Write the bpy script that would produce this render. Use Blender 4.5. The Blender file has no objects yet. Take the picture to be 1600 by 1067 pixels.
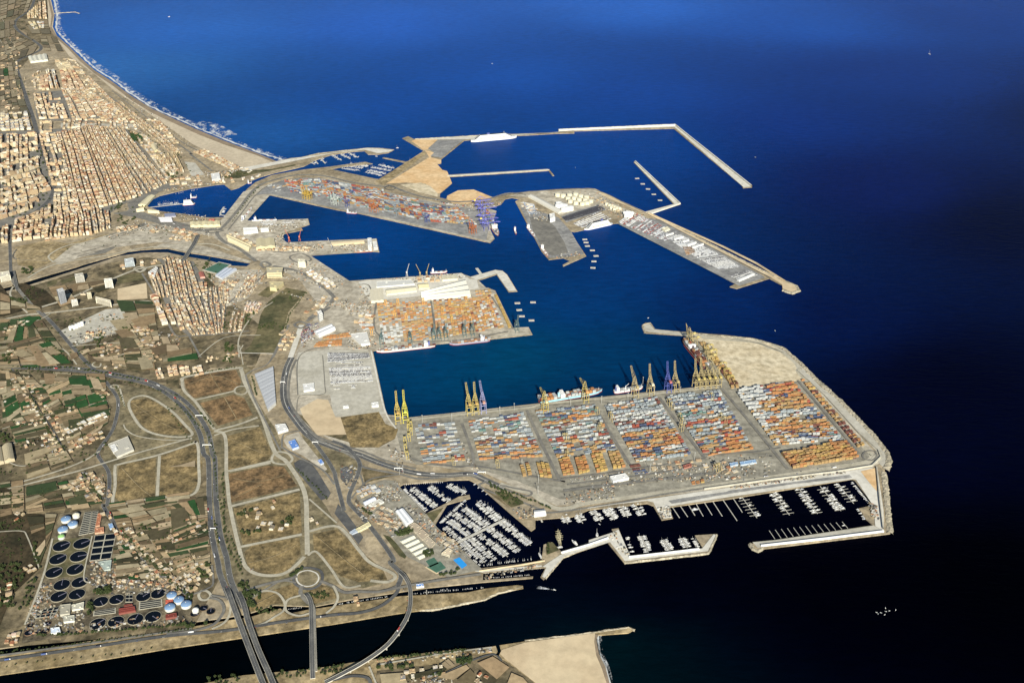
import bpy, math, random
import numpy as np
from mathutils import Vector, Matrix
from mathutils.geometry import tessellate_polygon
random.seed(7)
R = random.random
U = random.uniform
scene = bpy.context.scene
C = scene.collection
rad = math.radians

# ---------------------------------------------------------------- camera
CAM_H = 2100.0
FPX = 1650.0
PITCH = rad(28.96)
cam = bpy.data.cameras.new('camera')
cam.sensor_width = 36.0
cam.lens = FPX / 1600 * 36.0
cam.clip_start = 10
cam.clip_end = 200000
co = bpy.data.objects.new('camera', cam)
C.objects.link(co)
co.location = (0, 0, CAM_H)
co.rotation_euler = (rad(90) - PITCH, 0, 0)
scene.camera = co

# ---------------------------------------------------------------- sky, sun, exposure
SUN_EL = rad(27.0)
SUN_AZ = rad(172.7)            # behind the camera, a little to the right
w = bpy.data.worlds.new('World')
scene.world = w
w.use_nodes = True
nt = w.node_tree
sky = nt.nodes.new('ShaderNodeTexSky')
sky.sky_type = 'NISHITA'
sky.sun_disc = False
sky.sun_elevation = SUN_EL
sky.sun_rotation = SUN_AZ
sky.altitude = 50
sky.air_density = 1.0
sky.dust_density = 0.3
sky.ozone_density = 3.0
bg = nt.nodes['Background']
nt.links.new(sky.outputs[0], bg.inputs[0])
bg.inputs[1].default_value = 0.05
sl = bpy.data.lights.new('sun', 'SUN')
sl.energy = 5.0
sl.angle = rad(0.5)
sl.color = (1.0, 0.95, 0.81)
so = bpy.data.objects.new('sun', sl)
C.objects.link(so)
sd = Vector((30, -234, 236 * math.tan(SUN_EL)))
so.rotation_euler = sd.to_track_quat('Z', 'Y').to_euler()
so.location = (0, 0, 3000)
scene.view_settings.view_transform = 'Standard'
scene.view_settings.look = 'None'
scene.view_settings.gamma = 1
scene.view_settings.exposure = 0.75
scene.view_settings.use_curve_mapping = False

# ---------------------------------------------------------------- pixel -> ground
sp, cp = math.sin(PITCH), math.cos(PITCH)
def G(px, py, z=3.0):
    u = (px - 800.0) / FPX
    v = (py - 533.5) / FPX
    t = (CAM_H - z) / (sp + v * cp)
    return Vector((u * t, (cp - v * sp) * t, z))
REG = {'a': (0, 0, 4), 'b': (0, 240, 5.333), 'c': (0, 420, 5.333), 'd': (0, 600, 5.333), 'e': (0, 780, 5.333),
       'f': (0, 900, 5.333), 'g': (200, 180, 5.333), 'h': (220, 360, 5.333), 'i': (260, 540, 5.333),
       'j': (260, 720, 5.333), 'k': (260, 880, 5.333), 'l': (520, 880, 3.333), 'm': (540, 720, 6.667),
       'n': (700, 740, 6.154), 'o': (920, 720, 6.154), 'p': (1140, 700, 6.154), 'q': (1100, 580, 5.333),
       'r': (860, 580, 5.333), 's': (600, 580, 5.333), 't': (440, 500, 5.927), 'u': (560, 410, 5.333),
       'v': (980, 490, 5.333), 'w': (340, 240, 6.154), 'x': (560, 190, 5.333), 'y': (780, 180, 4),
       'z': (960, 330, 5.333), 'A': (340, 350, 5.333), 'F': (0, 0, 1)}
def P(s):
    """survey notes: a letter picks a map sheet, then x y pairs on it"""
    out, reg, buf = [], REG['F'], []
    for tk in s.split():
        if tk in REG:
            reg = REG[tk]
        else:
            buf.append(float(tk))
            if len(buf) == 2:
                out.append((reg[0] + buf[0] / reg[2], reg[1] + buf[1] / reg[2]))
                buf = []
    return out
def W(s, z=3.0):
    return [G(x, y, z) for x, y in (P(s) if isinstance(s, str) else s)]

# ---------------------------------------------------------------- materials
MATS = {}
def newmat(name):
    m = bpy.data.materials.new(name)
    m.use_nodes = True
    MATS[name] = m
    n = m.node_tree
    b = n.nodes['Principled BSDF']
    b.inputs['Roughness'].default_value = 0.85
    b.inputs['Specular IOR Level'].default_value = 0.2
    return m, n, b
def pos_noise(n, scale, detail=4, rough=0.6, vec=None, stretch=None):
    g = n.nodes.new('ShaderNodeNewGeometry')
    src = g.outputs['Position']
    if stretch:
        mp = n.nodes.new('ShaderNodeMapping')
        mp.inputs['Scale'].default_value = stretch[:3]
        if len(stretch) > 3: mp.inputs['Rotation'].default_value = (0, 0, stretch[3])
        n.links.new(src, mp.inputs[0]); src = mp.outputs[0]
    t = n.nodes.new('ShaderNodeTexNoise')
    t.inputs['Scale'].default_value = scale
    t.inputs['Detail'].default_value = detail
    t.inputs['Roughness'].default_value = rough
    n.links.new(src, t.inputs['Vector'])
    return t.outputs[0]
def ramp(n, src, stops):
    r = n.nodes.new('ShaderNodeValToRGB')
    el = r.color_ramp.elements
    el[0].position, el[0].color = stops[0][0], (*stops[0][1], 1)
    el[1].position, el[1].color = stops[-1][0], (*stops[-1][1], 1)
    for p_, c_ in stops[1:-1]:
        e = el.new(p_); e.color = (*c_, 1)
    n.links.new(src, r.inputs[0])
    return r.outputs[0]
def mul(n, a, b, fac=1.0, mode='MULTIPLY'):
    x = n.nodes.new('ShaderNodeMix'); x.data_type = 'RGBA'; x.blend_type = mode
    x.inputs[0].default_value = fac
    n.links.new(a, x.inputs[6]); n.links.new(b, x.inputs[7])
    return x.outputs[2]
def ground_mat(name, c1, c2, c3=None, big=0.004, small=0.05, rough=0.9, stretch=None, contrast=0.12, patch=None):
    """two scales of noise blending the real ground colours"""
    m, n, b = newmat(name)
    nb = pos_noise(n, big, 6, 0.65, stretch=stretch)
    col = ramp(n, nb, [(0.5 - contrast, c1), (0.5, tuple((p + q) / 2 for p, q in zip(c1, c2))), (0.5 + contrast, c2)])
    ns = pos_noise(n, small, 5, 0.7)
    k = c3 or (0.62, 0.62, 0.62)
    f = ramp(n, ns, [(0.33, k), (0.62, (1.12, 1.12, 1.12))])
    out = mul(n, col, f)
    if patch:      # slabs and resurfaced strips, or cells of trodden soil
        g = n.nodes.new('ShaderNodeNewGeometry')
        mp = n.nodes.new('ShaderNodeMapping'); mp.inputs['Rotation'].default_value = (0, 0, patch[1])
        n.links.new(g.outputs['Position'], mp.inputs[0])
        if patch[0] == 'slab':
            t = n.nodes.new('ShaderNodeTexBrick')
            t.inputs['Scale'].default_value = 1.0
            t.inputs['Brick Width'].default_value = patch[2]; t.inputs['Row Height'].default_value = patch[3]
            t.inputs['Mortar Size'].default_value = 0.35
            t.inputs['Color1'].default_value = (patch[4],) * 3 + (1,); t.inputs['Color2'].default_value = (1.08,) * 3 + (1,)
            t.inputs['Mortar'].default_value = (patch[4] * .9,) * 3 + (1,)
            n.links.new(mp.outputs[0], t.inputs['Vector'])
            out = mul(n, out, t.outputs[0])
        else:
            t = n.nodes.new('ShaderNodeTexVoronoi'); t.inputs['Scale'].default_value = 1.0 / patch[2]; t.inputs['Randomness'].default_value = 0.9
            n.links.new(mp.outputs[0], t.inputs['Vector'])
            sh_ = n.nodes.new('ShaderNodeSeparateColor'); n.links.new(t.outputs['Color'], sh_.inputs[0])
            out = mul(n, out, ramp(n, sh_.outputs[0], [(0.0, (patch[4],) * 3), (0.5, (0.9,) * 3), (1.0, (1.12, 1.10, 1.05))]))
    n.links.new(out, b.inputs['Base Color'])
    b.inputs['Roughness'].default_value = rough
    return m
def attr_mat(name, scale=0.06, lo=0.75, rough=0.8, spec=0.2):
    """colour comes from the mesh's own colour attribute, varied by wear"""
    m, n, b = newmat(name)
    a = n.nodes.new('ShaderNodeAttribute'); a.attribute_name = 'Col'
    ns = pos_noise(n, scale, 5, 0.7)
    f = ramp(n, ns, [(0.35, (lo, lo, lo)), (0.65, (1.08, 1.08, 1.08))])
    n.links.new(mul(n, a.outputs['Color'], f), b.inputs['Base Color'])
    b.inputs['Roughness'].default_value = rough
    b.inputs['Specular IOR Level'].default_value = spec
    return m
def obj_mat(name, scale=0.25, lo=0.8, rough=0.6):
    """colour comes from the object, varied by wear"""
    m, n, b = newmat(name)
    a = n.nodes.new('ShaderNodeObjectInfo')
    ns = pos_noise(n, scale, 4, 0.7)
    f = ramp(n, ns, [(0.35, (lo, lo, lo)), (0.65, (1.05, 1.05, 1.05))])
    n.links.new(mul(n, a.outputs['Color'], f), b.inputs['Base Color'])
    b.inputs['Roughness'].default_value = rough
    return m
def plain(name, c, rough=0.7, lo=0.8, scale=0.1):
    m, n, b = newmat(name)
    rgb = n.nodes.new('ShaderNodeRGB'); rgb.outputs[0].default_value = (*c, 1)
    f = ramp(n, pos_noise(n, scale, 4, 0.7), [(0.35, (lo,) * 3), (0.65, (1.05,) * 3)])
    n.links.new(mul(n, rgb.outputs[0], f), b.inputs['Base Color'])
    b.inputs['Roughness'].default_value = rough
    return m
ground_mat('land', (0.27, 0.22, 0.145), (0.40, 0.335, 0.235), big=0.008, small=0.05, c3=(0.6,) * 3, patch=('cell', 0.4, 40, 0, 0.8))
ground_mat('port_ground', (0.36, 0.32, 0.25), (0.47, 0.43, 0.35), big=0.01, small=0.04, c3=(0.7,) * 3, patch=('slab', 0.32, 70, 24, 0.82))
ground_mat('concrete', (0.37, 0.35, 0.29), (0.45, 0.43, 0.37), big=0.008, small=0.05, c3=(0.82,) * 3)
ground_mat('pale_concrete', (0.50, 0.48, 0.42), (0.58, 0.56, 0.50), big=0.01, small=0.06, c3=(0.85,) * 3)
ground_mat('yard_asphalt', (0.24, 0.225, 0.185), (0.33, 0.31, 0.25), big=0.012, small=0.06, c3=(0.65,) * 3, patch=('slab', 0.17, 110, 15.6, 0.84))
ground_mat('grey_lot', (0.20, 0.20, 0.20), (0.30, 0.295, 0.28), big=0.01, small=0.06, c3=(0.7,) * 3, patch=('slab', -0.45, 60, 18, 0.85))
ground_mat('asphalt', (0.07, 0.072, 0.075), (0.115, 0.115, 0.11), big=0.02, small=0.1, c3=(0.85,) * 3)
ground_mat('worn_asphalt', (0.13, 0.125, 0.115), (0.20, 0.19, 0.165), big=0.02, small=0.1, c3=(0.85,) * 3)
ground_mat('urban_road', (0.34, 0.315, 0.245), (0.42, 0.39, 0.31), big=0.01, small=0.08, c3=(0.85,) * 3)
ground_mat('sand', (0.47, 0.37, 0.24), (0.55, 0.45, 0.30), big=0.004, small=0.03, c3=(0.9,) * 3)
ground_mat('beach_sand', (0.43, 0.365, 0.27), (0.49, 0.42, 0.31), big=0.004, small=0.04, c3=(0.85,) * 3)
ground_mat('wet_sand', (0.20, 0.16, 0.11), (0.26, 0.20, 0.14), big=0.01, small=0.05, c3=(0.85,) * 3)
ground_mat('orange_fill', (0.55, 0.36, 0.18), (0.62, 0.45, 0.26), big=0.01, small=0.04, c3=(0.85,) * 3)
ground_mat('pale_fill', (0.52, 0.44, 0.30), (0.60, 0.53, 0.39), big=0.012, small=0.035, c3=(0.62, 0.6, 0.56))
ground_mat('scrub', (0.085, 0.068, 0.037), (0.36, 0.265, 0.13), big=0.022, small=0.11, c3=(0.36, 0.36, 0.32), contrast=0.15)
ground_mat('red_scrub', (0.075, 0.055, 0.032), (0.33, 0.21, 0.105), big=0.024, small=0.11, c3=(0.38, 0.38, 0.34), contrast=0.14)
ground_mat('khaki', (0.13, 0.115, 0.068), (0.30, 0.25, 0.155), big=0.015, small=0.07, c3=(0.5,) * 3, contrast=0.14, patch=('cell', 0.4, 30, 0, 0.75))
ground_mat('dark_scrub', (0.022, 0.022, 0.011), (0.085, 0.062, 0.034), big=0.014, small=0.07, c3=(0.45,) * 3, contrast=0.16)
ground_mat('works_ground', (0.06, 0.05, 0.035), (0.24, 0.20, 0.13), big=0.02, small=0.09, c3=(0.45,) * 3, contrast=0.12)
ground_mat('verge', (0.05, 0.05, 0.026), (0.24, 0.185, 0.105), big=0.02, small=0.06, c3=(0.5,) * 3, contrast=0.15)
ground_mat('bank_soil', (0.22, 0.17, 0.09), (0.43, 0.34, 0.20), big=0.014, small=0.06, c3=(0.5,) * 3, patch=('cell', 0.4, 26, 0, 0.8))
ground_mat('park_grass', (0.055, 0.06, 0.028), (0.17, 0.145, 0.075), big=0.01, small=0.05, c3=(0.6,) * 3)
ground_mat('rock', (0.30, 0.27, 0.20), (0.50, 0.44, 0.33), big=0.03, small=0.16, c3=(0.45,) * 3)
ground_mat('farm_base', (0.10, 0.085, 0.05), (0.28, 0.225, 0.14), big=0.01, small=0.05, c3=(0.5,) * 3, patch=('cell', 0.4, 38, 0, 0.55))
attr_mat('crop', 0.045, 0.72)
attr_mat('painted', 0.08, 0.82, 0.6)
attr_mat('city_wall', 0.08, 0.8)
obj_mat('tinted')
obj_mat('tinted_wall', 0.12, 0.82, 0.85)
plain('white_line', (0.45, 0.44, 0.40), 0.8, 0.7)
plain('white_paint', (0.78, 0.78, 0.76), 0.5, 0.88)
plain('window_glass', (0.03, 0.035, 0.045), 0.2)
plain('bark', (0.10, 0.07, 0.045), 0.9)
plain('tile_red', (0.42, 0.15, 0.07), 0.8, 0.7)
plain('steel_dark', (0.06, 0.06, 0.06), 0.5)
plain('rubber', (0.03, 0.03, 0.03), 0.8)
plain('basin_water', (0.004, 0.006, 0.010), 0.15)
plain('pool_water', (0.03, 0.28, 0.70), 0.15, 0.9)
plain('sport_green', (0.06, 0.14, 0.10), 0.8)
plain('pier_wood', (0.50, 0.48, 0.42), 0.8)
plain('blue_roof', (0.10, 0.22, 0.50), 0.5, 0.85)
m, n, b = newmat('foliage')
oi = n.nodes.new('ShaderNodeObjectInfo')
f = ramp(n, pos_noise(n, 0.35, 4, 0.7), [(0.35, (0.022, 0.035, 0.012)), (0.65, (0.065, 0.085, 0.03))])
n.links.new(f, b.inputs['Base Color'])
# sea water: deep blue offshore, greener and paler inside the harbour and by the beach, sky sheen and edge darkening painted in
m, n, b = newmat('water')
g = n.nodes.new('ShaderNodeAttribute'); g.attribute_name = 'Col'
f = ramp(n, pos_noise(n, 0.0012, 5, 0.6), [(0.3, (0.93,) * 3), (0.7, (1.06,) * 3)])
f2 = ramp(n, pos_noise(n, 0.028, 4, 0.75, stretch=(0.45, 1.4, 1, 0.22)), [(0.3, (0.78,) * 3), (0.7, (1.22,) * 3)])
n.links.new(mul(n, mul(n, g.outputs['Color'], f), f2), b.inputs['Base Color'])
b.inputs['Roughness'].default_value = 0.25
b.inputs['IOR'].default_value = 1.12
b.inputs['Specular IOR Level'].default_value = 0.08
bp = n.nodes.new('ShaderNodeBump')
bp.inputs['Strength'].default_value = 0.5
bp.inputs['Distance'].default_value = 5.0
n.links.new(pos_noise(n, 0.035, 5, 0.7, stretch=(0.5, 1.5, 1, 0.3)), bp.inputs['Height'])
n.links.new(bp.outputs[0], b.inputs['Normal'])
# surf: foam broken up by noise, clear between
m, n, b = newmat('foam')
b.inputs['Base Color'].default_value = (0.75, 0.78, 0.8, 1)
a1 = ramp(n, pos_noise(n, 0.02, 8, 0.8, stretch=(1, 0.6, 1, 0.5)), [(0.49, (0,) * 3), (0.62, (0.75,) * 3)])
n.links.new(a1, b.inputs['Alpha'])
m, n, b = newmat('surf_line')
b.inputs['Base Color'].default_value = (0.62, 0.64, 0.64, 1)
a1 = ramp(n, pos_noise(n, 0.012, 8, 0.8, stretch=(1, 0.6, 1, 0.5)), [(0.34, (0.05,) * 3), (0.52, (0.9,) * 3)])
n.links.new(a1, b.inputs['Alpha'])

# ---------------------------------------------------------------- mesh helpers
def tag(o, label=None, cat=None, group=None, kind=None):
    if label: o['label'] = label
    if cat: o['category'] = cat
    if group: o['group'] = group
    if kind: o['kind'] = kind
    return o
class MB:
    def __init__(s):
        s.v, s.f, s.c, s.mi = [], [], [], []
        s.col, s.m = (1, 1, 1), 0
    def face(s, idx):
        s.f.append(idx); s.c.append(s.col); s.mi.append(s.m)
    def poly(s, pts):
        k = len(s.v); s.v += [tuple(p) for p in pts]
        s.face(tuple(range(k, k + len(pts))))
    def box(s, c, d, rot=0.0, bottom=False, taper=1.0):
        """centre of base, full dims"""
        x, y, z = c; hx, hy = d[0] / 2, d[1] / 2
        ca, sa = math.cos(rot), math.sin(rot)
        k = len(s.v)
        for zz, t in ((z, 1.0), (z + d[2], taper)):
            for ax, ay in ((-hx, -hy), (hx, -hy), (hx, hy), (-hx, hy)):
                s.v.append((x + (ax * ca - ay * sa) * t, y + (ax * sa + ay * ca) * t, zz))
        fs = [(4, 5, 6, 7), (0, 1, 5, 4), (1, 2, 6, 5), (2, 3, 7, 6), (3, 0, 4, 7)]
        if bottom: fs.append((3, 2, 1, 0))
        for f in fs: s.face(tuple(k + i for i in f))
    def prism(s, pts, z0, z1, topcol=None, sidecol=None):
        """pts: ground polygon (any winding, may be concave)"""
        pts = [Vector((p[0], p[1], 0)) for p in pts]
        area = sum(a.x * b.y - b.x * a.y for a, b in zip(pts, pts[1:] + pts[:1]))
        if area < 0: pts.reverse()
        n = len(pts); k = len(s.v)
        s.v += [(p.x, p.y, z1) for p in pts]
        if topcol: s.col = topcol
        if n <= 4:
            s.face(tuple(range(k, k + n)))
        else:
            for t in tessellate_polygon([pts]):
                a, b_, c = [pts[i] for i in t]
                if (b_ - a).cross(c - a).z < 0: t = (t[0], t[2], t[1])
                s.face(tuple(k + i for i in t))
        if z0 is not None:
            if sidecol: s.col = sidecol
            k2 = len(s.v); s.v += [(p.x, p.y, z0) for p in pts] + [(p.x, p.y, z1) for p in pts]
            for i in range(n):
                j = (i + 1) % n
                s.face((k2 + i, k2 + j, k2 + n + j, k2 + n + i))
    def beam(s, a, b, w, h=None):
        a, b = Vector(a), Vector(b); h = h or w
        d = (b - a).normalized()
        up = Vector((0, 0, 1)) if abs(d.z) < 0.95 else Vector((0, 1, 0))
        sx = d.cross(up).normalized(); sy = sx.cross(d)
        k = len(s.v)
        for p in (a, b):
            for i, j in ((-1, -1), (1, -1), (1, 1), (-1, 1)):
                s.v.append(tuple(p + sx * i * w / 2 + sy * j * h / 2))
        for f in ((0, 1, 5, 4), (1, 2, 6, 5), (2, 3, 7, 6), (3, 0, 4, 7), (4, 5, 6, 7), (3, 2, 1, 0)):
            s.face(tuple(k + i for i in f))
    def cyl(s, c, r, h, n=16, r2=None, cap=True, dome=0.0):
        r2 = r if r2 is None else r2
        k = len(s.v)
        for zz, rr in ((0, r), (h, r2)):
            for i in range(n):
                a = 2 * math.pi * i / n
                s.v.append((c[0] + rr * math.cos(a), c[1] + rr * math.sin(a), c[2] + zz))
        for i in range(n):
            j = (i + 1) % n
            s.face((k + i, k + j, k + n + j, k + n + i))
        if dome:
            rings = [(0.8, 0.45), (0.5, 0.8)]
            prev = k + n
            for fr, fz in rings:
                q = len(s.v)
                for i in range(n):
                    a = 2 * math.pi * i / n
                    s.v.append((c[0] + r2 * fr * math.cos(a), c[1] + r2 * fr * math.sin(a), c[2] + h + dome * fz))
                for i in range(n):
                    j = (i + 1) % n
                    s.face((prev + i, prev + j, q + j, q + i))
                prev = q
            t = len(s.v); s.v.append((c[0], c[1], c[2] + h + dome))
            for i in range(n): s.face((prev + i, prev + (i + 1) % n, t))
        elif cap:
            s.face(tuple(range(k + n, k + 2 * n)))
    def mesh(s, name, mats):
        me = bpy.data.meshes.new(name)
        me.from_pydata(s.v, [], s.f)
        if isinstance(mats, str): mats = [mats]
        for q in mats: me.materials.append(MATS[q])
        if len(mats) > 1: me.polygons.foreach_set('material_index', s.mi)
        at = me.color_attributes.new('Col', 'FLOAT_COLOR', 'CORNER')
        cc = np.array([(*c, 1.0) for c in s.c], dtype=np.float32)
        ln = np.array([len(f) for f in s.f])
        if len(cc): at.data.foreach_set('color', np.repeat(cc, ln, axis=0).ravel())
        me.update()
        return me
    def build(s, name, mats, parent=None, color=None):
        o = bpy.data.objects.new(name, s.mesh(name, mats))
        C.objects.link(o)
        if parent: o.parent = parent
        if color: o.color = (*color, 1)
        return o
def empty(name, loc=(0, 0, 0), rz=0):
    o = bpy.data.objects.new(name, None)
    o.empty_display_size = 5
    C.objects.link(o); o.location = loc; o.rotation_euler = (0, 0, rz)
    return o
def link(name, me, parent=None, color=None, loc=None, rz=0):
    o = bpy.data.objects.new(name, me); C.objects.link(o)
    if parent: o.parent = parent
    if color: o.color = (*color, 1)
    if loc is not None: o.location = loc; o.rotation_euler = (0, 0, rz)
    return o
def copy_tree(o, parent=None, color=None):
    c = o.copy(); C.objects.link(c); c.parent = parent
    if color: c.color = (*color, 1)
    for ch in list(o.children): copy_tree(ch, c, color if tuple(ch.color) == tuple(o.color) else None)
    return c
_lay = {}
def lift(base):
    _lay[base] = _lay.get(base, 0) + 1
    return base + 0.018 * _lay[base]
def sheet(name, mat, *polys, base=3.3, label=None):
    mb = MB()
    for s in polys:
        mb.prism(W(s), None, lift(base))
    o = mb.build(name, mat); tag(o, kind='structure')
    return o
def smooth(pts, k=5, closed=False):
    if len(pts) < 3: return pts
    out = []; n = len(pts)
    rng = range(n if closed else n - 1)
    for i in rng:
        if closed: p0, p1, p2, p3 = pts[i - 1], pts[i], pts[(i + 1) % n], pts[(i + 2) % n]
        else: p0, p1, p2, p3 = pts[max(i - 1, 0)], pts[i], pts[i + 1], pts[min(i + 2, n - 1)]
        for q in range(k):
            t = q / k
            out.append(0.5 * ((2 * p1) + (p2 - p0) * t + (2 * p0 - 5 * p1 + 4 * p2 - p3) * t * t + (3 * p1 - p0 - 3 * p2 + p3) * t ** 3))
    out.append(pts[0].copy() if closed else pts[-1].copy())
    return out
def ribbon(mb, pts, w, z, off=0.0, thick=None, closed=False, zs=None):
    n = len(pts); L = []; Rr = []
    for i, p in enumerate(pts):
        a = pts[i - 1] if i else (pts[-2] if closed else pts[0]); b = pts[i + 1] if i < n - 1 else (pts[1] if closed else pts[-1])
        d = (b - a); d.z = 0; d.normalize(); s = Vector((d.y, -d.x, 0))
        zz = zs[i] if zs else z
        c = p + s * off
        l = c - s * w / 2; r = c + s * w / 2; l.z = r.z = zz
        L.append(l); Rr.append(r)
    k = len(mb.v)
    for l, r in zip(L, Rr): mb.v += [tuple(l), tuple(r)]
    for i in range(n - 1):
        a = k + 2 * i
        mb.face((a, a + 1, a + 3, a + 2))
    if thick:
        for l, r in zip(L, Rr): mb.v += [(l.x, l.y, l.z - thick), (r.x, r.y, r.z - thick)]
        q = k + 2 * n
        for i in range(n - 1):
            a, b_ = k + 2 * i, q + 2 * i
            mb.face((a, a + 2, b_ + 2, b_)); mb.face((a + 3, a + 1, b_ + 1, b_ + 3))
            mb.face((b_, b_ + 2, b_ + 3, b_ + 1))
        mb.face((k, q, q + 1, k + 1)); e = k + 2 * n - 2; e2 = q + 2 * n - 2
        mb.face((e, e + 1, e2 + 1, e2))
ROADS = []
def road(s, w, mat='worn_asphalt', lines=False, name='road', closed=False, dual=False, edge=None):
    raw = W(s)
    k = 1
    while not closed and k < len(raw) - 1:        # drop survey points that double back
        a_, b_ = raw[k] - raw[k - 1], raw[k + 1] - raw[k]
        if a_.length < 12 or b_.length < 12 or a_.dot(b_) < -0.3 * a_.length * b_.length: raw.pop(k); k = max(1, k - 1)
        else: k += 1
    pts = smooth(raw, 6, closed)
    z = lift(4.0)
    mb = MB(); mb.m = 0
    if edge:
        ribbon(mb, pts, w + edge, z - 0.35, closed=closed); mb.m = 1
    ribbon(mb, pts, w, z, closed=closed)
    mb.m = 2
    if lines:
        if dual:
            ribbon(mb, pts, w * 0.09, z + 0.35, closed=closed)
        for o_ in ((-0.5, 0.5) if w > 12 else ()):
            ribbon(mb, pts, 0.55, z + 0.3, off=o_ * (w - 1.2), closed=closed)
    ob = mb.build(name, ['verge' if edge else mat, mat, 'white_line'] if (edge or lines) else mat)
    if not edge and lines:
        pass
    tag(ob, kind='structure')
    ROADS.append((pts, w))
    return pts

# ================================================================ WATER
ANCH = [  # px, py, water colour as it reads by eye (own tint, with sky reflection and vignette painted in), 0-255
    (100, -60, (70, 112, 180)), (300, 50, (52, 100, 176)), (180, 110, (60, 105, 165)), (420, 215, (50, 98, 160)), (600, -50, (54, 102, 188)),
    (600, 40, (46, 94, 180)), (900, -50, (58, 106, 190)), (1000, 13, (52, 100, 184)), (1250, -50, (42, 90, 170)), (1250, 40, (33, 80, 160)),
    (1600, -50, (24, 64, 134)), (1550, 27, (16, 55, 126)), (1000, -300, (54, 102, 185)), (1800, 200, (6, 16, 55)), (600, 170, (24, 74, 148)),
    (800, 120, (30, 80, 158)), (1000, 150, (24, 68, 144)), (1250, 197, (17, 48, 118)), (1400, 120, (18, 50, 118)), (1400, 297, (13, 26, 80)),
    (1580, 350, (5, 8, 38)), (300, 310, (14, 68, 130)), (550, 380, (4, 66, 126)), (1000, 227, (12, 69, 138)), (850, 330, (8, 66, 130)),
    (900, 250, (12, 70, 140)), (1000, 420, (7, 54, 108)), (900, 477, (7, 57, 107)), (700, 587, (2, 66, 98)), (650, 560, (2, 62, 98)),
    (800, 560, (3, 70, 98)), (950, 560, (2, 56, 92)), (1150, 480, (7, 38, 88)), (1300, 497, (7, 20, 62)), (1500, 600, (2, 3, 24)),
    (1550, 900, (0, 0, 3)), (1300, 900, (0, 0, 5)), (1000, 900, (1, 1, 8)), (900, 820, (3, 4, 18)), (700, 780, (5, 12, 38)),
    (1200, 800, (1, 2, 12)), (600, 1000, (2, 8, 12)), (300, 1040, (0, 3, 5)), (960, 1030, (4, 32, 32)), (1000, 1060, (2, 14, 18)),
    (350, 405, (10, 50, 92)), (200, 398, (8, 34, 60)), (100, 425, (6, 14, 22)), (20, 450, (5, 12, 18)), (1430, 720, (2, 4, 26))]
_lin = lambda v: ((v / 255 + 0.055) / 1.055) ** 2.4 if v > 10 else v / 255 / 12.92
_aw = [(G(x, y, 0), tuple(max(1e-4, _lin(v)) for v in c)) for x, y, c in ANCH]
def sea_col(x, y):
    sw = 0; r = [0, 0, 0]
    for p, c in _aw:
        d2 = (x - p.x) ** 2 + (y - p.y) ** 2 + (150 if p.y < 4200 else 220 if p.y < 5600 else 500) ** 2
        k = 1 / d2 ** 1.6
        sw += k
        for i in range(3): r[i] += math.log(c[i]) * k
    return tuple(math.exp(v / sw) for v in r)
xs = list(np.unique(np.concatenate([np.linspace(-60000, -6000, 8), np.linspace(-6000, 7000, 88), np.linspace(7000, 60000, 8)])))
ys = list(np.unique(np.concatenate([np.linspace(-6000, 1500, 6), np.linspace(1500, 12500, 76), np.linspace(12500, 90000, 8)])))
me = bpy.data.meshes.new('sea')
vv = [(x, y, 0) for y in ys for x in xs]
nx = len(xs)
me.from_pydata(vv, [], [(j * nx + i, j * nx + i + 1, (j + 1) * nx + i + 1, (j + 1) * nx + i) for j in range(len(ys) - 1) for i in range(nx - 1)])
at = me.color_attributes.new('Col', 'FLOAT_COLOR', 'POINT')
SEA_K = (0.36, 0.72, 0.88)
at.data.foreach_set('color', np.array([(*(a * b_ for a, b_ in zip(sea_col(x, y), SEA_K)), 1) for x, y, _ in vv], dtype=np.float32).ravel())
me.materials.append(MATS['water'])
tag(link('sea', me), kind='structure')

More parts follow.
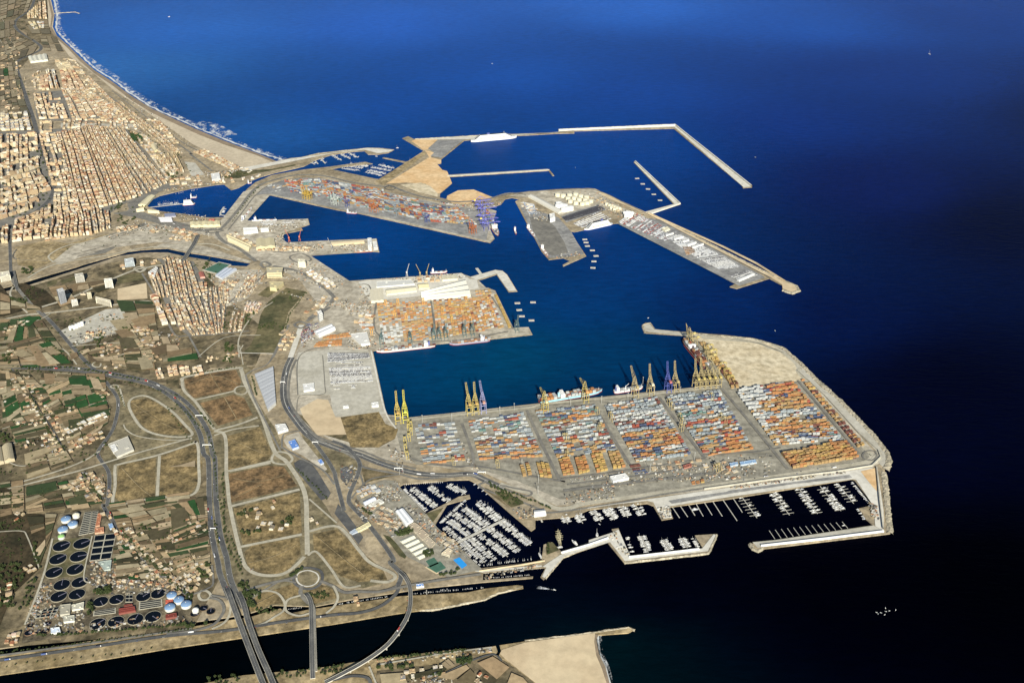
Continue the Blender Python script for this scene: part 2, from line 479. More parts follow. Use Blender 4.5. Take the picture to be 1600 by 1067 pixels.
# ================================================================ LAND
MAIN = '''F -900 -110 40 -110 82 -40 a 310 0 335 100 320 170 350 220 430 290 500 360 590 440 700 510 820 600 950 680 1100 750 1230 810 1400 880 1599 955
 F 432 252 455 247 470 246 496 239.5 575 231 600 232 616 234 607 239 590 241.5 575 241.5 569 236 545 238 517 242.4 493 250.5 483 256 475 260 454 265 431 270 408 276.5 393.6 282 372.5 293.6
 361 297 350 288 338.8 288.8 301 294.4 275 300 250.6 305.6 239 311 230 322.5 250.6 330 282.5 333.8 305 337.5 320 340 357.5 339.4 359 335.6 374 311 385.6 296 398.8 285 425 273.8 462.5 267
 475 265 512 261 570.7 253 582 256 535 261 517 264.4 588.6 279.8 595.6 280 634 254.7 597.5 247 600 246 633 252.5 637 252 662 236 628.4 216.3 637.8 213 648 218 734.4 213
 792.5 209.7 875 207 872.5 203.8 1055 195.5 1175 292.5 1161 293.8 1159 290 1052.5 201 897 205 897.5 208.5 872 208.8 805 212.5 800 214 726 219.6 689.4 249 689.4 255.6 682.8 256.6 691 266 698.8 267.8
 698.8 273.4 858 264.6 866 274.5 863 274.8 857 266.8 698.8 276.6 706 286.6 698.8 293 687.5 302.5 687.5 309 697 311 698.8 306 715.6 297.8 740 297 755 302.5 772 309 802 302.5 825 299 860 297 920 294 930 295 997.5 327.5
 1007.5 331 1052.5 319 990 253.8 992.5 251 1063.8 318.8 1016 334.7 1100 377 1185 420 1222.5 438.8 1243 446 1247.8 453.8 1237.5 457.5 1222.5 452 1222.5 446 1201.9 435 1151 451 1140 448 1149 443.4
 975 352.5 965 348.8 955 350 897.5 362.5 890 361 916 400 880 416 879 414 891 407.5 880 403 857.5 405.8 846 392.5 805 315 808.8 312.5 815 312 800 309 790 311 788.8 312 783 319 766 325 757 328.8 766 358.8 772.8 372.8 766 379.4
 560 333.4 525 327.8 422.9 305 411.5 306.6 386.3 344.8 432.6 345.6 481.4 341.6 483.8 350.5 470 355.4 473 359.4 440.7 366 443 370.8 434 373 434 379.7 509 375.7 588.6 373 592.7 393.6 575.6 392.7 486 399
 486 404.4 546 439 563 439 636 432.5 721 426.5 731.6 433.4 773.8 421.6 785 423 792.5 428.8 808.4 455 794.4 456 788.8 447.5 775.6 428.8 744.7 439 748.4 450.3 762.5 449.4 773.8 454 801.9 512 826 511 831.9 522.5
 764.4 530 680 537.5 582.5 547.8 603.7 647.6 615.5 648.5 640 652.5 834.4 630.6 1126 600.6 1068 533 1074 524.5 1008 520 1003.4 507.8 1009 504 1015.6 505 1023 514.4 1075.6 519 1130 523 1178.8 528.4 1223.8 542.5 1251.9 566.9 1280 597
 1311.9 625 1362.5 677.5 1388.8 707.5 1389.5 718 1382 730 1387 780 1391 833 1380.5 834.5 1192 857 1183.9 859 1170.9 849.5 1211.5 843 1364 820 1352.9 810.5 1341.5 794 1365 788.6 1335 750 1332 748
 1140 778.8 1045 792 1051.6 809 1033.7 812 1020.7 789.9 1011 786 920 796 895 806.6 836.5 811.5 836.5 824.5 830 829 799 803 743.9 754.6 732.5 749 700 749.8 696 750.8 630 756 621 762
 664.5 802.5 717 775.5 733.5 772.5 735 777.8 699 787.5 678 822 684 825 697.5 840 712.5 852 747 888 846 875.7 849.5 850.5 862.5 846.4 877 861 960.6 833.7 955.7 826.4 966.3 824.8 983.4 867.9 1098.7 856.5 1085.7 836
 1119.9 833.7 1106.9 863.8 975 878.4 949 846.7 878.7 870 849.5 905 844.6 900.9 852.7 886 755 894.4 754.4 905.7 833 900 832.4 902.5 753.6 909 670 917.5 560 934 492.5 946.6 447.5 945.6 428.8 944.7 389 957.8 353.8 964 260 976.6 159 992 52.5 1005 -200 1042
 -900 1150 -900 625 -200 484 0 457 28 451 120 421.5 165 407 187 400 225 394.5 262 394.5 h 360 215 560 248 700 290 880 300 920 275 780 250 560 210 360 180 220 150 140 153
 F 220 390.6 200 393 187 397.5 131 413 120 417 60 434 28 444 0 451 -200 478 -900 600'''
BANK = '''F -200 1052 0 1022 65.6 1012.5 160 998 300 978.8 353.8 969 391 963.4 419 955 438 950 449 958.8 481 952 560 941 625 931 730 925 760 919 l 800 130 960 112 990 116 992 128 860 150 790 185 520 235
 F 620 958 520 974.5 400.6 992.5 260 1013 130 1035 0 1053.8 -200 1085'''
SOUTH = '''k -400 1120 350 990 640 930 900 905 1200 880 1600 815 l 200 500 600 450 830 432 848 428 858 455 845 478 862 484 877 455 868 425 1000 405 1540 330 1570 342 1540 360 1380 372 1368 400 1385 470 1420 540 1440 620 1470 700 1500 900 F 500 1200 100 1200'''
LAND_Z = 3.0
m_ = MB(); m_.prism(W(MAIN), -4, LAND_Z)
tag(m_.build('mainland', 'land'), kind='structure')
m_ = MB(); m_.prism(W(BANK), -4, LAND_Z)
tag(m_.build('river_bank', 'bank_soil'), kind='structure')
m_ = MB(); m_.prism(W(SOUTH), -4, LAND_Z)
tag(m_.build('south_bank', 'bank_soil'), kind='structure')

# ---- ground sheets (real ground colours, city streets laid dark for shade, 2 cm or more above the last)
sheet('farmland_soil', 'farm_base', 'F -700 480 0 462 165 412 225 402 300 410 360 470 420 520 400 570 330 575 280 600 340 690 345 900 300 985 0 1012 -500 1090', 'F -700 -100 70 -60 75 20 85 60 60 75 30 110 50 190 70 260 30 320 -500 380',
      'F 40 -60 74 0 76 25 58 32 45 10')
sheet('beach', 'beach_sand', 'a 318 0 340 95 330 170 355 225 430 293 500 363 590 443 700 513 820 603 950 683 1100 753 1230 813 1400 883 1599 958 F 432 253 444 250 430 257 378 262 330 240 300 225 250 190 215 165 180 143 150 118 125 100 108 88 92 66 76 40 74 0')
sheet('wet_sand', 'wet_sand', 'a 312 0 337 98 322 170 352 222 430 291 500 361 590 441 700 511 820 601 950 681 1100 751 1230 811 1400 881 1599 956 F 432 252.4 448 248.5 440 252 426 253.6 a 1599 970 1400 905 1230 838 1100 778 950 708 820 628 700 534 590 462 500 385 425 305 345 235 312 190 322 100 300 0', base=3.6)
sheet('paved_port', 'port_ground', 'F 190 352 345 345 380 300 430 285 520 280 600 300 690 318 760 325 776 330 766 358.8 772 372.8 766 379 560 333 422 305 386 345 481 342 483 350 440 366 434 380 588 373 592 393 486 400 546 439 720 427 745 436 760 450 774 455 801 512 826 511 831 522 764 530 582 547.5 604 648 640 652 1126 601 1080 540 1260 590 1380 720 1340 745 870 790 760 740 560 712 470 660 440 600 465 545 500 480 470 440 430 415 410 400 340 370')
sheet('container_yard_ground', 'yard_asphalt', 'F 604 650 640 653 1126 602 1080 540 1066 534 1077 525 1098 530 1150 603 1258 593 1345 690 1362 712 1340 726 1200 745 1040 765 930 782 875 780 810 752 740 730 650 726 625 700 618 670', base=3.6)
sheet('north_yard_ground', 'grey_lot', 'w 370 400 500 300 650 250 850 235 1050 250 1300 310 1600 365 F 700 322 750 327 764 355 760 376 w 1600 610 1280 560 510 388', base=3.6)
sheet('parking_ground', 'concrete', 't 155 300 440 275 800 280 830 340 960 870 480 890 450 690 150 690 130 400')
sheet('sand_field', 'sand', 't 170 820 330 730 430 740 500 900 545 900 610 1060 330 1067 200 900', base=3.6)
sheet('scrub_field', 'scrub', 't 545 900 900 850 960 960 1080 1010 1050 1100 900 1180 640 1180', 'v 1300 300 1301 300 1300 301', base=3.6)
sheet('reclaimed_ground', 'pale_fill', 'v 580 215 640 190 1050 225 1180 255 1290 310 1400 430 1440 510 1460 560 940 610', base=3.9)
sheet('breakwater_crown', 'concrete', 'v 140 90 200 85 225 130 480 158 1050 215 1200 255 1310 310 1450 440 1600 600 F 1312 627 1361 678 1387 708 1387 719 1379 729 1372 722 1376 712 1355 690 1305 640 1250 588 v 1390 440 1290 340 1180 280 1040 240 600 205 480 188 150 150', base=3.6)
sheet('grey_terminal_floor', 'grey_lot', 'y 125 560 240 600 370 640 450 730 530 870 450 885 400 890 310 895 265 845 185 690', base=3.6)
sheet('coal_stain', 'worn_asphalt', 'y 190 640 300 650 350 700 410 800 430 860 330 880 270 830 210 720', base=3.9)
sheet('tank_farm_ground', 'port_ground', 'y 60 505 180 480 560 460 600 465 640 500 760 575 870 620 930 640 830 650 740 600 610 560 380 630 340 600 200 520', base=3.9)
sheet('car_park_ground', 'grey_lot', 'y 385 635 440 610 620 560 680 590 420 672', base=3.9)
sheet('orange_fill', 'orange_fill', 'x 555 240 640 262 600 300 690 320 690 350 655 355 700 405 740 415 780 515 740 550 680 600 640 600 560 520 400 510 230 520 590 300', 'x 740 620 830 575 960 568 1040 600 1120 635 1050 665 900 690 780 680 740 650', 'x 480 150 660 150 575 235 545 240 440 165', base=3.6)
sheet('grey_lot', 'grey_lot', 'x 665 155 880 152 690 305 600 290 630 262 580 225', base=3.9)
sheet('long_verge', 'bank_soil', 'x 140 500 545 250 575 265 210 530', base=3.6)
sheet('pale_lot', 'pale_fill', 'x 350 530 520 510 600 540 660 600 660 630 500 590', base=4.0)
sheet('seafront_garden', 'park_grass', 'w 210 150 300 165 520 150 740 105 760 115 600 150 380 190 200 240 60 240', 'a 790 810 870 840 900 880 860 900 830 890')
sheet('breakwater_top', 'pale_concrete', 'F 456 248 575 232 615 234.6 607 238 590 240 570 234.5 520 240 470 250 380 268 372 264', base=3.6)
sheet('mole_top', 'pale_concrete', 'F 648 218.3 735 213.3 872 207.5 873 204.3 1055 195.9 1174 292 1162 293 1054 199 898 204.5 805 212 729 218', 'F 992.5 252 1063 318.6 1016 334 1008 331.5 1054 319 991 254')
sheet('east_mole_top', 'sand', 'F 930 295.5 1016 335 1222 439 1242 446.5 1246 453 1236 456 1223 451 1222 445 1205 434 1000 331 920 297', base=3.6)
sheet('mole_parking', 'grey_lot', 'F 965 350 1000 340 1030 343 1190 430 1196 434 1155 447', base=3.9)
sheet('dock_floor', 'pale_concrete', 'F 560 440 721 427 735 437 745 437 748 450 742 452 660 462 580 472 570 460', 'F 735 433 774 422 785 423.5 792 429.5 807 454.5 795 455 789 447 776 428 745 438', base=3.6)
sheet('fallow_plain', 'bank_soil', 'b 120 780 400 720 620 760 480 870 400 920 300 960 150 930', 'b 580 750 850 680 1300 620 1250 680 1150 730 900 750')
sheet('railway_ground', 'worn_asphalt', 'b 870 690 1200 580 1330 610 1290 640 1150 690 900 720', 'b 590 830 700 785 900 760 980 775 880 830 700 860 620 860', base=3.6)
sheet('canal_side', 'port_ground', 'h 180 110 440 120 560 140 760 210 930 260 900 270 560 205 360 175 220 145 100 150', base=3.6)
sheet('tarmac_square', 'worn_asphalt', 'b 1060 480 1180 350 1250 280 1400 250 1500 270 1330 320 1220 400 1130 470 1200 500 1600 600 1600 640 1400 610 1150 540 1050 520 930 500', base=3.6)
sheet('grassy_verge', 'khaki', 'c 1100 880 1300 960 1500 1000 1600 1010 i 640 150 720 210 690 260 730 420 840 600 900 680 990 900 1060 930 j 1080 60 1330 380 1430 560 1700 860 1860 1010 1640 1060 1300 1010 1280 1060 k 1350 180 1600 280 1240 360 1000 350 900 345 690 415 640 400 500 150 j 500 1060 400 700 340 400 330 0 i 330 900 290 740 180 560 0 400',
      'd 940 0 1100 20 1400 90 1600 230 i 290 740 300 1000 j 280 260 d 1280 980 960 1040 900 950 930 760 850 600 900 480 1000 300', 'i 1080 570 1180 690 1450 880 1600 970 1600 1060 1330 1060 1300 1000 1140 780', base=3.6)
sheet('car_park', 'asphalt', 'j 1062 20 1110 -10 1190 0 1260 90 1370 270 1350 310 1290 330 1180 200 1080 80', 'j 1400 440 1430 360 1500 440 1590 560 1640 640 1600 700 1520 590', 'j 1450 70 1500 45 1560 80 1550 150 1500 200 1450 150', base=4.4)
sheet('pale_strip', 'port_ground', 'i 975 790 1000 750 1100 720 1150 790 1340 1030 1320 1045 1140 920 1010 850', 'b 600 770 860 690 1250 590 1330 640 1560 700 1600 740 1600 760 1300 740 1000 780 900 790 640 880 500 930 440 900', 'g 640 950 760 960 960 1040 1100 1067 900 1067 780 1010', 'h 740 20 1100 20 1400 230 1560 330 1590 500 1440 420 1250 330 1050 300 960 240 760 150 600 60', 'h 640 420 780 330 1000 330 1040 380 900 560 780 620 700 640', base=3.9)
sheet('paved_block', 'concrete', 'a 380 770 860 780 860 800 380 800', 'g 470 390 560 400 640 500 530 510', 'c 500 520 880 340 1020 330 1060 400 1040 480 600 620', 'c 560 530 1030 440 1080 500 640 640', base=4.2)
# scrubby development plots between the pale new streets
sheet('reddish_plot', 'red_scrub', 'i 150 290 350 225 580 205 625 300 610 340 540 380 220 440 160 350', 'i 280 480 560 410 650 440 720 580 430 670', 'j 520 110 850 40 980 50 1090 210 880 270 530 350', base=3.9)
sheet('scrub_plot', 'scrub', 'i 490 760 780 680 880 900 840 960 510 1040',
      'j 560 400 1110 260 1130 600 640 700', 'j 650 760 720 700 1110 640 1120 780 1010 920 900 945 740 940 680 890', 'j 1220 610 1420 570 1600 740 1800 900 1840 990 1600 1010 1450 960 1230 760',
      'd 1085 140 1240 115 1400 215 1590 410 1420 425 1280 410 1190 350 1100 230', 'd 990 680 1300 615 1290 960 1000 980 960 950', 'd 1340 600 1600 510 i 260 830 300 990 j 255 200 200 280 F 280 778 d 1330 930', 'k 700 330 780 250 880 240 970 290 970 340 880 340 740 400 690 400',
      'k 830 240 1060 170 1110 200 1100 260 1020 310', 'k 1160 220 1290 180 1380 210 1420 290 1240 340', 'v 1300 300 1301 300 1300 301', 't 0 0 1 0 1 1', base=3.9)
sheet('weedy_ground', 'verge', 'd 1000 300 1180 440 1600 460 1600 500 1180 560 1080 430 940 430 980 350', 'd 1180 20 1330 0 1500 80 1600 140 1600 260 1300 120 1050 110 1010 60', 'c 1100 720 1200 690 1330 760 1200 860 1050 860', 'j 1190 330 1390 520 1200 560',
      'i 0 280 100 260 110 380 60 400 0 360', 'c 980 850 1200 910 1330 960 1500 1000 1480 1067 1100 1000', 'i 640 180 740 170 690 230', 'i 1080 560 1560 770 1600 830 1240 720')
sheet('park_lawn', 'park_grass', 'h 1060 600 1210 480 1380 510 1230 680 1200 800 1120 1030 1040 1010 890 1010 960 860 1000 700', 'h 970 540 1060 470 1150 490 1060 560', 'c 980 60 1190 30 1200 90 980 130', 'c 500 100 640 60 640 90 520 130', 'c 400 110 480 90 470 130 390 150', 'i 640 60 700 0 930 0 900 60')
sheet('lawn', 'park_grass', 'n 450 185 520 170 720 265 730 290 610 325 560 290', 'm 390 770 460 790 640 980 620 1020 560 990', 'm 840 550 1020 490 910 640', 'n 960 660 1010 665 1070 735 950 780 940 720', base=3.9)
sheet('roadside_scrub', 'verge', 'o 560 385 700 345 740 350 760 400 620 400', 'm 160 60 560 150 400 180 200 230', 'n 350 130 450 180 560 300 600 330 520 280 370 170', base=3.6)
sheet('dark_woodland_ground', 'dark_scrub', 'e -400 -100 0 -100 200 -60 205 120 480 130 420 330 380 420 330 580 100 800 0 1050 -300 1100 -400 600', 'c -200 200 0 130 80 230 200 350 30 400 -200 420', 'c 100 140 190 120 380 180 500 300 300 340 150 200', base=3.9)
sheet('plant_ground', 'works_ground', 'e 500 120 700 90 830 90 990 280 950 660 1330 700 1600 860 1600 1010 f 1600 390 700 480 180 560 e 220 1000 360 650', base=4.0)
sheet('plant_lawn', 'park_grass', 'e 445 340 760 310 710 640 370 660', base=4.1)
sheet('south_beach', 'sand', 'l 880 450 1000 412 1365 362 1372 400 1385 470 1415 540 1438 620 1460 700 1150 700 1040 610 900 500 870 470', base=3.6)
sheet('damp_sand', 'wet_sand', 'l 1366 372 1384 372 1372 400 1385 470 1420 540 1440 620 1470 700 1452 700 1425 620 1400 545 1372 480 1362 410', base=3.9)
sheet('south_field', 'farm_base', 'l 230 560 600 520 720 480 830 480 900 510 1040 615 1150 750 500 800 200 720')
sheet('marina_yard', 'yard_asphalt', 'm 110 370 240 260 400 200 520 210 560 270 850 570 960 700 1150 870 1280 1000 n 330 920 0 1000 m 640 1000 340 620 130 420', base=3.9)
sheet('marina_wall_top', 'pale_concrete', 'n 240 935 900 880 905 895 330 950', 'n 905 895 1080 780 1600 588 1600 645 1120 795 930 1000 905 990 945 900', 'o 0 762 225 690 285 660 395 905 420 930 345 960 190 765 0 825', 'o 395 912 1090 842 1145 868 345 965', 'o 1090 842 1200 705 1220 715 1145 868', base=3.6)
sheet('city_streets', 'worn_asphalt', 'F -140 214 124 200 195 198 262 286 188 322 172 334 174 357 16 380 -160 386', 'a 205 580 540 558 860 775 640 765 300 755 230 745', 'h 130 235 400 255 440 260 560 480 740 470 720 600 690 860 600 875 400 885 300 800 180 560 60 380 190 290')  # asphalt under the blocks, its dark tone standing in for street shadow
sheet('mole_deck', 'concrete', 'p 220 905 440 885 1380 745 1470 790 1480 815 320 950 270 960', base=3.6)
sheet('promenade', 'pale_concrete', 'o -20 460 240 420 560 385 620 400 700 560 800 545 760 440 p 0 470 1190 300 1215 305 1370 540 1385 560 1400 750 1480 800 1480 600 1420 200 1350 190 o 700 350 0 450', base=3.6)
sheet('blue_grey_lot', 'grey_lot', 'o 765 385 900 360 1320 300 p 0 410 600 330 1150 258 1180 285 600 350 0 440 o 800 415', base=3.9)
sheet('sandy_corner', 'orange_fill', 'p 1260 225 1410 190 1420 420 1380 380 1300 280', base=3.9)

# ================================================================ ROADS
AS, WA, UR = 'asphalt', 'worn_asphalt', 'urban_road'
HW1 = road('F -60 571 0 573.8 112.5 579.4 187.5 590.6 243.8 605.6 285 636 311 675 318 708 323 738 j 350 0 358 300 372 560 400 720 430 850 k 450 100 530 300', 17, AS, True)
HW2 = road('F -60 567 0 570 112.5 575 187.5 585.5 243.8 600 290 628 322 668 332 708 j 405 0 412 300 450 620 500 800 k 540 150 640 370', 17, AS, True)
road('F 463.5 562 455 580 451 606 453 628 466 650 492 679 528 694 566 705 606 721 650 733', 9, WA)
PORT = road('F 455.5 558.8 447.5 577.5 443 605.6 445.6 630 458.8 652.5 485 682.5 522.5 699 560 710.6 600 726 647 739 693.8 743 735 741 759 750.6 787.5 763.8', 27, AS, True, dual=True)
road('n 500 100 700 165 800 190 900 260 1020 330 1150 335 1600 270 o 0 405 700 310 1600 188 p 0 338 700 235 1300 140 1400 95 1440 40', 20, UR, True)
road('n 500 110 690 150 790 170 800 200 740 215 600 170 450 105', 8, WA, True)
road('i 1080 560 1180 690 1300 800 1450 870 1600 960 m 200 70 560 140 800 190 1250 150 1500 210', 10, WA, True)
road('m 1500 210 n 300 120 500 210 700 270 900 350 1000 375 1600 290 o 700 325 1600 195', 9, WA)
road('q 1370 700 1390 690 1290 590 1010 270 870 100 780 0 v 1440 450 1300 330 1180 285 1050 240 600 200', 16, UR)
road('F 471 508 467.5 519 454 558.8', 22, 'pale_concrete', True)
road('h 1400 740 1590 590 1585 530 1450 420 1300 340 1100 300', 20, WA, True)
road('h 960 260 800 140 700 100 640 40 w 0 750', 20, WA, True)
road('w 0 740 60 700 200 540 300 405 400 310 550 255 750 210 1000 215 1300 280 1600 320 x 260 535 400 590 560 635 800 670 1000 660 1130 635 1250 600 1400 610', 18, WA, True)
road('w 100 740 250 550 340 430 440 340 560 285 800 235', 7, WA)
road('g 740 950 600 960 400 925 200 850 60 800 20 740', 34, WA, True)
road('g 20 740 200 590 330 600', 40, WA, True)
road('g 290 600 160 575 70 560', 30, WA)
road('a 225 -40 190 60 100 130 110 190 230 270 255 310 180 350 110 385 105 430 160 600 210 750 250 900 300 1020 b 380 60 450 200 440 330 360 440 100 610 -100 660', 26, AS, True)
road('c -200 460 0 430 200 390 500 360 900 310 1200 270 1290 300', 12, UR, True)
road('c 350 370 450 470 560 600 700 760 790 840', 16, AS, True)
road('c 880 940 970 1060 d 985 180 970 280 930 400 830 540 820 600 850 650 910 760 895 1000 e 860 50 940 180 1100 370 1300 600 1560 790', 13, AS, True)
road('d 830 560 700 640 500 720 200 810 0 860 -200 900', 7, UR)
road('d -200 930 0 890 600 740 900 650 1200 560 1600 450', 8, UR)
road('c 20 760 130 870 260 1050 d 330 220 450 400 560 600', 6, AS)
road('d 680 740 760 880 870 960', 6, AS)
road('c 110 150 140 250 90 230 230 370', 8, UR)
road('c 400 600 550 690 640 800', 6, UR); road('c 710 930 830 1060 d 900 200', 5, UR)
road('c 30 640 160 440', 5, WA)
road('c 350 320 600 240 860 120 1100 20 b 1180 960 1300 940', 14, UR, True)
road('h 0 350 60 310 180 290', 12, UR)
road('h 10 360 130 560 240 800 300 880 400 880 700 860 900 840', 9, WA, True)
road('h 380 840 500 1060', 8, WA); road('h 1230 790 1100 1060', 12, WA, True)
road('h 1580 640 1380 760', 16, WA, True); road('h 1060 330 1000 400 880 480 740 600', 10, WA)
road('h 1100 600 930 720 820 900 820 1060', 6, UR); road('i 610 0 640 160', 4, UR); road('i 600 62 900 70', 5, 'pale_concrete')
road('b 0 745 300 710 800 660', 6, WA); road('b 80 700 90 1000', 14, AS, True); road('c 60 20 110 0 150 170 300 340 400 420', 14, WA, True)
road('b 450 910 410 850 600 760 950 740 1300 710 1400 640', 9, UR, True)
road('b 230 1040 450 930 900 850 1200 790 1600 760 h 600 120 740 170', 10, UR, True)
road('A 480 230 600 300 560 240 700 230', 8, WA)
# pale streets of the new development
road('i 130 290 180 258 580 190 625 210 650 300 700 400 800 600 900 880 j 1010 20 1150 260 1170 560 1175 780', 15, UR)
road('i 130 290 150 380 250 480 400 700', 11, UR); road('i 220 460 400 420 570 380', 9, UR); road('i 400 710 600 660 760 600', 10, UR)
road('i 400 715 490 760 500 1060 j 510 200 530 380 600 700 660 880 780 950 950 950 1060 890 1150 800', 12, UR)
road('i 400 750 560 700 770 670', 7, UR)
road('i 500 1050 870 965', 9, UR); road('j 530 90 870 20', 9, UR); road('j 540 380 1110 240', 12, UR); road('j 610 720 1130 615', 11, UR)
road('j 1190 590 1430 550 1600 740 1700 850 1900 950 1850 1010 1700 1000', 11, UR); road('j 1180 790 1250 760 1370 900 1480 1050 1620 1040', 8, UR); road('j 1190 320 1420 520', 6, UR)
road('i 660 250 720 420 830 640 960 900', 7, WA); road('i 660 250 720 210 850 150 930 0', 7, WA)
road('d 1130 110 1240 110 1420 220 1530 330 1600 430 1400 440 1200 380 1100 250 1075 160', 10, UR, closed=True)
road('d 960 700 1000 670 1300 600 1600 500 i 240 800 265 850 270 1000 j 270 200 200 290 d 1300 950 980 1010 940 980 960 850', 10, UR, closed=True)
road('d 1330 600 1310 940', 10, UR)
road('d 1030 340 1060 390 1160 440 1400 470 1600 460', 5, UR); road('d 1000 40 1040 190', 6, UR)
for s, w_, mt in (('i 880 940 920 890 1010 900 1050 950 1000 990 900 980', 9, UR), ('i 570 370 600 345 660 345 675 380 640 410 580 400', 7, UR),
              ('k 1085 120 1110 80 1180 62 1250 85 1270 130 1240 175 1170 195 1105 170', 4.5, 'pale_concrete'), ('k 1060 120 1090 60 1180 40 1280 65 1300 130 1260 195 1170 218 1080 180', 9, AS),
              ('k 270 270 290 235 340 235 370 270 340 305 290 305', 8, UR), ('c 770 800 800 780 840 790 830 820 790 820', 6, UR), ('c 920 985 960 970 990 985 960 1000', 6, UR),
              ('h 1000 285 1030 265 1080 290 1030 312', 14, WA), ('h 1280 790 1330 765 1385 790 1330 818', 12, WA), ('x 220 557 260 540 310 557 270 575', 7, AS), ('g 740 960 790 965 700 985 640 970', 12, WA),
              ('A 600 280 700 250 780 300 680 330', 9, WA), ('b 1120 965 1170 945 1210 965 1170 990', 12, UR), ('b 330 90 400 110 450 70 400 40', 20, WA), ('q 1320 705 1350 670 1420 670 1440 715 1400 745 1340 735', 6, WA)):
    road(s, w_, mt, closed=True)
road('k 1130 190 1120 260 1190 340', 12, WA, True); road('k 640 235 820 180 1000 140 1090 110', 11, WA, True); road('k 700 300 830 220 960 150 1080 165', 7, WA)
road('k 660 340 700 290 800 235 920 250 985 330 975 400 900 450 820 500 740 525', 7, UR); road('k 1280 150 1380 190 1480 245 1620 262 l 130 150 250 150 340 120', 10, WA, True)
road('k 1120 270 1010 310 1000 400 1100 440 1190 420', 7, UR); road('k 1390 190 1430 280 1400 360 1330 420', 7, UR)
road('k 380 20 390 170 340 215 230 260', 6, WA); road('k 360 290 440 310 480 370 460 440 380 520 200 570 0 595', 9, WA, True); road('k 540 300 530 420 480 500 380 550', 7, UR); road('k 370 270 500 290', 7, WA)
road('f -200 735 0 705 700 605 1600 475 k 0 610 500 565 950 495 1600 410 l 0 272 140 260 250 225 330 160 345 110', 11, AS, True)
road('f -200 690 0 665 700 570 1600 440', 7, WA)
road('l 340 120 355 60 300 0 m 500 1040 400 880 200 620 50 460 35 400 50 330 140 110 135 0 i 1600 960 1500 850 1380 800', 15, AS, True)
road('i 1180 740 1330 940 1400 1060 j 1410 150 1450 300 1480 420', 14, AS, True)
road('i 960 860 970 760 1010 730 1110 715', 6, WA); road('i 960 850 1080 920 1300 1040 j 1340 60 1400 200', 7, WA, True)
road('m 150 150 250 100 180 250 120 330', 6, WA); road('m 560 150 280 190 150 290 60 400', 6, WA)
road('t 150 700 150 380 260 280 440 255', 4, WA); road('t 380 330 400 600 390 690 200 700 150 740 140 860', 3, WA); road('t 830 290 880 520 960 850 1060 1010', 6, 'pale_concrete')
road('i 640 0 i 600 70', 5, UR); road('t 440 270 600 265 800 285', 4, 'pale_concrete')
for s in ('s 650 440 740 700 735 790', 's 1190 330 1330 640 1470 920', 'r 370 300 500 520 660 780', 'r 910 225 1080 460 1280 720', 'q 140 140 400 450 700 820'):
    road(s, 11, WA)
road('s 200 640 240 740 600 800 800 800 1470 920 r 100 900 500 850 1300 730', 9, WA); road('q 0 700 400 680 640 640', 8, WA)
road('r 110 1000 600 940 1400 850', 14, WA); road('r 140 950 700 880 1300 790', 8, WA)
road('q 780 80 1100 460 1290 690', 9, WA); road('q 140 120 0 -60 v 780 600 620 360 560 230', 14, WA)
road('s 230 408 700 358 1200 308 r 0 272 900 188 1400 135', 12, UR)
road('u 130 340 90 200 0 190', 6, WA); road('u 600 310 640 560', 9, WA); road('u 150 330 180 620 750 660 1250 580', 8, WA); road('u 1110 290 1290 560', 6, WA)
road('a 780 810 1000 1060 b 1380 250', 9, WA); road('a 620 560 900 760 1180 950 1290 1060 g 520 330 700 470', 12, WA, True); road('a 700 570 1000 800 1200 940 g 540 280 620 290', 8, WA)
road('a 0 80 60 60', 4, UR); road('a 0 250 60 380', 4, UR); road('a 0 330 160 240', 4, UR); road('a 0 100 60 210 30 300 90 380', 4, UR)
road('e 0 275 180 270 230 320 330 580', 4, UR); road('e 440 330 360 650 210 1050', 6, UR); road('e 770 310 700 640 740 700', 4, UR)
road('l 240 530 600 470 830 440', 5, UR); road('l 0 612 100 590 180 600 200 640', 9, AS, True); road('l 500 620 700 520 830 478 880 510', 5, AS); road('l 190 540 230 640', 5, UR)
road('x 740 452 1580 402', 5, 'pale_concrete'); road('l 250 150 500 100 700 70 770 60', 10, WA)
road('y 0 510 150 485 560 465 800 560 950 635 z 1300 560', 5, WA); road('v 480 165 1040 240 1300 330', 4, WA)

for s in ('b 870 700 1180 590', 'b 900 710 1220 600', 'b 940 715 1250 605', 'b 600 850 900 770', 'b 640 865 960 780', 'c 560 600 1040 460', 'c 620 650 1060 520', 'b 400 900 120 880 140 800'):
    road(s, 4, WA)
for s in ('i 520 780 700 860 860 930', 'j 560 150 760 180 1000 120', 'j 540 330 800 200', 'j 680 860 900 800 1100 700', 'j 1260 640 1450 800 1650 960', 'd 1010 700 1150 850 1260 940', 'd 1100 160 1300 300 1500 400', 'd 1130 250 1300 220', 'i 180 330 420 260 600 330', 'i 360 230 460 400', 'i 480 430 600 640', 'k 720 360 900 270'):
    road(s, 2.5, 'bank_soil', name='dirt_track')
road('c 110 500 330 430 420 380', 5, UR, name='farm_lane'); road('c 600 650 1280 600', 5, UR, name='farm_lane'); road('c 860 770 1280 640', 5, UR, name='farm_lane'); road('d 20 380 300 290 560 220 900 150', 4, UR, name='farm_lane'); road('d 110 500 440 420 880 250', 5, UR, name='farm_lane'); road('d 0 600 190 690 570 590', 5, UR, name='farm_lane'); road('e 960 680 1240 620 1600 400', 4, UR, name='farm_lane'); road('e 980 420 1180 370 1600 230', 4, UR, name='farm_lane'); road('j 0 720 170 650 360 590', 4, UR, name='farm_lane'); road('h 480 1060 700 900 1000 880', 5, UR, name='farm_lane')
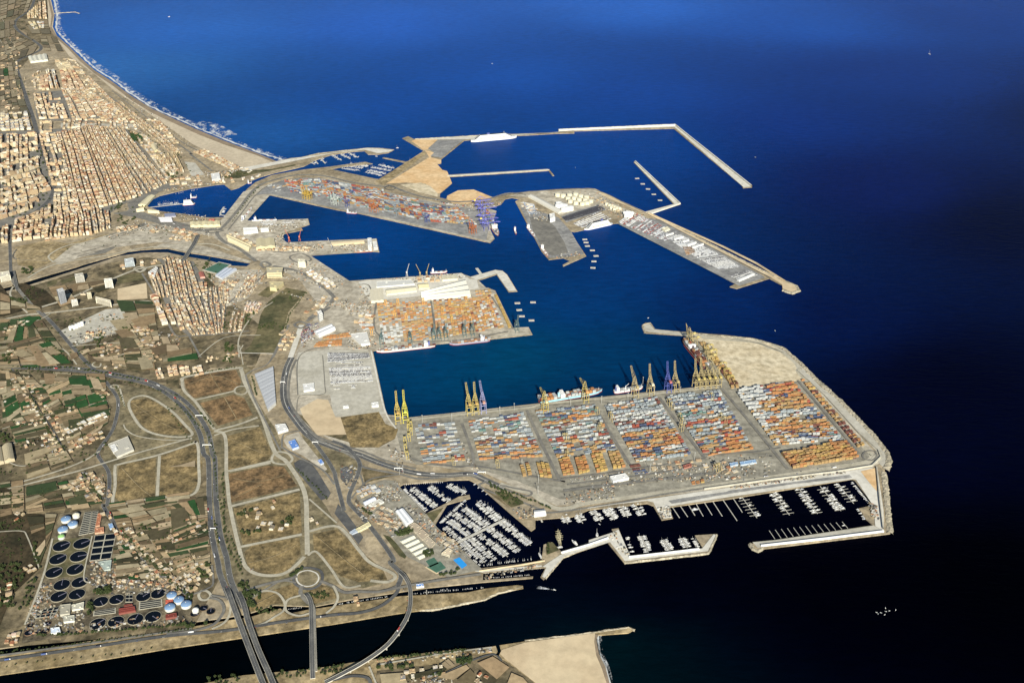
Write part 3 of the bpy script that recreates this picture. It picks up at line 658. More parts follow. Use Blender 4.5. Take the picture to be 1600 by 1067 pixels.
# ---------------------------------------------------------------- bridges
def bridge(s, w, h, label, mat=AS, every=55, ramp_=0.12, rail='concrete'):
    pts = smooth(W(s), 6)
    n = len(pts)
    zs = []
    for i in range(n):
        t = i / (n - 1)
        e = min(1, min(t, 1 - t) / ramp_) if ramp_ else 1
        zs.append(4.6 + (h - 4.6) * (e * e * (3 - 2 * e)))
    mid = pts[n // 2]
    root = empty('road_bridge', (mid.x, mid.y, 0)); tag(root, label, 'bridge', 'road bridges')
    sh = [p - Vector((mid.x, mid.y, 0)) for p in pts]
    mb = MB(); ribbon(mb, sh, w, 0, thick=1.8, zs=zs); mb.build('deck', 'pale_concrete', root)
    mb = MB(); ribbon(mb, sh, w - 1.8, 0, zs=[z + 0.35 for z in zs]); mb.build('carriageway', mat, root)
    mb = MB(); ribbon(mb, sh, 0.35, 0, zs=[z + 0.7 for z in zs]); mb.build('lane_line', 'white_line', root)
    for sgn in (-1, 1):
        mb = MB(); ribbon(mb, sh, 0.7, 0, off=sgn * (w / 2 - 0.4), thick=1.2, zs=[z + 1.2 for z in zs]); mb.build('parapet', rail, root)
    acc = every / 2
    for i in range(1, n):
        seg = (sh[i] - sh[i - 1]).length; acc += seg
        if acc >= every and zs[i] > 7:
            acc = 0
            d = (sh[i] - sh[i - 1]); a = math.atan2(d.y, d.x)
            mb = MB(); mb.box((0, 0, -4), (2.5, w * 0.7, zs[i] + 1.9), a)
            p_ = mb.build('pier', 'concrete', root); p_.location = (sh[i].x, sh[i].y, 0)
    return root
bridge('k 500 200 545 330 600 480 660 640 740 850 815 1040 850 1110', 15, 13, 'western highway bridge over the dark river, nearest the circular settling tanks')
bridge('k 600 240 650 370 690 520 770 740 850 920 900 1040 940 1110', 15, 13, 'second highway bridge over the dark river, running just right of the western one')
bridge('k 1160 250 1205 340 1212 500 1215 700 1220 960', 13, 10, 'narrow straight road bridge from the white ringed roundabout over the river')
bridge('k 1190 320 1232 380 1238 500 1245 700 1250 900', 5, 9, 'slender footbridge beside the narrow straight road bridge', WA)
bridge('l 345 40 375 80 400 130 406 200 395 270 360 340 290 430 200 500 90 565 -40 620', 12, 12, 'long curved road bridge sweeping over the river mouth')
bridge('h 480 40 450 110 400 190 345 275', 20, 9, 'dark bridge over the short blue canal beside the old quarter', AS, 40)
bridge('c 110 20 125 90 145 180', 14, 8, 'small bridge over the narrow dark canal at the left edge', AS, 30)

# ================================================================ FIELDS
FP = [(0.30, 0.245, 0.15), (0.33, 0.28, 0.18), (0.26, 0.22, 0.14), (0.28, 0.20, 0.115), (0.21, 0.15, 0.085), (0.34, 0.255, 0.15), (0.13, 0.095, 0.055), (0.25, 0.195, 0.12), (0.08, 0.068, 0.038), (0.035, 0.055, 0.022), (0.37, 0.29, 0.185), (0.055, 0.06, 0.028), (0.16, 0.125, 0.07), (0.045, 0.042, 0.022)]
GREEN = (0.02, 0.062, 0.018)
def bil(q, u, v): return (q[0] * (1 - u) + q[1] * u) * (1 - v) + (q[3] * (1 - u) + q[2] * u) * v
fields = MB()
def field_patch(s, nu, nv, green=0.08, gap=0.04, pal=FP, jit=0.35):
    q = W(s) if isinstance(s, str) else s
    z = lift(4.0) + 0.2
    us = [0]; 
    for i in range(nu): us.append(us[-1] + 1 + U(-jit, jit))
    us = [u / us[-1] for u in us]
    for i in range(nu):
        vs = [0]; nn = max(1, int(nv * U(0.6, 1.4)))
        for k in range(nn): vs.append(vs[-1] + 1 + U(-jit * 1.6, jit * 1.6))
        vs = [v / vs[-1] for v in vs]
        for k in range(nn):
            if R() < 0.06: continue
            c = GREEN if R() < green * .55 else random.choice(pal)
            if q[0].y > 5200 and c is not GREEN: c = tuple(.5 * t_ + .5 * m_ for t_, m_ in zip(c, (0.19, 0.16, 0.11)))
            kk = U(0.9, 1.3)
            fields.col = tuple(x * kk for x in c)
            gu, gv = gap * (us[i + 1] - us[i]), 0.07 * (vs[k + 1] - vs[k])
            a, b_, c_, d_ = us[i] + gu, us[i + 1] - gu, vs[k] + gv, vs[k + 1] - gv
            f4 = [bil(q, a, c_), bil(q, b_, c_), bil(q, b_, d_), bil(q, a, d_)]
            fields.poly([(p.x, p.y, z) for p in reversed(f4)] if (f4[1] - f4[0]).cross(f4[2] - f4[1]).z < 0 else [(p.x, p.y, z) for p in f4])
for s, nu, nv, g_ in (
    ('d 0 0 200 -60 300 200 20 300', 3, 10, .08), ('d 280 100 560 -40 640 120 420 260', 2, 9, .12), ('d 60 300 330 210 470 440 130 500', 3, 10, .06), ('d 480 330 930 200 900 350 590 560', 3, 9, .05), ('d 200 620 560 560 620 650 220 800', 2, 5, .05), ('d 0 830 200 800 210 1060 0 1080', 2, 8, .1), ('d 210 880 720 780 860 1000 230 1090', 4, 10, .1),
    ('e 900 40 1590 -60 1600 250 1010 330', 4, 12, .12), ('e 1040 330 1600 220 1600 620 1290 620', 4, 14, .08), ('e 940 400 1060 380 1330 660 950 690', 3, 9, .1), ('j -20 340 340 300 360 700 0 740', 3, 12, .1), ('j 0 700 370 640 370 920 90 990', 3, 10, .06), ('e 210 110 480 130 420 330 330 560', 2, 6, .02),
    ('c -60 430 330 400 620 810 -20 840', 4, 14, .1), ('c 350 860 880 880 900 1060 300 1080', 4, 10, .12), ('c 720 690 1260 560 1300 860 800 790', 4, 8, .04), ('c 900 430 1290 380 1340 640 1120 680', 3, 5, .02), ('c 0 850 240 870 420 1060 0 1080', 3, 8, .08), ('c 0 200 340 330 350 350 0 390', 3, 4, .1), ('c 400 160 860 100 950 160 500 330', 3, 4, .08), ('c 960 260 1290 280 1300 420 1060 480', 2, 4, 0),
    ('d 560 20 830 -60 920 220 640 300', 2, 5, .35), ('d 400 60 600 0 660 240 440 260', 2, 5, .3), ('d 440 230 640 180 700 300 470 350', 1, 3, .2), ('d 650 220 900 170 930 270 700 300', 1, 2, .1), ('d 500 290 660 260 720 330 540 380', 1, 2, 0), ('d 560 300 900 260 900 290 580 400', 2, 1, .1),
    ('d 0 300 280 200 380 300 30 370', 3, 3, .1), ('d 80 390 380 300 430 420 130 480', 1, 4, .1), ('d 190 590 500 500 540 520 200 670', 1, 2, 0), ('d 220 700 560 600 620 660 210 790', 1, 1, 0), ('d 210 860 480 810 490 900 210 950', 1, 1, .5), ('d 210 960 500 880 700 830 210 1060', 3, 4, .1), ('d 560 960 700 920 760 1040 600 1060', 1, 3, .1),
    ('d 560 540 880 320 830 420 600 580', 2, 3, .1), ('d 860 760 880 880 800 920 740 840', 2, 2, 0), ('d 0 30 150 0 260 180 60 330', 2, 5, .1),
    ('e 960 90 1380 20 1420 160 1200 230', 2, 4, .2), ('e 1420 60 1560 20 1600 240 1440 250', 2, 1, 0), ('e 1150 240 1430 190 1440 330 1220 350', 2, 3, .15), ('e 1450 260 1600 220 1600 330 1500 340', 1, 2, .3), ('e 1100 330 1430 230 1420 400 1200 400', 2, 3, .1), ('e 1440 440 1600 400 1600 560 1560 600', 1, 4, 0), ('e 1150 390 1450 350 1600 660 1330 640', 2, 5, .1),
    ('e 960 480 1080 440 1170 560 970 560', 1, 3, .2), ('e 960 560 1160 540 1230 620 960 680', 1, 4, .2), ('e 0 80 200 30 200 110 0 160', 2, 3, 0), ('j -10 60 130 40 250 0 260 60', 1, 1, 0) ,
    ('j 30 370 310 300 330 470 180 470', 4, 1, .3), ('j 30 400 150 380 240 560 40 600', 1, 2, 0), ('j 50 580 330 480 350 560 50 700', 1, 5, .15), ('j 50 700 360 600 360 720 80 780', 1, 4, .1), ('j 0 780 340 720 360 800 90 900', 2, 5, .05), ('j 100 900 360 820 360 900 230 980', 1, 3, 0), ('e 1560 600 1620 560 j 350 860 100 930', 2, 3, .1),
    ('c 50 620 110 460 290 510 310 580', 1, 4, .35), ('c 130 430 240 400 330 420 250 500', 1, 2, .4), ('c 70 700 420 610 600 800 330 820', 3, 3, .25), ('c 40 640 300 570 400 600 70 690', 1, 2, .1), ('c 0 430 160 420 60 600 0 620', 2, 3, .1), ('c 230 640 420 620 590 810 330 815', 2, 1, 0),
    ('c 980 560 1110 580 1170 670 1010 690', 1, 1, 0), ('c 940 520 1090 500 1130 570 1020 590', 1, 1, 0), ('c 1230 660 1480 620 1480 680 1300 740', 1, 2, 0), ('c 1350 760 1610 700 1610 745 1350 790', 1, 1, 1), ('c 1340 570 1400 570 1430 640 1360 640', 1, 1, 1), ('c 720 700 800 770 860 800 740 780', 1, 1, .1), ('c 1080 430 1290 380 1310 460 1140 510', 1, 1, 0), ('c 860 750 1140 690 1160 740 860 780', 2, 1, .2), ('c 1140 740 1260 740 1290 840 1180 860', 1, 1, 0), ('c 575 720 640 700 660 740 600 770', 1, 1, 1), ('c 660 700 740 670 760 690 690 730', 1, 1, 1), ('c 970 170 1220 120 1240 250 980 270', 1, 1, 0), ('c 650 150 740 130 750 180 640 190', 1, 1, .2),
    ('c 330 960 560 880 620 950 400 1060', 1, 4, .2), ('c 560 900 720 900 780 1060 600 1060', 1, 4, .3), ('c 740 900 820 920 900 1060 800 1060', 1, 3, .1), ('c 0 850 130 880 180 1000 0 1060', 3, 4, .1), ('c 400 950 540 900 560 940 420 1000', 1, 3, .2), ('c 360 870 700 900 560 960 380 980', 3, 3, .1),
    ('i 0 0 90 0 130 60 0 60', 1, 1, 0), ('i 0 115 260 65 280 125 0 145', 1, 1, 1), ('i 0 60 220 20 230 70 0 105', 1, 2, 0),
    ('l 530 600 700 530 740 580 760 640', 1, 4, .3), ('l 740 520 830 485 930 550 860 620', 1, 1, 0), ('l 240 580 370 570 400 640 250 640', 1, 1, 0), ('l 380 590 600 540 600 560 400 620', 1, 1, 0), ('l 930 570 990 600 1030 640 900 640', 1, 1, 0), ('l 560 530 600 500 640 540 600 560', 2, 1, 0), ('l 640 500 720 490 720 520 640 530', 1, 1, .9),
    ('a 0 0 220 -60 170 80 0 130', 5, 6, .08), ('a 0 140 90 130 100 230 0 250', 3, 4, .1), ('a 0 250 100 230 240 290 0 390', 5, 6, .1), ('a 130 320 240 290 210 340 110 380', 2, 2, .1), ('a 0 390 95 400 150 600 0 640', 4, 9, .1), ('a 0 640 150 620 200 740 0 740', 4, 4, .1), ('a 250 230 350 230 400 330 270 320', 3, 4, .1), ('a 150 130 300 130 320 220 200 220', 2, 3, .05), ('a 110 180 220 240 200 260 130 200', 2, 2, 0), ('a -400 -60 0 -40 0 740 -400 780', 9, 22, .08)):
    field_patch(s, nu, nv, g_)
field_patch('g 10 160 110 150 130 210 40 230', 1, 1, 1)
tag(fields.build('fields', 'crop'), kind='structure')
# large sandy plot shapes
sheet('bare_plot', 'sand', 'j 40 400 140 370 200 540 60 590', 'c 980 170 1220 120 1230 250 980 265', base=4.6)

# ================================================================ SEA DEFENCES (rock armour, parapet walls)
def defence(s, w, h, label, mat='rock', name='rock_revetment', cat='revetment', off=0):
    pts = W(s); mid = pts[len(pts) // 2]
    sh = [p - Vector((mid.x, mid.y, 0)) for p in pts]
    mb = MB(); k = len(sh)
    prof = [(-0.5, -1.5), (-0.28, h * 0.7), (0, h), (0.28, h * 0.8), (0.5, -1.5)] if mat == 'rock' else [(-0.5, 0), (-0.5, h), (0.5, h), (0.5, 0)]
    dn = []
    dense = []
    for i in range(k - 1):
        m = max(1, int((sh[i + 1] - sh[i]).length / (9 if mat == 'rock' else 60)))
        for j in range(m): dense.append(sh[i].lerp(sh[i + 1], j / m))
    dense.append(sh[-1])
    rows = []
    for i, p in enumerate(dense):
        a, b_ = dense[max(i - 1, 0)], dense[min(i + 1, len(dense) - 1)]
        d = (b_ - a); d.z = 0; d.normalize(); sv = Vector((d.y, -d.x, 0))
        r0 = len(mb.v)
        for (t, z) in prof:
            j = w * 0.09 if mat == 'rock' else 0
            q = p + sv * (t * w + off + U(-j, j))
            mb.v.append((q.x, q.y, z + (U(-1.2, 1.2) if mat == 'rock' else LAND_Z)))
        rows.append(r0)
    for a, b_ in zip(rows, rows[1:]):
        for i in range(len(prof) - 1): mb.face((a + i, a + i + 1, b_ + i + 1, b_ + i))
    o = mb.build(name, mat); o.location = (mid.x, mid.y, 0)
    tag(o, label, cat, 'rock armour and sea walls')
    return o
defence('q 860 0 1130 240 1400 520 1520 670 1540 740 p 1500 210', 28, 6, 'rough rock slope outside the rounded corner of the large container yard')
defence('v 510 165 1060 212 1300 285 1450 415 1600 575', 22, 6, 'rock slope along the seaward side of the pale reclaimed ground')
defence('p 1480 230 1500 400 1530 700 1540 820', 26, 6, 'rock slope outside the right wall of the lower marina')
defence('v 150 165 130 95 190 78 225 125', 12, 5, 'rounded rock tip of the short mole left of the pale reclaimed ground')
defence('z 300 20 1200 478 1400 572', 22, 6, 'rock slope on the seaward side of the long car storage mole')
defence('z 1400 572 1515 620 1535 660 1480 682 1405 655', 22, 5, 'rounded rocky head of the long car storage mole')
defence('p 200 915 225 965 275 985 320 955', 16, 5, 'rocky tip of the lower marina mole')
defence('y 370 92 1100 60 1580 448', 14, 8, 'pale rock slope outside the angled outer breakwater')
defence('x 470 148 930 122 1250 104', 14, 6, 'rock slope behind the moored white cruise ship')
defence('l 1000 402 1250 372 1540 332 1575 345', 11, 4, 'long thin rock jetty beside the beach at the bottom edge')
defence('l 430 240 520 240 790 186 860 152 990 122', 8, 3.5, 'rough stone bank along the river spit near the curved bridge')
defence('w 710 65 960 2 F 575 231.5 600 232.5', 12, 5, 'rock slope on the beach side of the far small marina breakwater')
defence('o 340 975 1150 884 1230 705', 10, 4.5, 'pale stone outer slope of the small hooked marina mole')
defence('n 930 1005 1100 802 1590 600', 9, 4, 'stone outer slope of the angled marina mole near the tall ship')
defence('a 300 88 400 80 470 76 500 86', 18, 4, 'short rock groyne by the far town at the top left')
defence('p 300 946 900 878 1480 806', 3.5, 7, 'white parapet wall along the lower marina mole', 'white_paint', 'sea_wall', 'wall')
defence('o 385 930 900 872 1060 852', 3, 6, 'white parapet wall on the small hooked marina mole', 'white_paint', 'sea_wall', 'wall')
defence('n 1090 765 1350 690 1540 622', 3, 6, 'white parapet wall on the angled marina mole near the tall ship', 'white_paint', 'sea_wall', 'wall')
defence('y 372 97 1100 66 1575 446', 6, 9, 'pale parapet wall along the angled outer breakwater', 'pale_concrete', 'sea_wall', 'wall')
defence('y 850 292 1130 556 940 622', 6, 7, 'pale parapet wall along the inner hooked breakwater', 'pale_concrete', 'sea_wall', 'wall')
defence('z 280 20 900 300 1180 440 1420 590', 4, 8, 'tan parapet wall along the long car storage mole', 'sand', 'sea_wall', 'wall')
defence('q 780 0 1000 200 1290 520 1450 660 1470 720 1400 790 1100 840 600 900 0 985', 3.5, 6, 'long curving wall around the edge of the large container yard', 'concrete', 'sea_wall', 'wall')
defence('p 1412 190 1440 500 1475 780', 3, 7, 'straight wall on the right side of the lower marina', 'concrete', 'sea_wall', 'wall')
defence('x 740 456 1590 404', 7, 2, 'straight thin inner mole crossing the far basin', 'pale_concrete', 'sea_wall', 'wall')
defence('n 300 938 700 880 930 838', 2.5, 4, 'low tan wall along the marina breakwater beside the blue pool', 'sand', 'sea_wall', 'wall')
# surf along the beaches
surf = MB()
ribbon(surf, smooth(W('a 345 0 360 100 375 180 420 250 500 320 600 400 720 480 830 570 960 650 1110 730 1250 790 1420 870 1620 940 F 440 250', 0.6), 8), 40, 0.7)
ribbon(surf, smooth(W('a 1230 770 1330 790 1440 850', 0.6), 5), 95, 0.9)
ribbon(surf, smooth(W('l 1385 375 1395 470 1425 540 1450 640', 0.6), 5), 16, 0.8)
sl_ = MB(); SP = smooth(W('a 330 0 350 98 345 172 372 224 442 293 515 363 605 443 715 513 832 603 962 683 1112 751 1242 809 1412 878 1610 955 F 440 250.5', 0.6), 8)
for i_, p_ in enumerate(SP): p_.x += U(-5, 5); p_.y += U(-5, 5)
ribbon(sl_, SP, 15, 1.1, off=-10); ribbon(surf, SP, 22, 1.0, off=-32)
ribbon(sl_, smooth(W('l 1380 375 1392 470 1420 540 1448 640', 0.6), 6), 5, 1.1)
tag(sl_.build('breaking_wave', 'surf_line'), 'thin continuous white line of breaking waves along the sand', 'surf', kind='stuff')
wk = W('l 1060 122 1155 138', 0.5); wv = MB()
wv.poly([tuple(wk[1]), (wk[0].x, wk[0].y + 7, .5), (wk[0].x, wk[0].y - 7, .5)])
tag(wv.build('boat_wake', 'foam'), 'thin white wake trailing the motor boat at the river mouth', 'wake', kind='stuff')
tag(surf.build('surf', 'foam'), 'white surf breaking along the sandy beaches', 'surf', kind='stuff')

# ================================================================ HOUSES
ROOFS = [(0.42, 0.28, 0.17), (0.46, 0.34, 0.21), (0.50, 0.42, 0.29), (0.56, 0.50, 0.40), (0.38, 0.21, 0.12), (0.44, 0.31, 0.20), (0.34, 0.25, 0.16), (0.33, 0.13, 0.07), (0.30, 0.25, 0.19), (0.48, 0.36, 0.24)]
PALE = [(0.56, 0.50, 0.40), (0.50, 0.43, 0.31), (0.44, 0.33, 0.22), (0.62, 0.59, 0.52), (0.42, 0.28, 0.18), (0.48, 0.38, 0.26), (0.38, 0.19, 0.11), (0.36, 0.31, 0.24), (0.60, 0.58, 0.54), (0.22, 0.19, 0.15)]
WALLS = [(0.50, 0.42, 0.28), (0.56, 0.50, 0.38), (0.44, 0.34, 0.22), (0.62, 0.58, 0.48), (0.40, 0.29, 0.19), (0.50, 0.40, 0.26)]
HOUSES = []   # centre x, y, width, depth, angle, height, roof colour, wall colour, district, gabled
def cell(q, a, b_, c_, d_):
    p = [bil(q, a, c_), bil(q, b_, c_), bil(q, b_, d_), bil(q, a, d_)]
    cx, cy = sum(v.x for v in p) / 4, sum(v.y for v in p) / 4
    e = (p[3] + p[2] - p[0] - p[1]); f = (p[1] + p[2] - p[0] - p[3])
    ang = math.atan2(f.y, f.x)
    dd = e.normalized(); wdt = abs((f / 2).dot(Vector((dd.y, -dd.x, 0)))); 
    ang = math.atan2(e.y, e.x) - math.pi / 2
    return cx, cy, wdt, (e / 2).length, ang
def town(s, cols, lot, h, pal, district, gap=7, half=2, skip=0.03, gable=0.1, court=0.0):
    """rows of terraced blocks between parallel streets"""
    q = W(s); wtop = (q[1] - q[0]).length; wbot = (q[2] - q[3]).length; wid = (wtop + wbot) / 2
    ln = ((q[3] - q[0]).length + (q[2] - q[1]).length) / 2
    g = gap / wid
    ue = [0]
    for i in range(cols): ue.append(ue[-1] + U(.68, 1.35))
    ue = [u / ue[-1] for u in ue]
    ph, am = U(0, 6), 0.10 / cols
    for i in range(cols):
        gi = g * U(.6, 1.25)
        u0, u1 = ue[i] + gi / 2, ue[i + 1] - gi / 2
        for hh in range(half):
            a = u0 + (u1 - u0) * hh / half; b_ = u0 + (u1 - u0) * (hh + 1) / half
            v = 0.0; hb = U(*h)
            cross = U(90, 150) / ln
            nxt = cross * U(0.5, 1)
            while v < 1 - 0.4 * lot / ln:
                dv = lot * U(0.6, 1.6) / ln
                if v > nxt: v += 9 / ln; nxt = v + cross; hb = U(*h)
                if R() > skip + .03:
                    inset = U(.05, .4) * (b_ - a) if R() < 0.55 else 0
                    sh_ = am * math.sin(v * 7 + ph) * (1 if 0 < i < cols - 1 else .3)
                    x, y, w_, d_, an = cell(q, a + sh_ + (inset if hh == 1 else 0), b_ + sh_ - (inset if hh == 0 else 0), v, min(1, v + dv))
                    hq = max(4, hb + U(-4.2, 4.2))
                    gb = R() < gable
                    rc = random.choice(pal) if not gb else (0.40, 0.19, 0.11)
                    k = U(0.85, 1.1)
                    HOUSES.append((x, y, max(4, w_ - 0.15), max(4, d_ - 0.15), an, hq, tuple(c * k for c in rc), random.choice(WALLS), district, gb))
                v += dv
def blocks(s, nu, nv, h, pal, district, gap=14, depth=13, jit=.25):
    """closed city blocks: a ring of houses of uneven height round a courtyard"""
    q = W(s)
    us = [0]; vs = [0]
    for i in range(nu): us.append(us[-1] + U(1 - jit, 1 + jit))
    for i in range(nv): vs.append(vs[-1] + U(1 - jit, 1 + jit))
    us = [u / us[-1] for u in us]; vs = [v / vs[-1] for v in vs]
    for i in range(nu):
        for j in range(nv):
            if R() < .05: continue
            p = [bil(q, us[i], vs[j]), bil(q, us[i + 1], vs[j]), bil(q, us[i + 1], vs[j + 1]), bil(q, us[i], vs[j + 1])]
            c = sum(p, Vector()) / 4
            r_ = ((p[1] - p[0]).length + (p[2] - p[1]).length) / 2
            if r_ < 1: continue
            k = 1 - gap / r_; p = [c + (v - c) * k for v in p]; hb = U(*h)
            base = random.choice(pal)
            for e in range(4):
                a, b_ = p[e], p[(e + 1) % 4]; L = (b_ - a).length; d = (b_ - a).normalized(); nr = Vector((-d.y, d.x, 0))
                if nr.dot(c - a) < 0: nr = -nr
                t = depth if e % 2 else 0
                end = L - (depth if e % 2 else 0)
                if R() < .15: continue
                while t < end - 5:
                    w_ = min(U(12, 30), end - t)
                    if R() > .06:
                        dd = depth * U(.8, 1.25); m_c = a + d * (t + w_ / 2) + nr * dd / 2
                        rc = base if R() < .45 else random.choice(pal); kk = U(.85, 1.12)
                        HOUSES.append((m_c.x, m_c.y, w_ - .2, dd, math.atan2(d.y, d.x), max(5, hb + U(-5, 4)), tuple(x * kk for x in rc), random.choice(WALLS), district, False))
                    t += w_
            if R() < .6:
                HOUSES.append((c.x, c.y, U(8, 18), U(8, 18), U(0, 3), U(3, 6), random.choice(pal), random.choice(WALLS), district, False))
ROOFS = [(r * .92, g_ * .89, b_ * .84) for r, g_, b_ in ROOFS] + [(0.36, 0.15, 0.08), (0.56, 0.51, 0.45), (0.50, 0.38, 0.31), (0.27, 0.26, 0.25)]
PALE = [(r * .92, g_ * .90, b_ * .86) for r, g_, b_ in PALE]
WALLS = [(r * .92, g_ * .89, b_ * .85) for r, g_, b_ in WALLS]
D1, D2 = 'old quarter behind the beach', 'blocks beside the curving avenue'
town('F 126 200 160 200 225 305 170 322', 6, 17, (11, 17), ROOFS, D1)
town('F 160 200 192 200 262 286 226 304', 5, 17, (9, 15), PALE, D1, gap=13)
town('F 88 210 126 203 170 322 118 332', 4, 18, (11, 19), ROOFS, D1)
blocks('F 60 214 88 210 118 300 84 300', 2, 7, (14, 24), ROOFS + PALE, D1, gap=10)
blocks('F 84 303 118 303 130 332 84 340', 3, 3, (14, 22), PALE, D1, gap=9)
town('F 82 338 140 332 146 367 76 372', 6, 20, (14, 22), ROOFS, D1, gap=10)
town('F 140 325 172 333 174 356 147 366', 3, 18, (12, 18), PALE, D1, gap=14)
blocks('F 24 348 82 322 76 372 18 380', 4, 3, (15, 24), ROOFS, D1, gap=12)
blocks('F 0 212 60 212 62 262 0 285', 4, 4, (16, 28), ROOFS, D2)
blocks('F 0 287 62 268 82 298 0 320', 4, 3, (16, 28), PALE + ROOFS, D2)
blocks('F 0 322 60 306 62 324 0 345', 4, 2, (14, 24), PALE, D2)
blocks('F -120 220 0 212 0 346 -160 366', 7, 9, (14, 26), ROOFS, D2)
town('F -60 372 16 356 14 380 -60 386', 4, 24, (14, 22), ROOFS, D1, gap=16)
blocks('a 205 590 370 578 430 745 240 750', 3, 4, (12, 20), ROOFS, 'blocks north of the old quarter', gap=20)
town('a 380 560 540 560 760 700 450 760', 4, 18, (9, 15), PALE, 'blocks north of the old quarter', gap=12)
town('a 540 640 700 650 850 770 640 760', 3, 18, (8, 14), ROOFS, 'blocks north of the old quarter', gap=14, skip=.1)
town('a 340 390 420 385 470 450 370 450', 1, 40, (14, 18), [(0.60, 0.50, 0.32)], 'long blocks on the far city edge', gap=8)
town('a 370 450 470 450 540 560 390 560', 2, 45, (12, 18), [(0.52, 0.36, 0.23)], 'long blocks on the far city edge', gap=14)
town('a 250 480 300 480 310 565 260 565', 1, 45, (14, 18), [(0.52, 0.36, 0.23)], 'long blocks on the far city edge', gap=8)
town('a 280 450 350 450 375 555 310 555', 2, 50, (18, 26), [(0.6, 0.58, 0.52)], 'long blocks on the far city edge', gap=20)
town('a 520 480 560 480 720 640 690 640', 1, 16, (5, 8), PALE, 'low houses behind the beach', gap=8)
town('a 700 650 760 640 1150 960 1060 960', 3, 15, (5, 9), ROOFS + PALE, 'low houses behind the beach', gap=14, skip=.2)
town('g 230 350 400 320 480 480 290 440', 4, 30, (14, 18), [(0.54, 0.42, 0.24)], 'cream blocks by the old dock', gap=24)
town('g 540 310 640 290 930 440 870 460', 2, 16, (7, 10), PALE, 'white seafront restaurants', gap=4)
town('a 170 90 240 30 240 110 170 120', 3, 24, (10, 16), [(0.54, 0.42, 0.24)], 'small resort at the far top left', gap=20)
town('a 240 20 290 20 300 120 240 120', 2, 24, (12, 20), ROOFS, 'small resort at the far top left', gap=12)
town('a 170 145 280 135 280 180 210 190', 2, 40, (8, 10), [(0.6, 0.55, 0.35), (0.6, 0.6, 0.56)], 'sheds near the far resort', gap=20)
town('a 0 480 170 480 190 560 0 560', 5, 14, (4, 7), PALE, 'farmhouses among the far fields', gap=60, half=1, skip=.7)
town('a 0 240 120 240 140 460 0 460', 5, 14, (4, 7), PALE, 'farmhouses among the far fields', gap=60, half=1, skip=.85)
town('a 0 560 150 560 180 720 0 720', 5, 14, (4, 7), PALE, 'farmhouses among the far fields', gap=60, half=1, skip=.8)
town('g 340 520 600 500 630 580 340 590', 3, 18, (5, 8), PALE, 'low buildings along the old dock', gap=12, skip=.35)
town('g 680 500 850 480 900 560 700 570', 3, 20, (5, 9), PALE, 'low buildings along the old dock', gap=12, skip=.3)
DN = 'blocks north of the old quarter'
blocks('F 62 192 130 186 126 200 62 210', 4, 1, (9, 15), PALE + ROOFS, DN, gap=12)
blocks('F 132 186 212 193 216 204 132 199', 4, 1, (7, 12), PALE + ROOFS, DN, gap=12)
blocks('F 205 205 230 215 282 268 262 284', 2, 4, (6, 12), PALE, 'low blocks above the old dock', gap=16)
blocks('F 228 186 250 190 290 236 272 240', 2, 4, (6, 11), ROOFS, 'low blocks above the old dock', gap=16)
blocks('F 50 120 62 112 66 140 54 142', 1, 2, (8, 14), PALE, DN, gap=14)
blocks('F 0 178 44 176 50 204 0 206', 3, 2, (8, 14), [(.5, .5, .48), (.3, .31, .33), (.44, .40, .32)], 'far sheds beside the avenue', gap=16, depth=22)
blocks('F 100 92 118 95 150 140 138 140', 1, 4, (7, 12), PALE, DN, gap=10)
blocks('F 180 356 212 352 222 360 182 366', 2, 1, (7, 10), PALE, 'sheds along the rail yard', gap=12)
D3 = 'second town below the canal'
town('h 190 240 250 240 330 560 240 560', 2, 16, (8, 13), PALE, D3, gap=8)
town('h 250 240 345 270 400 560 330 560', 2, 16, (9, 14), ROOFS, D3, gap=9)
town('h 350 270 410 265 510 540 400 560', 2, 16, (10, 15), PALE, D3, gap=9)
town('h 60 380 190 290 250 560 130 560', 3, 20, (8, 14), [(0.56, 0.40, 0.27), (0.62, 0.52, 0.38)], D3, gap=16, skip=.12)
town('h 230 570 500 570 570 770 340 790', 5, 14, (7, 12), PALE, D3, gap=10)
town('h 340 790 570 770 620 860 420 880', 4, 14, (6, 9), PALE, D3, gap=10, skip=.15)
town('h 560 480 740 470 740 610 570 610', 4, 15, (6, 10), PALE, D3, gap=10)
town('h 510 600 720 620 690 850 600 870', 4, 14, (6, 10), ROOFS + PALE, D3, gap=10)
town('h 760 680 880 690 850 840 720 850', 3, 14, (5, 8), PALE, D3, gap=10)
town('h 880 600 1020 610 980 690 850 690', 3, 12, (4, 6), [(0.62, 0.42, 0.36), (0.68, 0.62, 0.58)], D3, gap=6)
town('h 480 450 560 440 560 600 520 560', 1, 15, (8, 12), PALE, D3, gap=6)
for a in ('c 1250 250 1310 230 1345 300 1300 320', 'c 1300 340 1350 320 1400 460 1350 480'):
    town(a, 1, 18, (15, 19), [(0.66, 0.60, 0.52), (0.52, 0.34, 0.24)], 'tall terrace on the left edge of the second town', gap=2, half=1, skip=0)
for a in ('c 1360 320 1410 310 1470 460 1430 470', 'c 1430 320 1480 300 1540 500 1500 520', 'c 1490 330 1540 320 1600 470 1560 500'):
    town(a, 1, 16, (11, 15), PALE, D3, gap=2, half=2, skip=0)
town('h 880 380 1050 380 900 560 780 560', 4, 14, (4, 7), PALE, 'yards beside the yellow mill', gap=10, skip=.35)
town('h 700 420 830 420 760 500 640 470', 2, 16, (5, 8), PALE, 'yards beside the yellow mill', gap=8, skip=.25)
town('c 1290 850 1340 840 1370 910 1310 920', 1, 9, (6, 8), PALE, 'rows of new terraced houses', gap=1, half=2, skip=0)
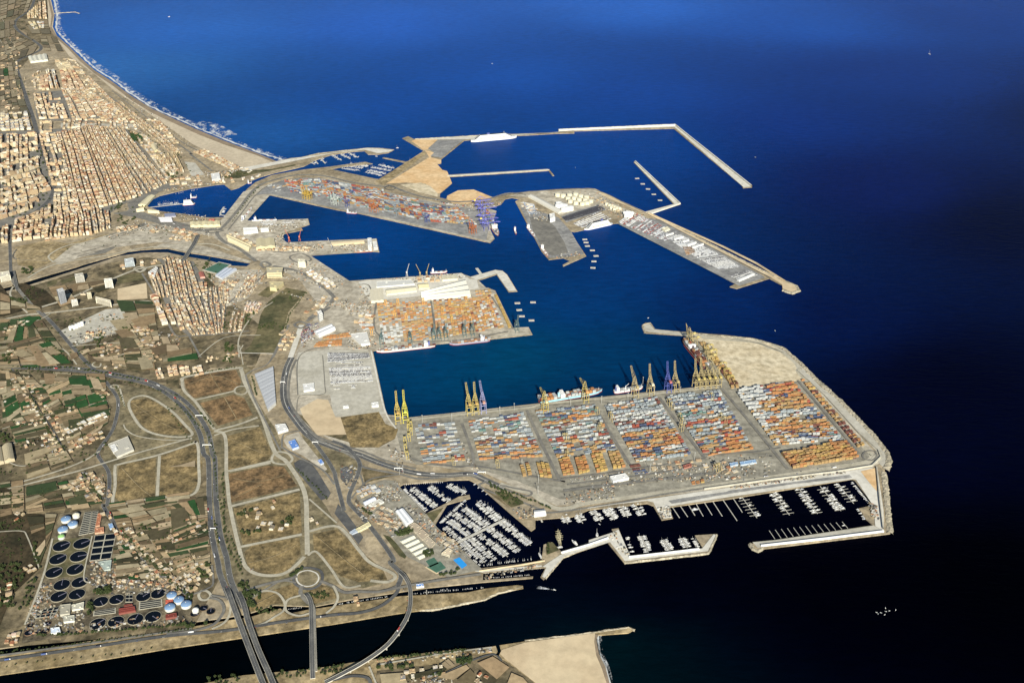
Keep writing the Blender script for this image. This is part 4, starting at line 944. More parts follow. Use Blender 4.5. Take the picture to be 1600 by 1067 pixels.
for x in (0, 100, 210):
    town(f'c {1390 + x} 830 {1470 + x} 810 {1490 + x} 880 {1410 + x} 900', 1, 9, (6, 8), [(0.50, 0.36, 0.25), (0.62, 0.55, 0.45)], 'rows of new terraced houses', gap=1, half=2, skip=.05)
town('i 10 180 90 160 100 240 20 260', 1, 9, (6, 8), [(0.50, 0.36, 0.25)], 'rows of new terraced houses', gap=1, half=2, skip=.1)
# houses strung along the farm lanes
def lane(s, n, spread, district, h=(4, 8), size=(8, 16), pal=ROOFS + PALE, both=True, skip=0.0, cover=0.0):
    pts = W(s)
    tot = [0]
    for a, b_ in zip(pts, pts[1:]): tot.append(tot[-1] + (b_ - a).length)
    for i in range(n):
        for sd_ in ((-1, 1) if both else (1,)):
            if R() < skip: continue
            t = (i + U(-0.3, 0.3) + 0.5) / n * tot[-1]
            k = max(j for j in range(len(tot) - 1) if tot[j] <= max(t, 0))
            a, b_ = pts[k], pts[k + 1]; d = (b_ - a).normalized()
            p = a + d * (t - tot[k]); nr = Vector((d.y, -d.x, 0))
            o_ = sd_ * (9 + spread * R() ** 1.5)
            c = p + nr * o_
            HOUSES.append((c.x, c.y, U(*size) * .85, U(*size) * .85, math.atan2(d.y, d.x) + random.choice([0, 0, math.pi / 2]), U(*h), random.choice(pal), random.choice(WALLS), district, R() < 0.22))
L1 = 'village lane on the left'
for k in range(2):
    lane('c 150 900 260 1060 d 330 220 450 400 560 590', 22, 26 + 14 * k, L1, skip=.12)
    lane('d 690 750 760 880 870 980', 8, 18 + 16 * k, 'short lane above the settling tanks')
lane('d 870 990 e 900 200', 1, 10, 'short lane above the settling tanks')
lane('e 1000 210 1100 370 1300 600 1560 790', 17, 16, 'lane of houses right of the settling tanks')
lane('e 1020 230 1150 400 1330 600 1560 760 k 60 60 330 240', 11, 34, 'lane of houses right of the settling tanks')
lane('k 0 60 100 150 240 220', 9, 24, 'lane of houses right of the settling tanks', skip=.2)
lane('e 820 650 1380 700', 8, 10, 'houses above the lower settling tanks')
lane('e 1380 800 1360 380 1480 300', 5, 14, 'farms between the lane and the highway', skip=.3); lane('k 240 10 330 130', 4, 30, 'farms between the lane and the highway')
lane('j 180 450 260 600 330 640', 4, 10, 'farms between the lane and the highway'); lane('j 20 680 120 640', 4, 14, 'farms between the lane and the highway'); lane('j 190 860 300 830', 3, 14, 'farms between the lane and the highway')
lane('d 20 20 250 0', 5, 40, L1, skip=.3); lane('d 60 240 120 120', 3, 20, L1, skip=.3); lane('d 170 230 320 200', 3, 14, L1); lane('d 130 350 380 310', 5, 8, L1, skip=.3); lane('d 180 520 470 440', 7, 8, L1, skip=.3)
lane('d 560 400 900 260', 8, 4, 'glasshouse row by the winding road', size=(10, 26), pal=[(0.66, 0.64, 0.58)]); lane('d 600 520 860 420', 7, 14, 'sheds by the winding road', size=(8, 20))
lane('d 560 230 640 210', 2, 6, 'lone farm above the winding road'); lane('d 820 70 900 110', 3, 10, 'lone farm above the winding road'); lane('d 540 890 680 820 800 790', 6, 12, 'short lane above the settling tanks'); lane('d 790 870 870 840', 3, 8, 'short lane above the settling tanks')
lane('c 130 720 40 700', 3, 12, 'farm at the far left'); lane('c 160 470 230 440', 3, 10, 'farm at the far left'); lane('c 0 530 160 490', 4, 14, 'farm at the far left', skip=.3)
lane('c 700 560 900 540', 4, 16, 'works yard below the rail line', size=(10, 22)); lane('c 820 640 1040 690', 6, 14, 'works yard below the rail line', size=(10, 18)); lane('c 820 720 940 690', 3, 10, 'yellow farm group'); lane('c 1090 500 1260 540', 6, 14, 'sheds left of the second town', size=(10, 20)); lane('c 1150 620 1330 640', 5, 16, 'sheds left of the second town', size=(10, 22)); lane('c 1200 700 1330 770', 4, 12, 'sheds left of the second town'); lane('c 880 810 1010 820', 2, 8, 'sheds left of the second town')
lane('i 460 130 580 50', 4, 24, 'villas above the pale new streets', skip=.3); lane('i 320 120 400 110', 2, 6, 'villas above the pale new streets')
lane('j 570 490 950 350', 3, 14, 'old farmhouses in the scrub plots', skip=.2); lane('j 740 540 1020 560', 3, 10, 'old farmhouses in the scrub plots', size=(12, 20), pal=PALE); lane('j 730 460 780 460', 1, 4, 'old farmhouses in the scrub plots', size=(12, 20), pal=PALE); lane('j 1200 520 1260 500', 1, 6, 'old farmhouses in the scrub plots')
lane('l 350 590 600 560', 5, 12, 'farm beside the bottom bridge', size=(9, 18)); lane('l 740 590 800 620', 2, 6, 'farm beside the bottom bridge')
lane('e 100 180 180 120', 2, 8, 'huts on the dark left edge', skip=.3); lane('e 20 880 40 700', 4, 8, 'sheds on the dark left edge', size=(8, 22)); lane('e 220 600 290 560', 2, 8, 'blue roofed hut on the dark left edge'); lane('f 60 530 160 520', 3, 10, 'huts by the lower left corner')
lane('c 520 180 960 180', 3, 30, 'campus left of the sand lot', h=(6, 12), size=(14, 30), pal=PALE, skip=.5); lane('b 960 960 1500 870', 6, 20, 'offices below the narrow canal', h=(6, 12), size=(14, 26), pal=PALE, skip=.3)
lane('g 380 960 560 1010', 4, 24, 'customs buildings by the roundabout', h=(7, 11), size=(14, 30), pal=[(0.62, 0.56, 0.42), (0.48, 0.27, 0.17)]); lane('b 1400 700 1600 720', 4, 10, 'customs buildings by the roundabout', h=(6, 9), size=(14, 26), pal=PALE)
lane('b 1250 660 1310 640', 2, 6, 'customs buildings by the roundabout', size=(12, 20)); lane('b 380 720 540 690', 4, 6, 'sheds along the rail yard', size=(14, 24), pal=PALE)
lane('h 1400 350 1600 480', 8, 10, 'white sheds along the quay road', h=(6, 9), size=(16, 26), pal=[(0.72, 0.71, 0.68)]); lane('h 1400 700 1600 560', 8, 30, 'port offices near the silo', h=(5, 9), size=(12, 26), pal=PALE, skip=.3)
lane('h 1180 850 1260 870 1180 1000', 6, 8, 'offices beside the flyover', h=(5, 9), size=(14, 26), pal=PALE); lane('u 0 460 130 480', 3, 40, 'port offices near the silo', h=(8, 12), size=(20, 36), pal=PALE)
lane('w 130 770 340 900', 7, 7, 'port sheds by the small docks', h=(6, 9), size=(14, 26)); lane('w 380 920 900 920', 12, 12, 'port sheds by the small docks', h=(5, 8), size=(10, 26), pal=PALE); lane('A 780 220 540 200', 5, 10, 'port sheds by the small docks', h=(5, 8), size=(10, 22), pal=PALE)
lane('k 1560 330 1620 320', 1, 4, 'kiosk by the slip canal'); lane('m 350 620 560 680', 6, 10, 'clubhouse sheds of the large marina', h=(4, 6), size=(8, 16), pal=PALE); lane('m 130 350 330 290', 5, 10, 'sheds at the top of the marina yard', h=(4, 7), size=(12, 24), pal=[(0.6, 0.6, 0.58), (0.4, 0.42, 0.44)]); lane('m 980 780 1130 900', 4, 8, 'sheds beside the marina quay', h=(4, 6), size=(10, 18), pal=PALE); lane('m 640 900 760 1010', 0, 1, 'x'); lane('m 300 480 470 560', 4, 8, 'clubhouse sheds of the large marina', h=(4, 6), size=(8, 16), pal=PALE)
lane('r 500 150 540 150', 0, 1, 'x'); lane('r 830 800 1290 760', 7, 12, 'low offices below the yard', h=(3, 5), size=(8, 22), pal=PALE); lane('r 1400 760 1560 900', 4, 12, 'low offices below the yard', h=(3, 5), size=(8, 22), pal=PALE)
lane('y 560 500 760 600', 8, 14, 'sheds of the tank farm', h=(4, 8), size=(10, 22), pal=PALE, skip=.4); lane('y 150 560 230 600', 3, 12, 'sheds on the grey finger quay', h=(6, 9), size=(12, 26), pal=[(0.4, 0.45, 0.55), (0.6, 0.6, 0.58)])
lane('u 480 150 700 140', 4, 12, 'sheds on the broad quay', h=(6, 8), size=(14, 26), pal=PALE); lane('w 210 130 420 230 g 880 540', 5, 8, 'clubhouses beside the old channel', h=(4, 7), size=(10, 24), pal=[(0.72, 0.71, 0.68)])
lane('a 560 560 620 600', 3, 10, 'white kiosks on the beach promenade', h=(5, 8), size=(16, 26), pal=PALE)

HOUSES.sort(key=lambda h: h[0] ** 2 + h[1] ** 2)
hp = {}
def unit_house():
    m1 = MB(); m1.box((0, 0, 0), (1, 1, 1)); 
    for sx, sy, w_, d_ in ((0, -0.49, 1, 0.02), (0, 0.49, 1, 0.02), (-0.49, 0, 0.02, 0.96), (0.49, 0, 0.02, 0.96)):
        m1.box((sx, sy, 0.999), (w_, d_, 0.09))
    m1.m = 1
    for zz in (0.25, 0.62):
        for t in (-0.3, 0, 0.3):
            for sgn in (-1, 1):
                m1.box((t, sgn * 0.503, zz), (0.11, 0.012, 0.2)); m1.box((sgn * 0.503, t, zz), (0.012, 0.11, 0.2))
    hp['flat_wall'] = m1.mesh('flat_house_wall', ['tinted_wall', 'window_glass'])
    m2 = MB(); m2.box((0, 0, 1.004), (0.94, 0.94, 0.03)); hp['flat_roof'] = m2.mesh('flat_roof', 'tinted')
    m3 = MB(); m3.box((0.2, 0.2, 1.03), (0.3, 0.25, 0.3)); hp['stair_head'] = m3.mesh('stair_head', 'tinted_wall')
    m4 = MB(); k = [(-.5, -.5, 1), (.5, -.5, 1), (.5, .5, 1), (-.5, .5, 1), (-.5, 0, 1.34), (.5, 0, 1.34)]
    m4.poly([k[0], k[3], k[4]]); m4.poly([k[1], k[5], k[2]])
    m1b = MB(); m1b.box((0, 0, 0), (1, 1, 1)); m1b.poly([k[0], k[4], k[3]]); m1b.poly([k[1], k[2], k[5]]); m1b.m = 1
    for t in (-0.3, 0, 0.3):
        for sgn in (-1, 1): m1b.box((t, sgn * 0.503, 0.4), (0.12, 0.012, 0.25))
    hp['gable_wall'] = m1b.mesh('gable_house_wall', ['tinted_wall', 'window_glass'])
    m5 = MB()
    for sgn in (-1, 1):
        m5.beam((-0.53, sgn * 0.27, 1.18), (0.53, sgn * 0.27, 1.18), 0.62, 0.04)
    vs = []
    for (x, y, z) in m5.v: vs.append((x, y, 1.375 - abs(y) * 0.68 + (z - 1.18)))
    m5.v = vs; hp['gable_roof'] = m5.mesh('gable_roof', 'tinted')
    m6 = MB(); m6.box((0.3, 0.12, 1.2), (0.08, 0.08, 0.3)); hp['chimney'] = m6.mesh('chimney', 'tinted_wall')
unit_house()
SIZEW = {0: 'small', 1: 'mid sized', 2: 'large'}
def cname(c):
    r, g_, b_ = c
    if r > 0.6 and b_ > 0.5: return 'white'
    if r > 2.0 * b_ and r < 0.46 and g_ < 0.6 * r: return 'red'
    if b_ > r: return 'blue'
    if r > 0.58: return 'cream'
    return 'tan' if g_ > 0.68 * r else 'terracotta'
NH = 300
for i, (x, y, w_, d_, an, h, rc, wc, dist, gb) in enumerate(HOUSES[:NH]):
    r = empty('house', (x, y, LAND_Z + 0.2), an); r.scale = (w_, d_, h)
    tag(r, f"{SIZEW[0 if w_ * d_ < 130 else 1 if w_ * d_ < 240 else 2]} house with {cname(rc)} {'gabled' if gb else 'flat'} roof, {dist}", 'house', 'houses')
    if gb:
        link('wall', hp['gable_wall'], r, wc); rf = link('roof', hp['gable_roof'], r, rc); link('chimney', hp['chimney'], rf, wc)
    else:
        link('wall', hp['flat_wall'], r, wc); rf = link('roof', hp['flat_roof'], r, rc); link('stair_head', hp['stair_head'], rf, wc)
mb = MB()
for (x, y, w_, d_, an, h, rc, wc, dist, gb) in HOUSES[NH:]:
    ca, sa = math.cos(an), math.sin(an)
    T = lambda a, b_, z: (x + a * ca - b_ * sa, y + a * sa + b_ * ca, z)
    hw, hd = w_ / 2, d_ / 2; z0, z1 = LAND_Z, LAND_Z + h
    mb.col = wc
    b4 = [(-hw, -hd), (hw, -hd), (hw, hd), (-hw, hd)]
    for k in range(4):
        a, c = b4[k], b4[(k + 1) % 4]
        mb.poly([T(*a, z0), T(*c, z0), T(*c, z1), T(*a, z1)])
    mb.col = rc
    if gb:
        rz = z1 + w_ * 0.18
        mb.poly([T(-hw, -hd, z1), T(0, -hd, rz), T(0, hd, rz), T(-hw, hd, z1)]); mb.poly([T(0, -hd, rz), T(hw, -hd, z1), T(hw, hd, z1), T(0, hd, rz)])
        mb.col = wc; mb.poly([T(-hw, -hd, z1), T(hw, -hd, z1), T(0, -hd, rz)]); mb.poly([T(hw, hd, z1), T(-hw, hd, z1), T(0, hd, rz)])
    else:
        mb.poly([T(*p, z1) for p in b4])
        if R() < 0.7:
            mb.col = wc; ox, oy = U(-.25, .25) * w_, U(-.25, .25) * d_
            p = T(ox, oy, z1); mb.box(p, (w_ * U(.2, .4), d_ * U(.2, .35), U(1.5, 3.5)), an)
        if R() < 0.25:
            mb.col = (0.10, 0.09, 0.08); p = T(U(-.2, .2) * w_, U(-.2, .2) * d_, z1 + .02); mb.box(p, (w_ * .25, d_ * .25, 0.12), an)
tag(mb.build('distant_houses', 'city_wall'), 'dense mass of tan and cream city buildings beyond the nearer houses', 'houses', kind='stuff')

# ================================================================ LARGE BUILDINGS
def building(s, h, label, wall=(0.6, 0.56, 0.46), roof=(0.55, 0.52, 0.45), kind='flat', name='warehouse', cat='warehouse', n=5, bands=0, z0=LAND_Z, dark=(0.16, 0.2, 0.28), group=None):
    """footprint notes follow the roof outline"""
    p = W(s, z0 + h)
    c = sum(p, Vector()) / len(p)
    r = empty(name, (c.x, c.y, z0)); tag(r, label, cat, group)
    q = [Vector((v.x - c.x, v.y - c.y, 0)) for v in p]
    mb = MB(); mb.prism(q, 0, h); mb.build('wall', 'tinted_wall', r, wall)
    if kind == 'flat':
        mb = MB(); mb.prism([v * 0.95 for v in q], None, h + 0.25); mb.build('roof', 'tinted', r, roof)
        mb = MB()
        for a, b_ in zip(q, q[1:] + q[:1]): mb.beam((a.x * .99, a.y * .99, h + .5), (b_.x * .99, b_.y * .99, h + .5), 0.8, 1.2)
        mb.build('parapet', 'tinted_wall', r, wall)
        L = min((q[1] - q[0]).length, (q[2] - q[1]).length)
        for t in range(2):
            mb = MB(); mb.box((0, 0, 0), (L * .18, L * .12, 2.4), math.atan2((q[1] - q[0]).y, (q[1] - q[0]).x)); o = mb.build('roof_unit', 'tinted_wall', r, wall); o.location = tuple((q[0] if t else q[2]) * 0.45 + Vector((0, 0, h + .25)))
    elif len(q) == 4:
        if n <= 3 and (q[1] - q[0]).length > (q[2] - q[1]).length: q = q[1:] + q[:1]
        for i in range(n):       # parallel pitched bays running from side 0-1 to side 3-2
            mb = MB()
            a0, a1 = i / n, (i + 1) / n; am = (a0 + a1) / 2
            rise = {'gable': 0.16 if n < 9 else 0.03, 'ribs': 0.10, 'barrel': 0.22}[kind] * min(45, (q[1] - q[0]).length / n)
            L0, L1_, R0, R1_ = q[0].lerp(q[1], a0), q[3].lerp(q[2], a0), q[0].lerp(q[1], a1), q[3].lerp(q[2], a1)
            M0, M1 = q[0].lerp(q[1], am), q[3].lerp(q[2], am)
            up = lambda v, z: (v.x, v.y, z)
            eps = h + 0.05
            if kind == 'barrel':
                prev = (up(L0, eps), up(L1_, eps))
                for k in range(1, 7):
                    t = k / 6; zz = eps + rise * math.sin(math.pi * t)
                    cur = (up(L0.lerp(R0, t), zz), up(L1_.lerp(R1_, t), zz))
                    mb.poly([prev[0], cur[0], cur[1], prev[1]]); prev = cur
                mb.poly([up(L0, eps), up(R0, eps), up(M0, eps + rise)]); mb.poly([up(L1_, eps), up(R1_, eps), up(M1, eps + rise)])
            else:
                mb.poly([up(L0, eps), up(M0, eps + rise), up(M1, eps + rise), up(L1_, eps)])
                mb.poly([up(M0, eps + rise), up(R0, eps), up(R1_, eps), up(M1, eps + rise)])
                mb.poly([up(L0, eps), up(R0, eps), up(M0, eps + rise)]); mb.poly([up(L1_, eps), up(M1, eps + rise), up(R1_, eps)])
            cc = roof if i % 2 == 0 or n < 4 else tuple(v * 0.92 for v in roof)
            mb.build('roof_bay', 'tinted', r, cc)
    for k in range(bands):
        zz = h * (k + 0.45) / bands
        mb = MB()
        for a, b_ in zip(q, q[1:] + q[:1]):
            d = (b_ - a); 
            a2, b2 = a + d * .06, b_ - d * .06; nr = Vector((d.y, -d.x, 0)).normalized()
            if nr.dot((a + b_) / 2) < 0: nr = -nr
            mb.beam(a2 + nr * .1 + Vector((0, 0, zz)), b2 + nr * .1 + Vector((0, 0, zz)), 0.5, min(1.8, h / bands * .45))
        mb.build('window_band', 'window_glass', r)
    return r
WHT, CRM, GRY = (0.64, 0.64, 0.62), (0.66, 0.60, 0.42), (0.42, 0.44, 0.48)
building('i 735 235 845 528 912 470 890 172', 13, 'long wedge shaped warehouse with grey ribbed roof beside the main port road', (0.5, 0.5, 0.48), (0.44, 0.455, 0.48), 'gable', n=11)
building('i 905 660 990 650 1015 695 930 720', 9, 'white two part depot left of the flyover road', WHT, WHT)
building('i 1015 800 1070 780 1105 840 1050 860', 8, 'blue roofed office by the teardrop car park', (0.4, 0.45, 0.55), (0.12, 0.25, 0.6), name='office_building', cat='office')
building('i 1260 955 1290 945 1312 975 1285 985', 6, 'small blue roofed gatehouse at the tip of the teardrop car park', (0.4, 0.45, 0.55), (0.12, 0.25, 0.6), name='gatehouse', cat='gatehouse')
building('t 300 100 455 35 500 75 345 145', 11, 'long white and grey shed right of the roundabout', WHT, (0.62, 0.63, 0.65), 'gable', n=2)
building('t 195 595 300 582 305 640 205 655', 7, 'white square building alone on the empty concrete lot', WHT, WHT, name='depot', cat='depot')
building('t 830 765 895 758 900 790 835 796', 7, 'small white booth near the corner of the quay', WHT, WHT, name='depot', cat='depot')
building('t 565 795 620 790 622 806 570 810', 5, 'little white cabin on the lower edge of the car lot', WHT, WHT, name='cabin', cat='cabin')
building('t 640 130 790 110 820 215 735 222', 11, 'large pale grey building at the corner of the orange container quay', (0.6, 0.6, 0.58), (0.62, 0.61, 0.58), name='depot', cat='depot')
building('u 520 250 890 140 935 265 525 300', 14, 'huge pale shed on the broad quay with a long grey and cream roof', (0.62, 0.6, 0.5), (0.60, 0.59, 0.52), 'gable', n=3)
building('u 490 180 580 172 590 210 505 215', 8, 'small yellow roofed shed at the corner of the huge pale shed', (0.6, 0.55, 0.38), (0.60, 0.54, 0.34), 'gable', n=1)
building('u 690 115 820 100 825 135 700 145', 9, 'cream ribbed shed on the upper edge of the broad quay', (0.6, 0.57, 0.44), (0.60, 0.56, 0.42), 'gable', n=6)
building('u 95 225 205 215 210 315 105 325', 10, 'cream twin bay warehouse at the left of the broad quay', (0.62, 0.57, 0.44), (0.62, 0.57, 0.44), 'gable', n=3)
building('u 225 225 480 200 485 235 235 265', 8, 'long cream roofed shed left of the huge pale shed', (0.6, 0.56, 0.42), (0.58, 0.54, 0.40), 'gable', n=1)
building('u 150 160 440 145 470 180 150 205', 5, 'long low pale warehouse beside the quay edge', (0.6, 0.6, 0.56), (0.56, 0.56, 0.53), 'flat')
building('w 370 820 545 815 555 890 370 905', 14, 'big striped yellow warehouse at the root of the small docks', (0.5, 0.44, 0.28), (0.52, 0.46, 0.30), 'gable', n=2)
building('w 245 710 380 705 390 750 250 765', 9, 'white long shed on the small ferry dock', WHT, WHT, 'gable', n=2)
building('w 410 715 490 712 492 738 415 742', 8, 'second smaller white shed on the small ferry dock', WHT, WHT, 'gable', n=2)
building('w 1440 815 1480 812 1485 880 1445 885', 26, 'tall white terminal tower near the end of the long finger pier', WHT, WHT, name='terminal_building', cat='terminal', bands=5)
building('w 1490 850 1530 845 1540 905 1500 910', 14, 'low white terminal block at the very end of the long finger pier', WHT, WHT, name='terminal_building', cat='terminal', bands=3)
building('w 1080 850 1410 830 1412 850 1085 875', 9, 'long tan transit shed along the finger pier', (0.5, 0.42, 0.28), (0.52, 0.44, 0.30), 'gable', n=1)
building('w 90 770 330 880 320 900 85 795', 9, 'long cream curved market hall by the port road', (0.62, 0.55, 0.36), (0.62, 0.54, 0.34), 'gable', n=1)
building('w 110 800 320 895 300 930 95 830', 9, 'second long cream hall in front of the curved market hall', (0.62, 0.55, 0.36), (0.64, 0.57, 0.38), 'gable', n=1)
building('h 1045 310 1185 312 1175 352 1050 356', 26, 'massive yellow grain mill beside the canal roundabout', (0.50, 0.44, 0.28), (0.46, 0.42, 0.30), name='mill', cat='mill', bands=2)
building('h 1070 430 1190 430 1130 480 1075 475', 18, 'lower yellow mill store below the massive grain mill', (0.5, 0.44, 0.26), (0.48, 0.42, 0.26), name='mill_store', cat='mill')
building('h 1305 240 1370 245 1372 265 1310 262', 30, 'tall cream silo block at the harbour corner', (0.60, 0.56, 0.44), (0.60, 0.56, 0.44), name='silo_block', cat='silo')
building('h 1470 680 1500 665 1515 690 1485 705', 34, 'tall white control tower block beside the right roundabout', WHT, WHT, name='tower_block', cat='tower', bands=4)
building('h 620 370 700 310 800 320 680 400', 10, 'blue grey sports hall right of the green pitches', (0.5, 0.52, 0.56), (0.42, 0.46, 0.54), 'gable', n=3, name='sports_hall', cat='hall')
building('h 480 350 520 345 535 385 495 390', 9, 'dark red roofed hall at the right edge of the second town', (0.5, 0.3, 0.25), (0.34, 0.12, 0.09), 'gable', n=1, name='hall', cat='hall')
building('h 60 350 130 300 145 310 115 385', 12, 'white wedge shaped hall with slatted roof in the second town', WHT, (0.6, 0.6, 0.58), 'gable', n=5, name='hall', cat='hall')
building('c 470 175 520 160 535 180 485 200', 62, 'tallest blue grey apartment tower on the left, throwing a wide dark shadow', (0.40, 0.42, 0.45), (0.5, 0.5, 0.48), name='apartment_tower', cat='tower', bands=14)
building('c 865 85 930 78 935 95 868 102', 40, 'white high apartment slab right of the tallest tower', (0.70, 0.68, 0.60), (0.7, 0.68, 0.62), name='apartment_tower', cat='tower', bands=9)
building('c 720 200 755 195 760 210 725 215', 24, 'small cream apartment block between the tallest tower and the white slab', (0.66, 0.60, 0.42), (0.66, 0.6, 0.46), name='apartment_block', cat='building', bands=6)
building('c 590 262 640 252 645 268 595 280', 22, 'white low apartment block below the tallest tower', (0.70, 0.68, 0.60), (0.7, 0.68, 0.62), name='apartment_block', cat='building', bands=5)
building('c 795 232 920 262 925 282 795 248', 24, 'long cream apartment block beside the sand lot', (0.68, 0.62, 0.48), (0.66, 0.6, 0.48), name='apartment_block', cat='building', bands=6)
building('c 620 45 690 35 698 60 625 70', 30, 'grey concrete block with ribbed front just below the narrow canal', (0.5, 0.48, 0.42), (0.5, 0.47, 0.4), name='apartment_block', cat='building', bands=7)
building('b 1035 880 1110 868 1118 905 1040 915', 22, 'pale blue glass office right of the narrow canal', (0.45, 0.5, 0.52), (0.5, 0.52, 0.52), name='office_building', cat='office', bands=5)
building('c 0 30 75 20 85 55 0 70', 26, 'cream slab block on the left edge below the narrow canal', (0.66, 0.62, 0.5), (0.6, 0.56, 0.46), name='apartment_block', cat='building', bands=6)
building('g 85 745 170 670 225 670 150 750', 10, 'long cream dockside shed at the left end of the old basin', (0.62, 0.56, 0.36), (0.60, 0.54, 0.36), 'gable', n=1)
building('g 65 780 130 768 135 788 70 798', 9, 'small cream shed beside the left end of the old basin', (0.66, 0.6, 0.42), (0.64, 0.58, 0.4), 'gable', n=1)
building('g 160 785 260 795 262 810 165 802', 8, 'narrow cream shed on the lower bank of the old basin', (0.66, 0.6, 0.42), (0.64, 0.58, 0.4), 'gable', n=1)
building('g 515 890 765 882 768 915 520 922', 10, 'long yellow shed along the lower bank of the old basin', (0.64, 0.57, 0.34), (0.64, 0.57, 0.36), 'gable', n=5)
building('g 300 820 390 815 400 840 310 845', 8, 'dark blue roofed boat hall on the lower bank of the old basin', (0.3, 0.3, 0.36), (0.16, 0.18, 0.26), 'gable', n=3, name='boat_hall', cat='hall')
building('g 250 850 360 850 370 880 270 880', 8, 'lilac grey hall left of the yellow dockside shed', (0.5, 0.5, 0.54), (0.55, 0.55, 0.58), 'gable', n=2, name='boat_hall', cat='hall')
building('g 670 870 720 865 722 885 675 888', 8, 'small red roofed hut behind the yellow dockside shed', (0.5, 0.2, 0.15), (0.5, 0.14, 0.1), name='hut', cat='hut')
building('g 690 490 760 480 770 530 700 540', 16, 'white angular regatta pavilion at the mouth of the old basin', WHT, WHT, name='pavilion', cat='pavilion', bands=3)
building('g 185 250 235 245 250 290 220 300', 10, 'yellow oval roofed sports hall in the seafront park', (0.64, 0.57, 0.34), (0.60, 0.52, 0.34), 'barrel', n=1, name='sports_hall', cat='hall')
building('a 175 355 290 338 300 375 190 388', 12, 'big pale factory shed at the far city edge', (0.62, 0.6, 0.5), (0.62, 0.6, 0.5), 'gable', n=4)
building('m 180 425 290 370 320 395 200 450', 8, 'blue white boat shed at the upper left of the marina yard', (0.6, 0.62, 0.68), (0.58, 0.62, 0.70), 'gable', n=1)
building('m 240 455 350 395 400 425 290 475', 6, 'pale low yard office in front of the boat shed', (0.6, 0.6, 0.55), (0.6, 0.58, 0.52), name='office_building', cat='office')
building('m 520 520 600 490 705 615 625 665', 11, 'white ribbed repair hall in the middle of the marina yard', WHT, (0.72, 0.74, 0.76), 'gable', n=2)
building('m 655 675 720 640 790 690 730 745', 7, 'upper of three tan roofed stores beside the marina road', (0.5, 0.44, 0.34), (0.42, 0.35, 0.26), name='store', cat='store')
building('m 735 745 800 712 870 770 800 818', 7, 'middle of three tan roofed stores beside the marina road', (0.5, 0.44, 0.34), (0.42, 0.35, 0.26), name='store', cat='store')
building('m 810 820 870 790 935 850 890 905', 6, 'lowest of three tan roofed stores beside the marina road', (0.5, 0.44, 0.34), (0.44, 0.38, 0.29), name='store', cat='store')
for i, (wd) in enumerate(('upper', 'second', 'third', 'fourth', 'lowest')):
    a, b_ = (565 + 43 * i, 830 + 41 * i), (700 + 43 * i, 768 + 41 * i)
    building(f'm {a[0]} {a[1]} {b_[0]} {b_[1]} {b_[0] + 30} {b_[1] + 28} {a[0] + 30} {a[1] + 28}', 4, f'{wd} of five parallel cream car shelters in the marina yard', (0.6, 0.6, 0.5), (0.66, 0.65, 0.54), 'gable', n=1, name='car_shelter', cat='shelter', group='parallel car shelters')
building('m 1000 960 1070 905 1115 930 1080 985', 9, 'cream sailing clubhouse above the blue pool', (0.66, 0.6, 0.46), (0.62, 0.52, 0.38), name='clubhouse', cat='clubhouse', bands=2)
building('m 105 710 240 635 265 665 130 735', 6, 'long yellow canopy over the marina toll gate', (0.62, 0.58, 0.38), (0.62, 0.56, 0.36), name='toll_canopy', cat='canopy')
building('m 40 740 100 705 130 735 70 760', 5, 'blue grey canopy end beside the yellow toll canopy', (0.4, 0.44, 0.5), (0.36, 0.42, 0.5), name='toll_canopy', cat='canopy')
building('n 825 350 930 340 945 385 830 400', 8, 'white shed on the quay corner between the two marinas', WHT, WHT, 'gable', n=1)
building('o 200 150 350 118 388 160 235 195', 10, 'white warehouse with dark roof panels below the container yard', WHT, (0.70, 0.70, 0.68), name='warehouse', cat='warehouse')
building('o 905 45 985 22 990 50 915 70', 7, 'dark red low workshop just below the container yard', (0.35, 0.16, 0.12), (0.25, 0.09, 0.07), name='workshop', cat='workshop')
building('q 210 765 280 755 285 775 220 790', 6, 'shorter blue gate canopy below the container yard', (0.4, 0.45, 0.5), (0.22, 0.34, 0.52), name='gate_canopy', cat='canopy')
building('q 295 755 430 735 440 758 305 780', 6, 'longer blue gate canopy below the container yard', (0.4, 0.45, 0.5), (0.24, 0.38, 0.58), name='gate_canopy', cat='canopy')
building('d 15 520 95 490 120 620 35 640', 12, 'tan barrel roofed hangar at the left edge', (0.45, 0.38, 0.26), (0.42, 0.36, 0.24), 'barrel', n=1, name='hangar', cat='hangar')
building('d -60 540 10 520 30 640 -50 660', 12, 'second barrel roofed hangar cut by the left edge of the picture', (0.45, 0.38, 0.26), (0.42, 0.36, 0.24), 'barrel', n=1, name='hangar', cat='hangar')
building('d 900 500 1065 435 1115 545 975 605', 8, 'grey flat factory with roof vents beside the winding road', (0.5, 0.48, 0.42), (0.46, 0.44, 0.38), name='factory', cat='factory')
building('d 915 515 955 500 980 545 945 565', 10.5, 'small white penthouse block on the corner of the grey flat factory', WHT, WHT, name='depot', cat='depot')
building('l 435 108 470 105 475 118 435 122', 6, 'small blue and white boathouse by the curved bridge', WHT, (0.15, 0.3, 0.65), name='boathouse', cat='boathouse')
building('e 900 205 935 200 950 235 915 245', 6, 'small blue roofed hut beside the winding road', (0.4, 0.45, 0.5), (0.2, 0.35, 0.6), name='hut', cat='hut')
building('f 500 240 590 230 580 310 500 320', 9, 'grey sludge hall with flat roof in the treatment works', (0.42, 0.4, 0.33), (0.36, 0.34, 0.27), name='process_hall', cat='hall')
building('f 595 240 700 215 695 265 600 280', 7, 'pale L shaped hall right of the grey sludge hall', (0.62, 0.6, 0.5), (0.5, 0.48, 0.4), name='process_hall', cat='hall')
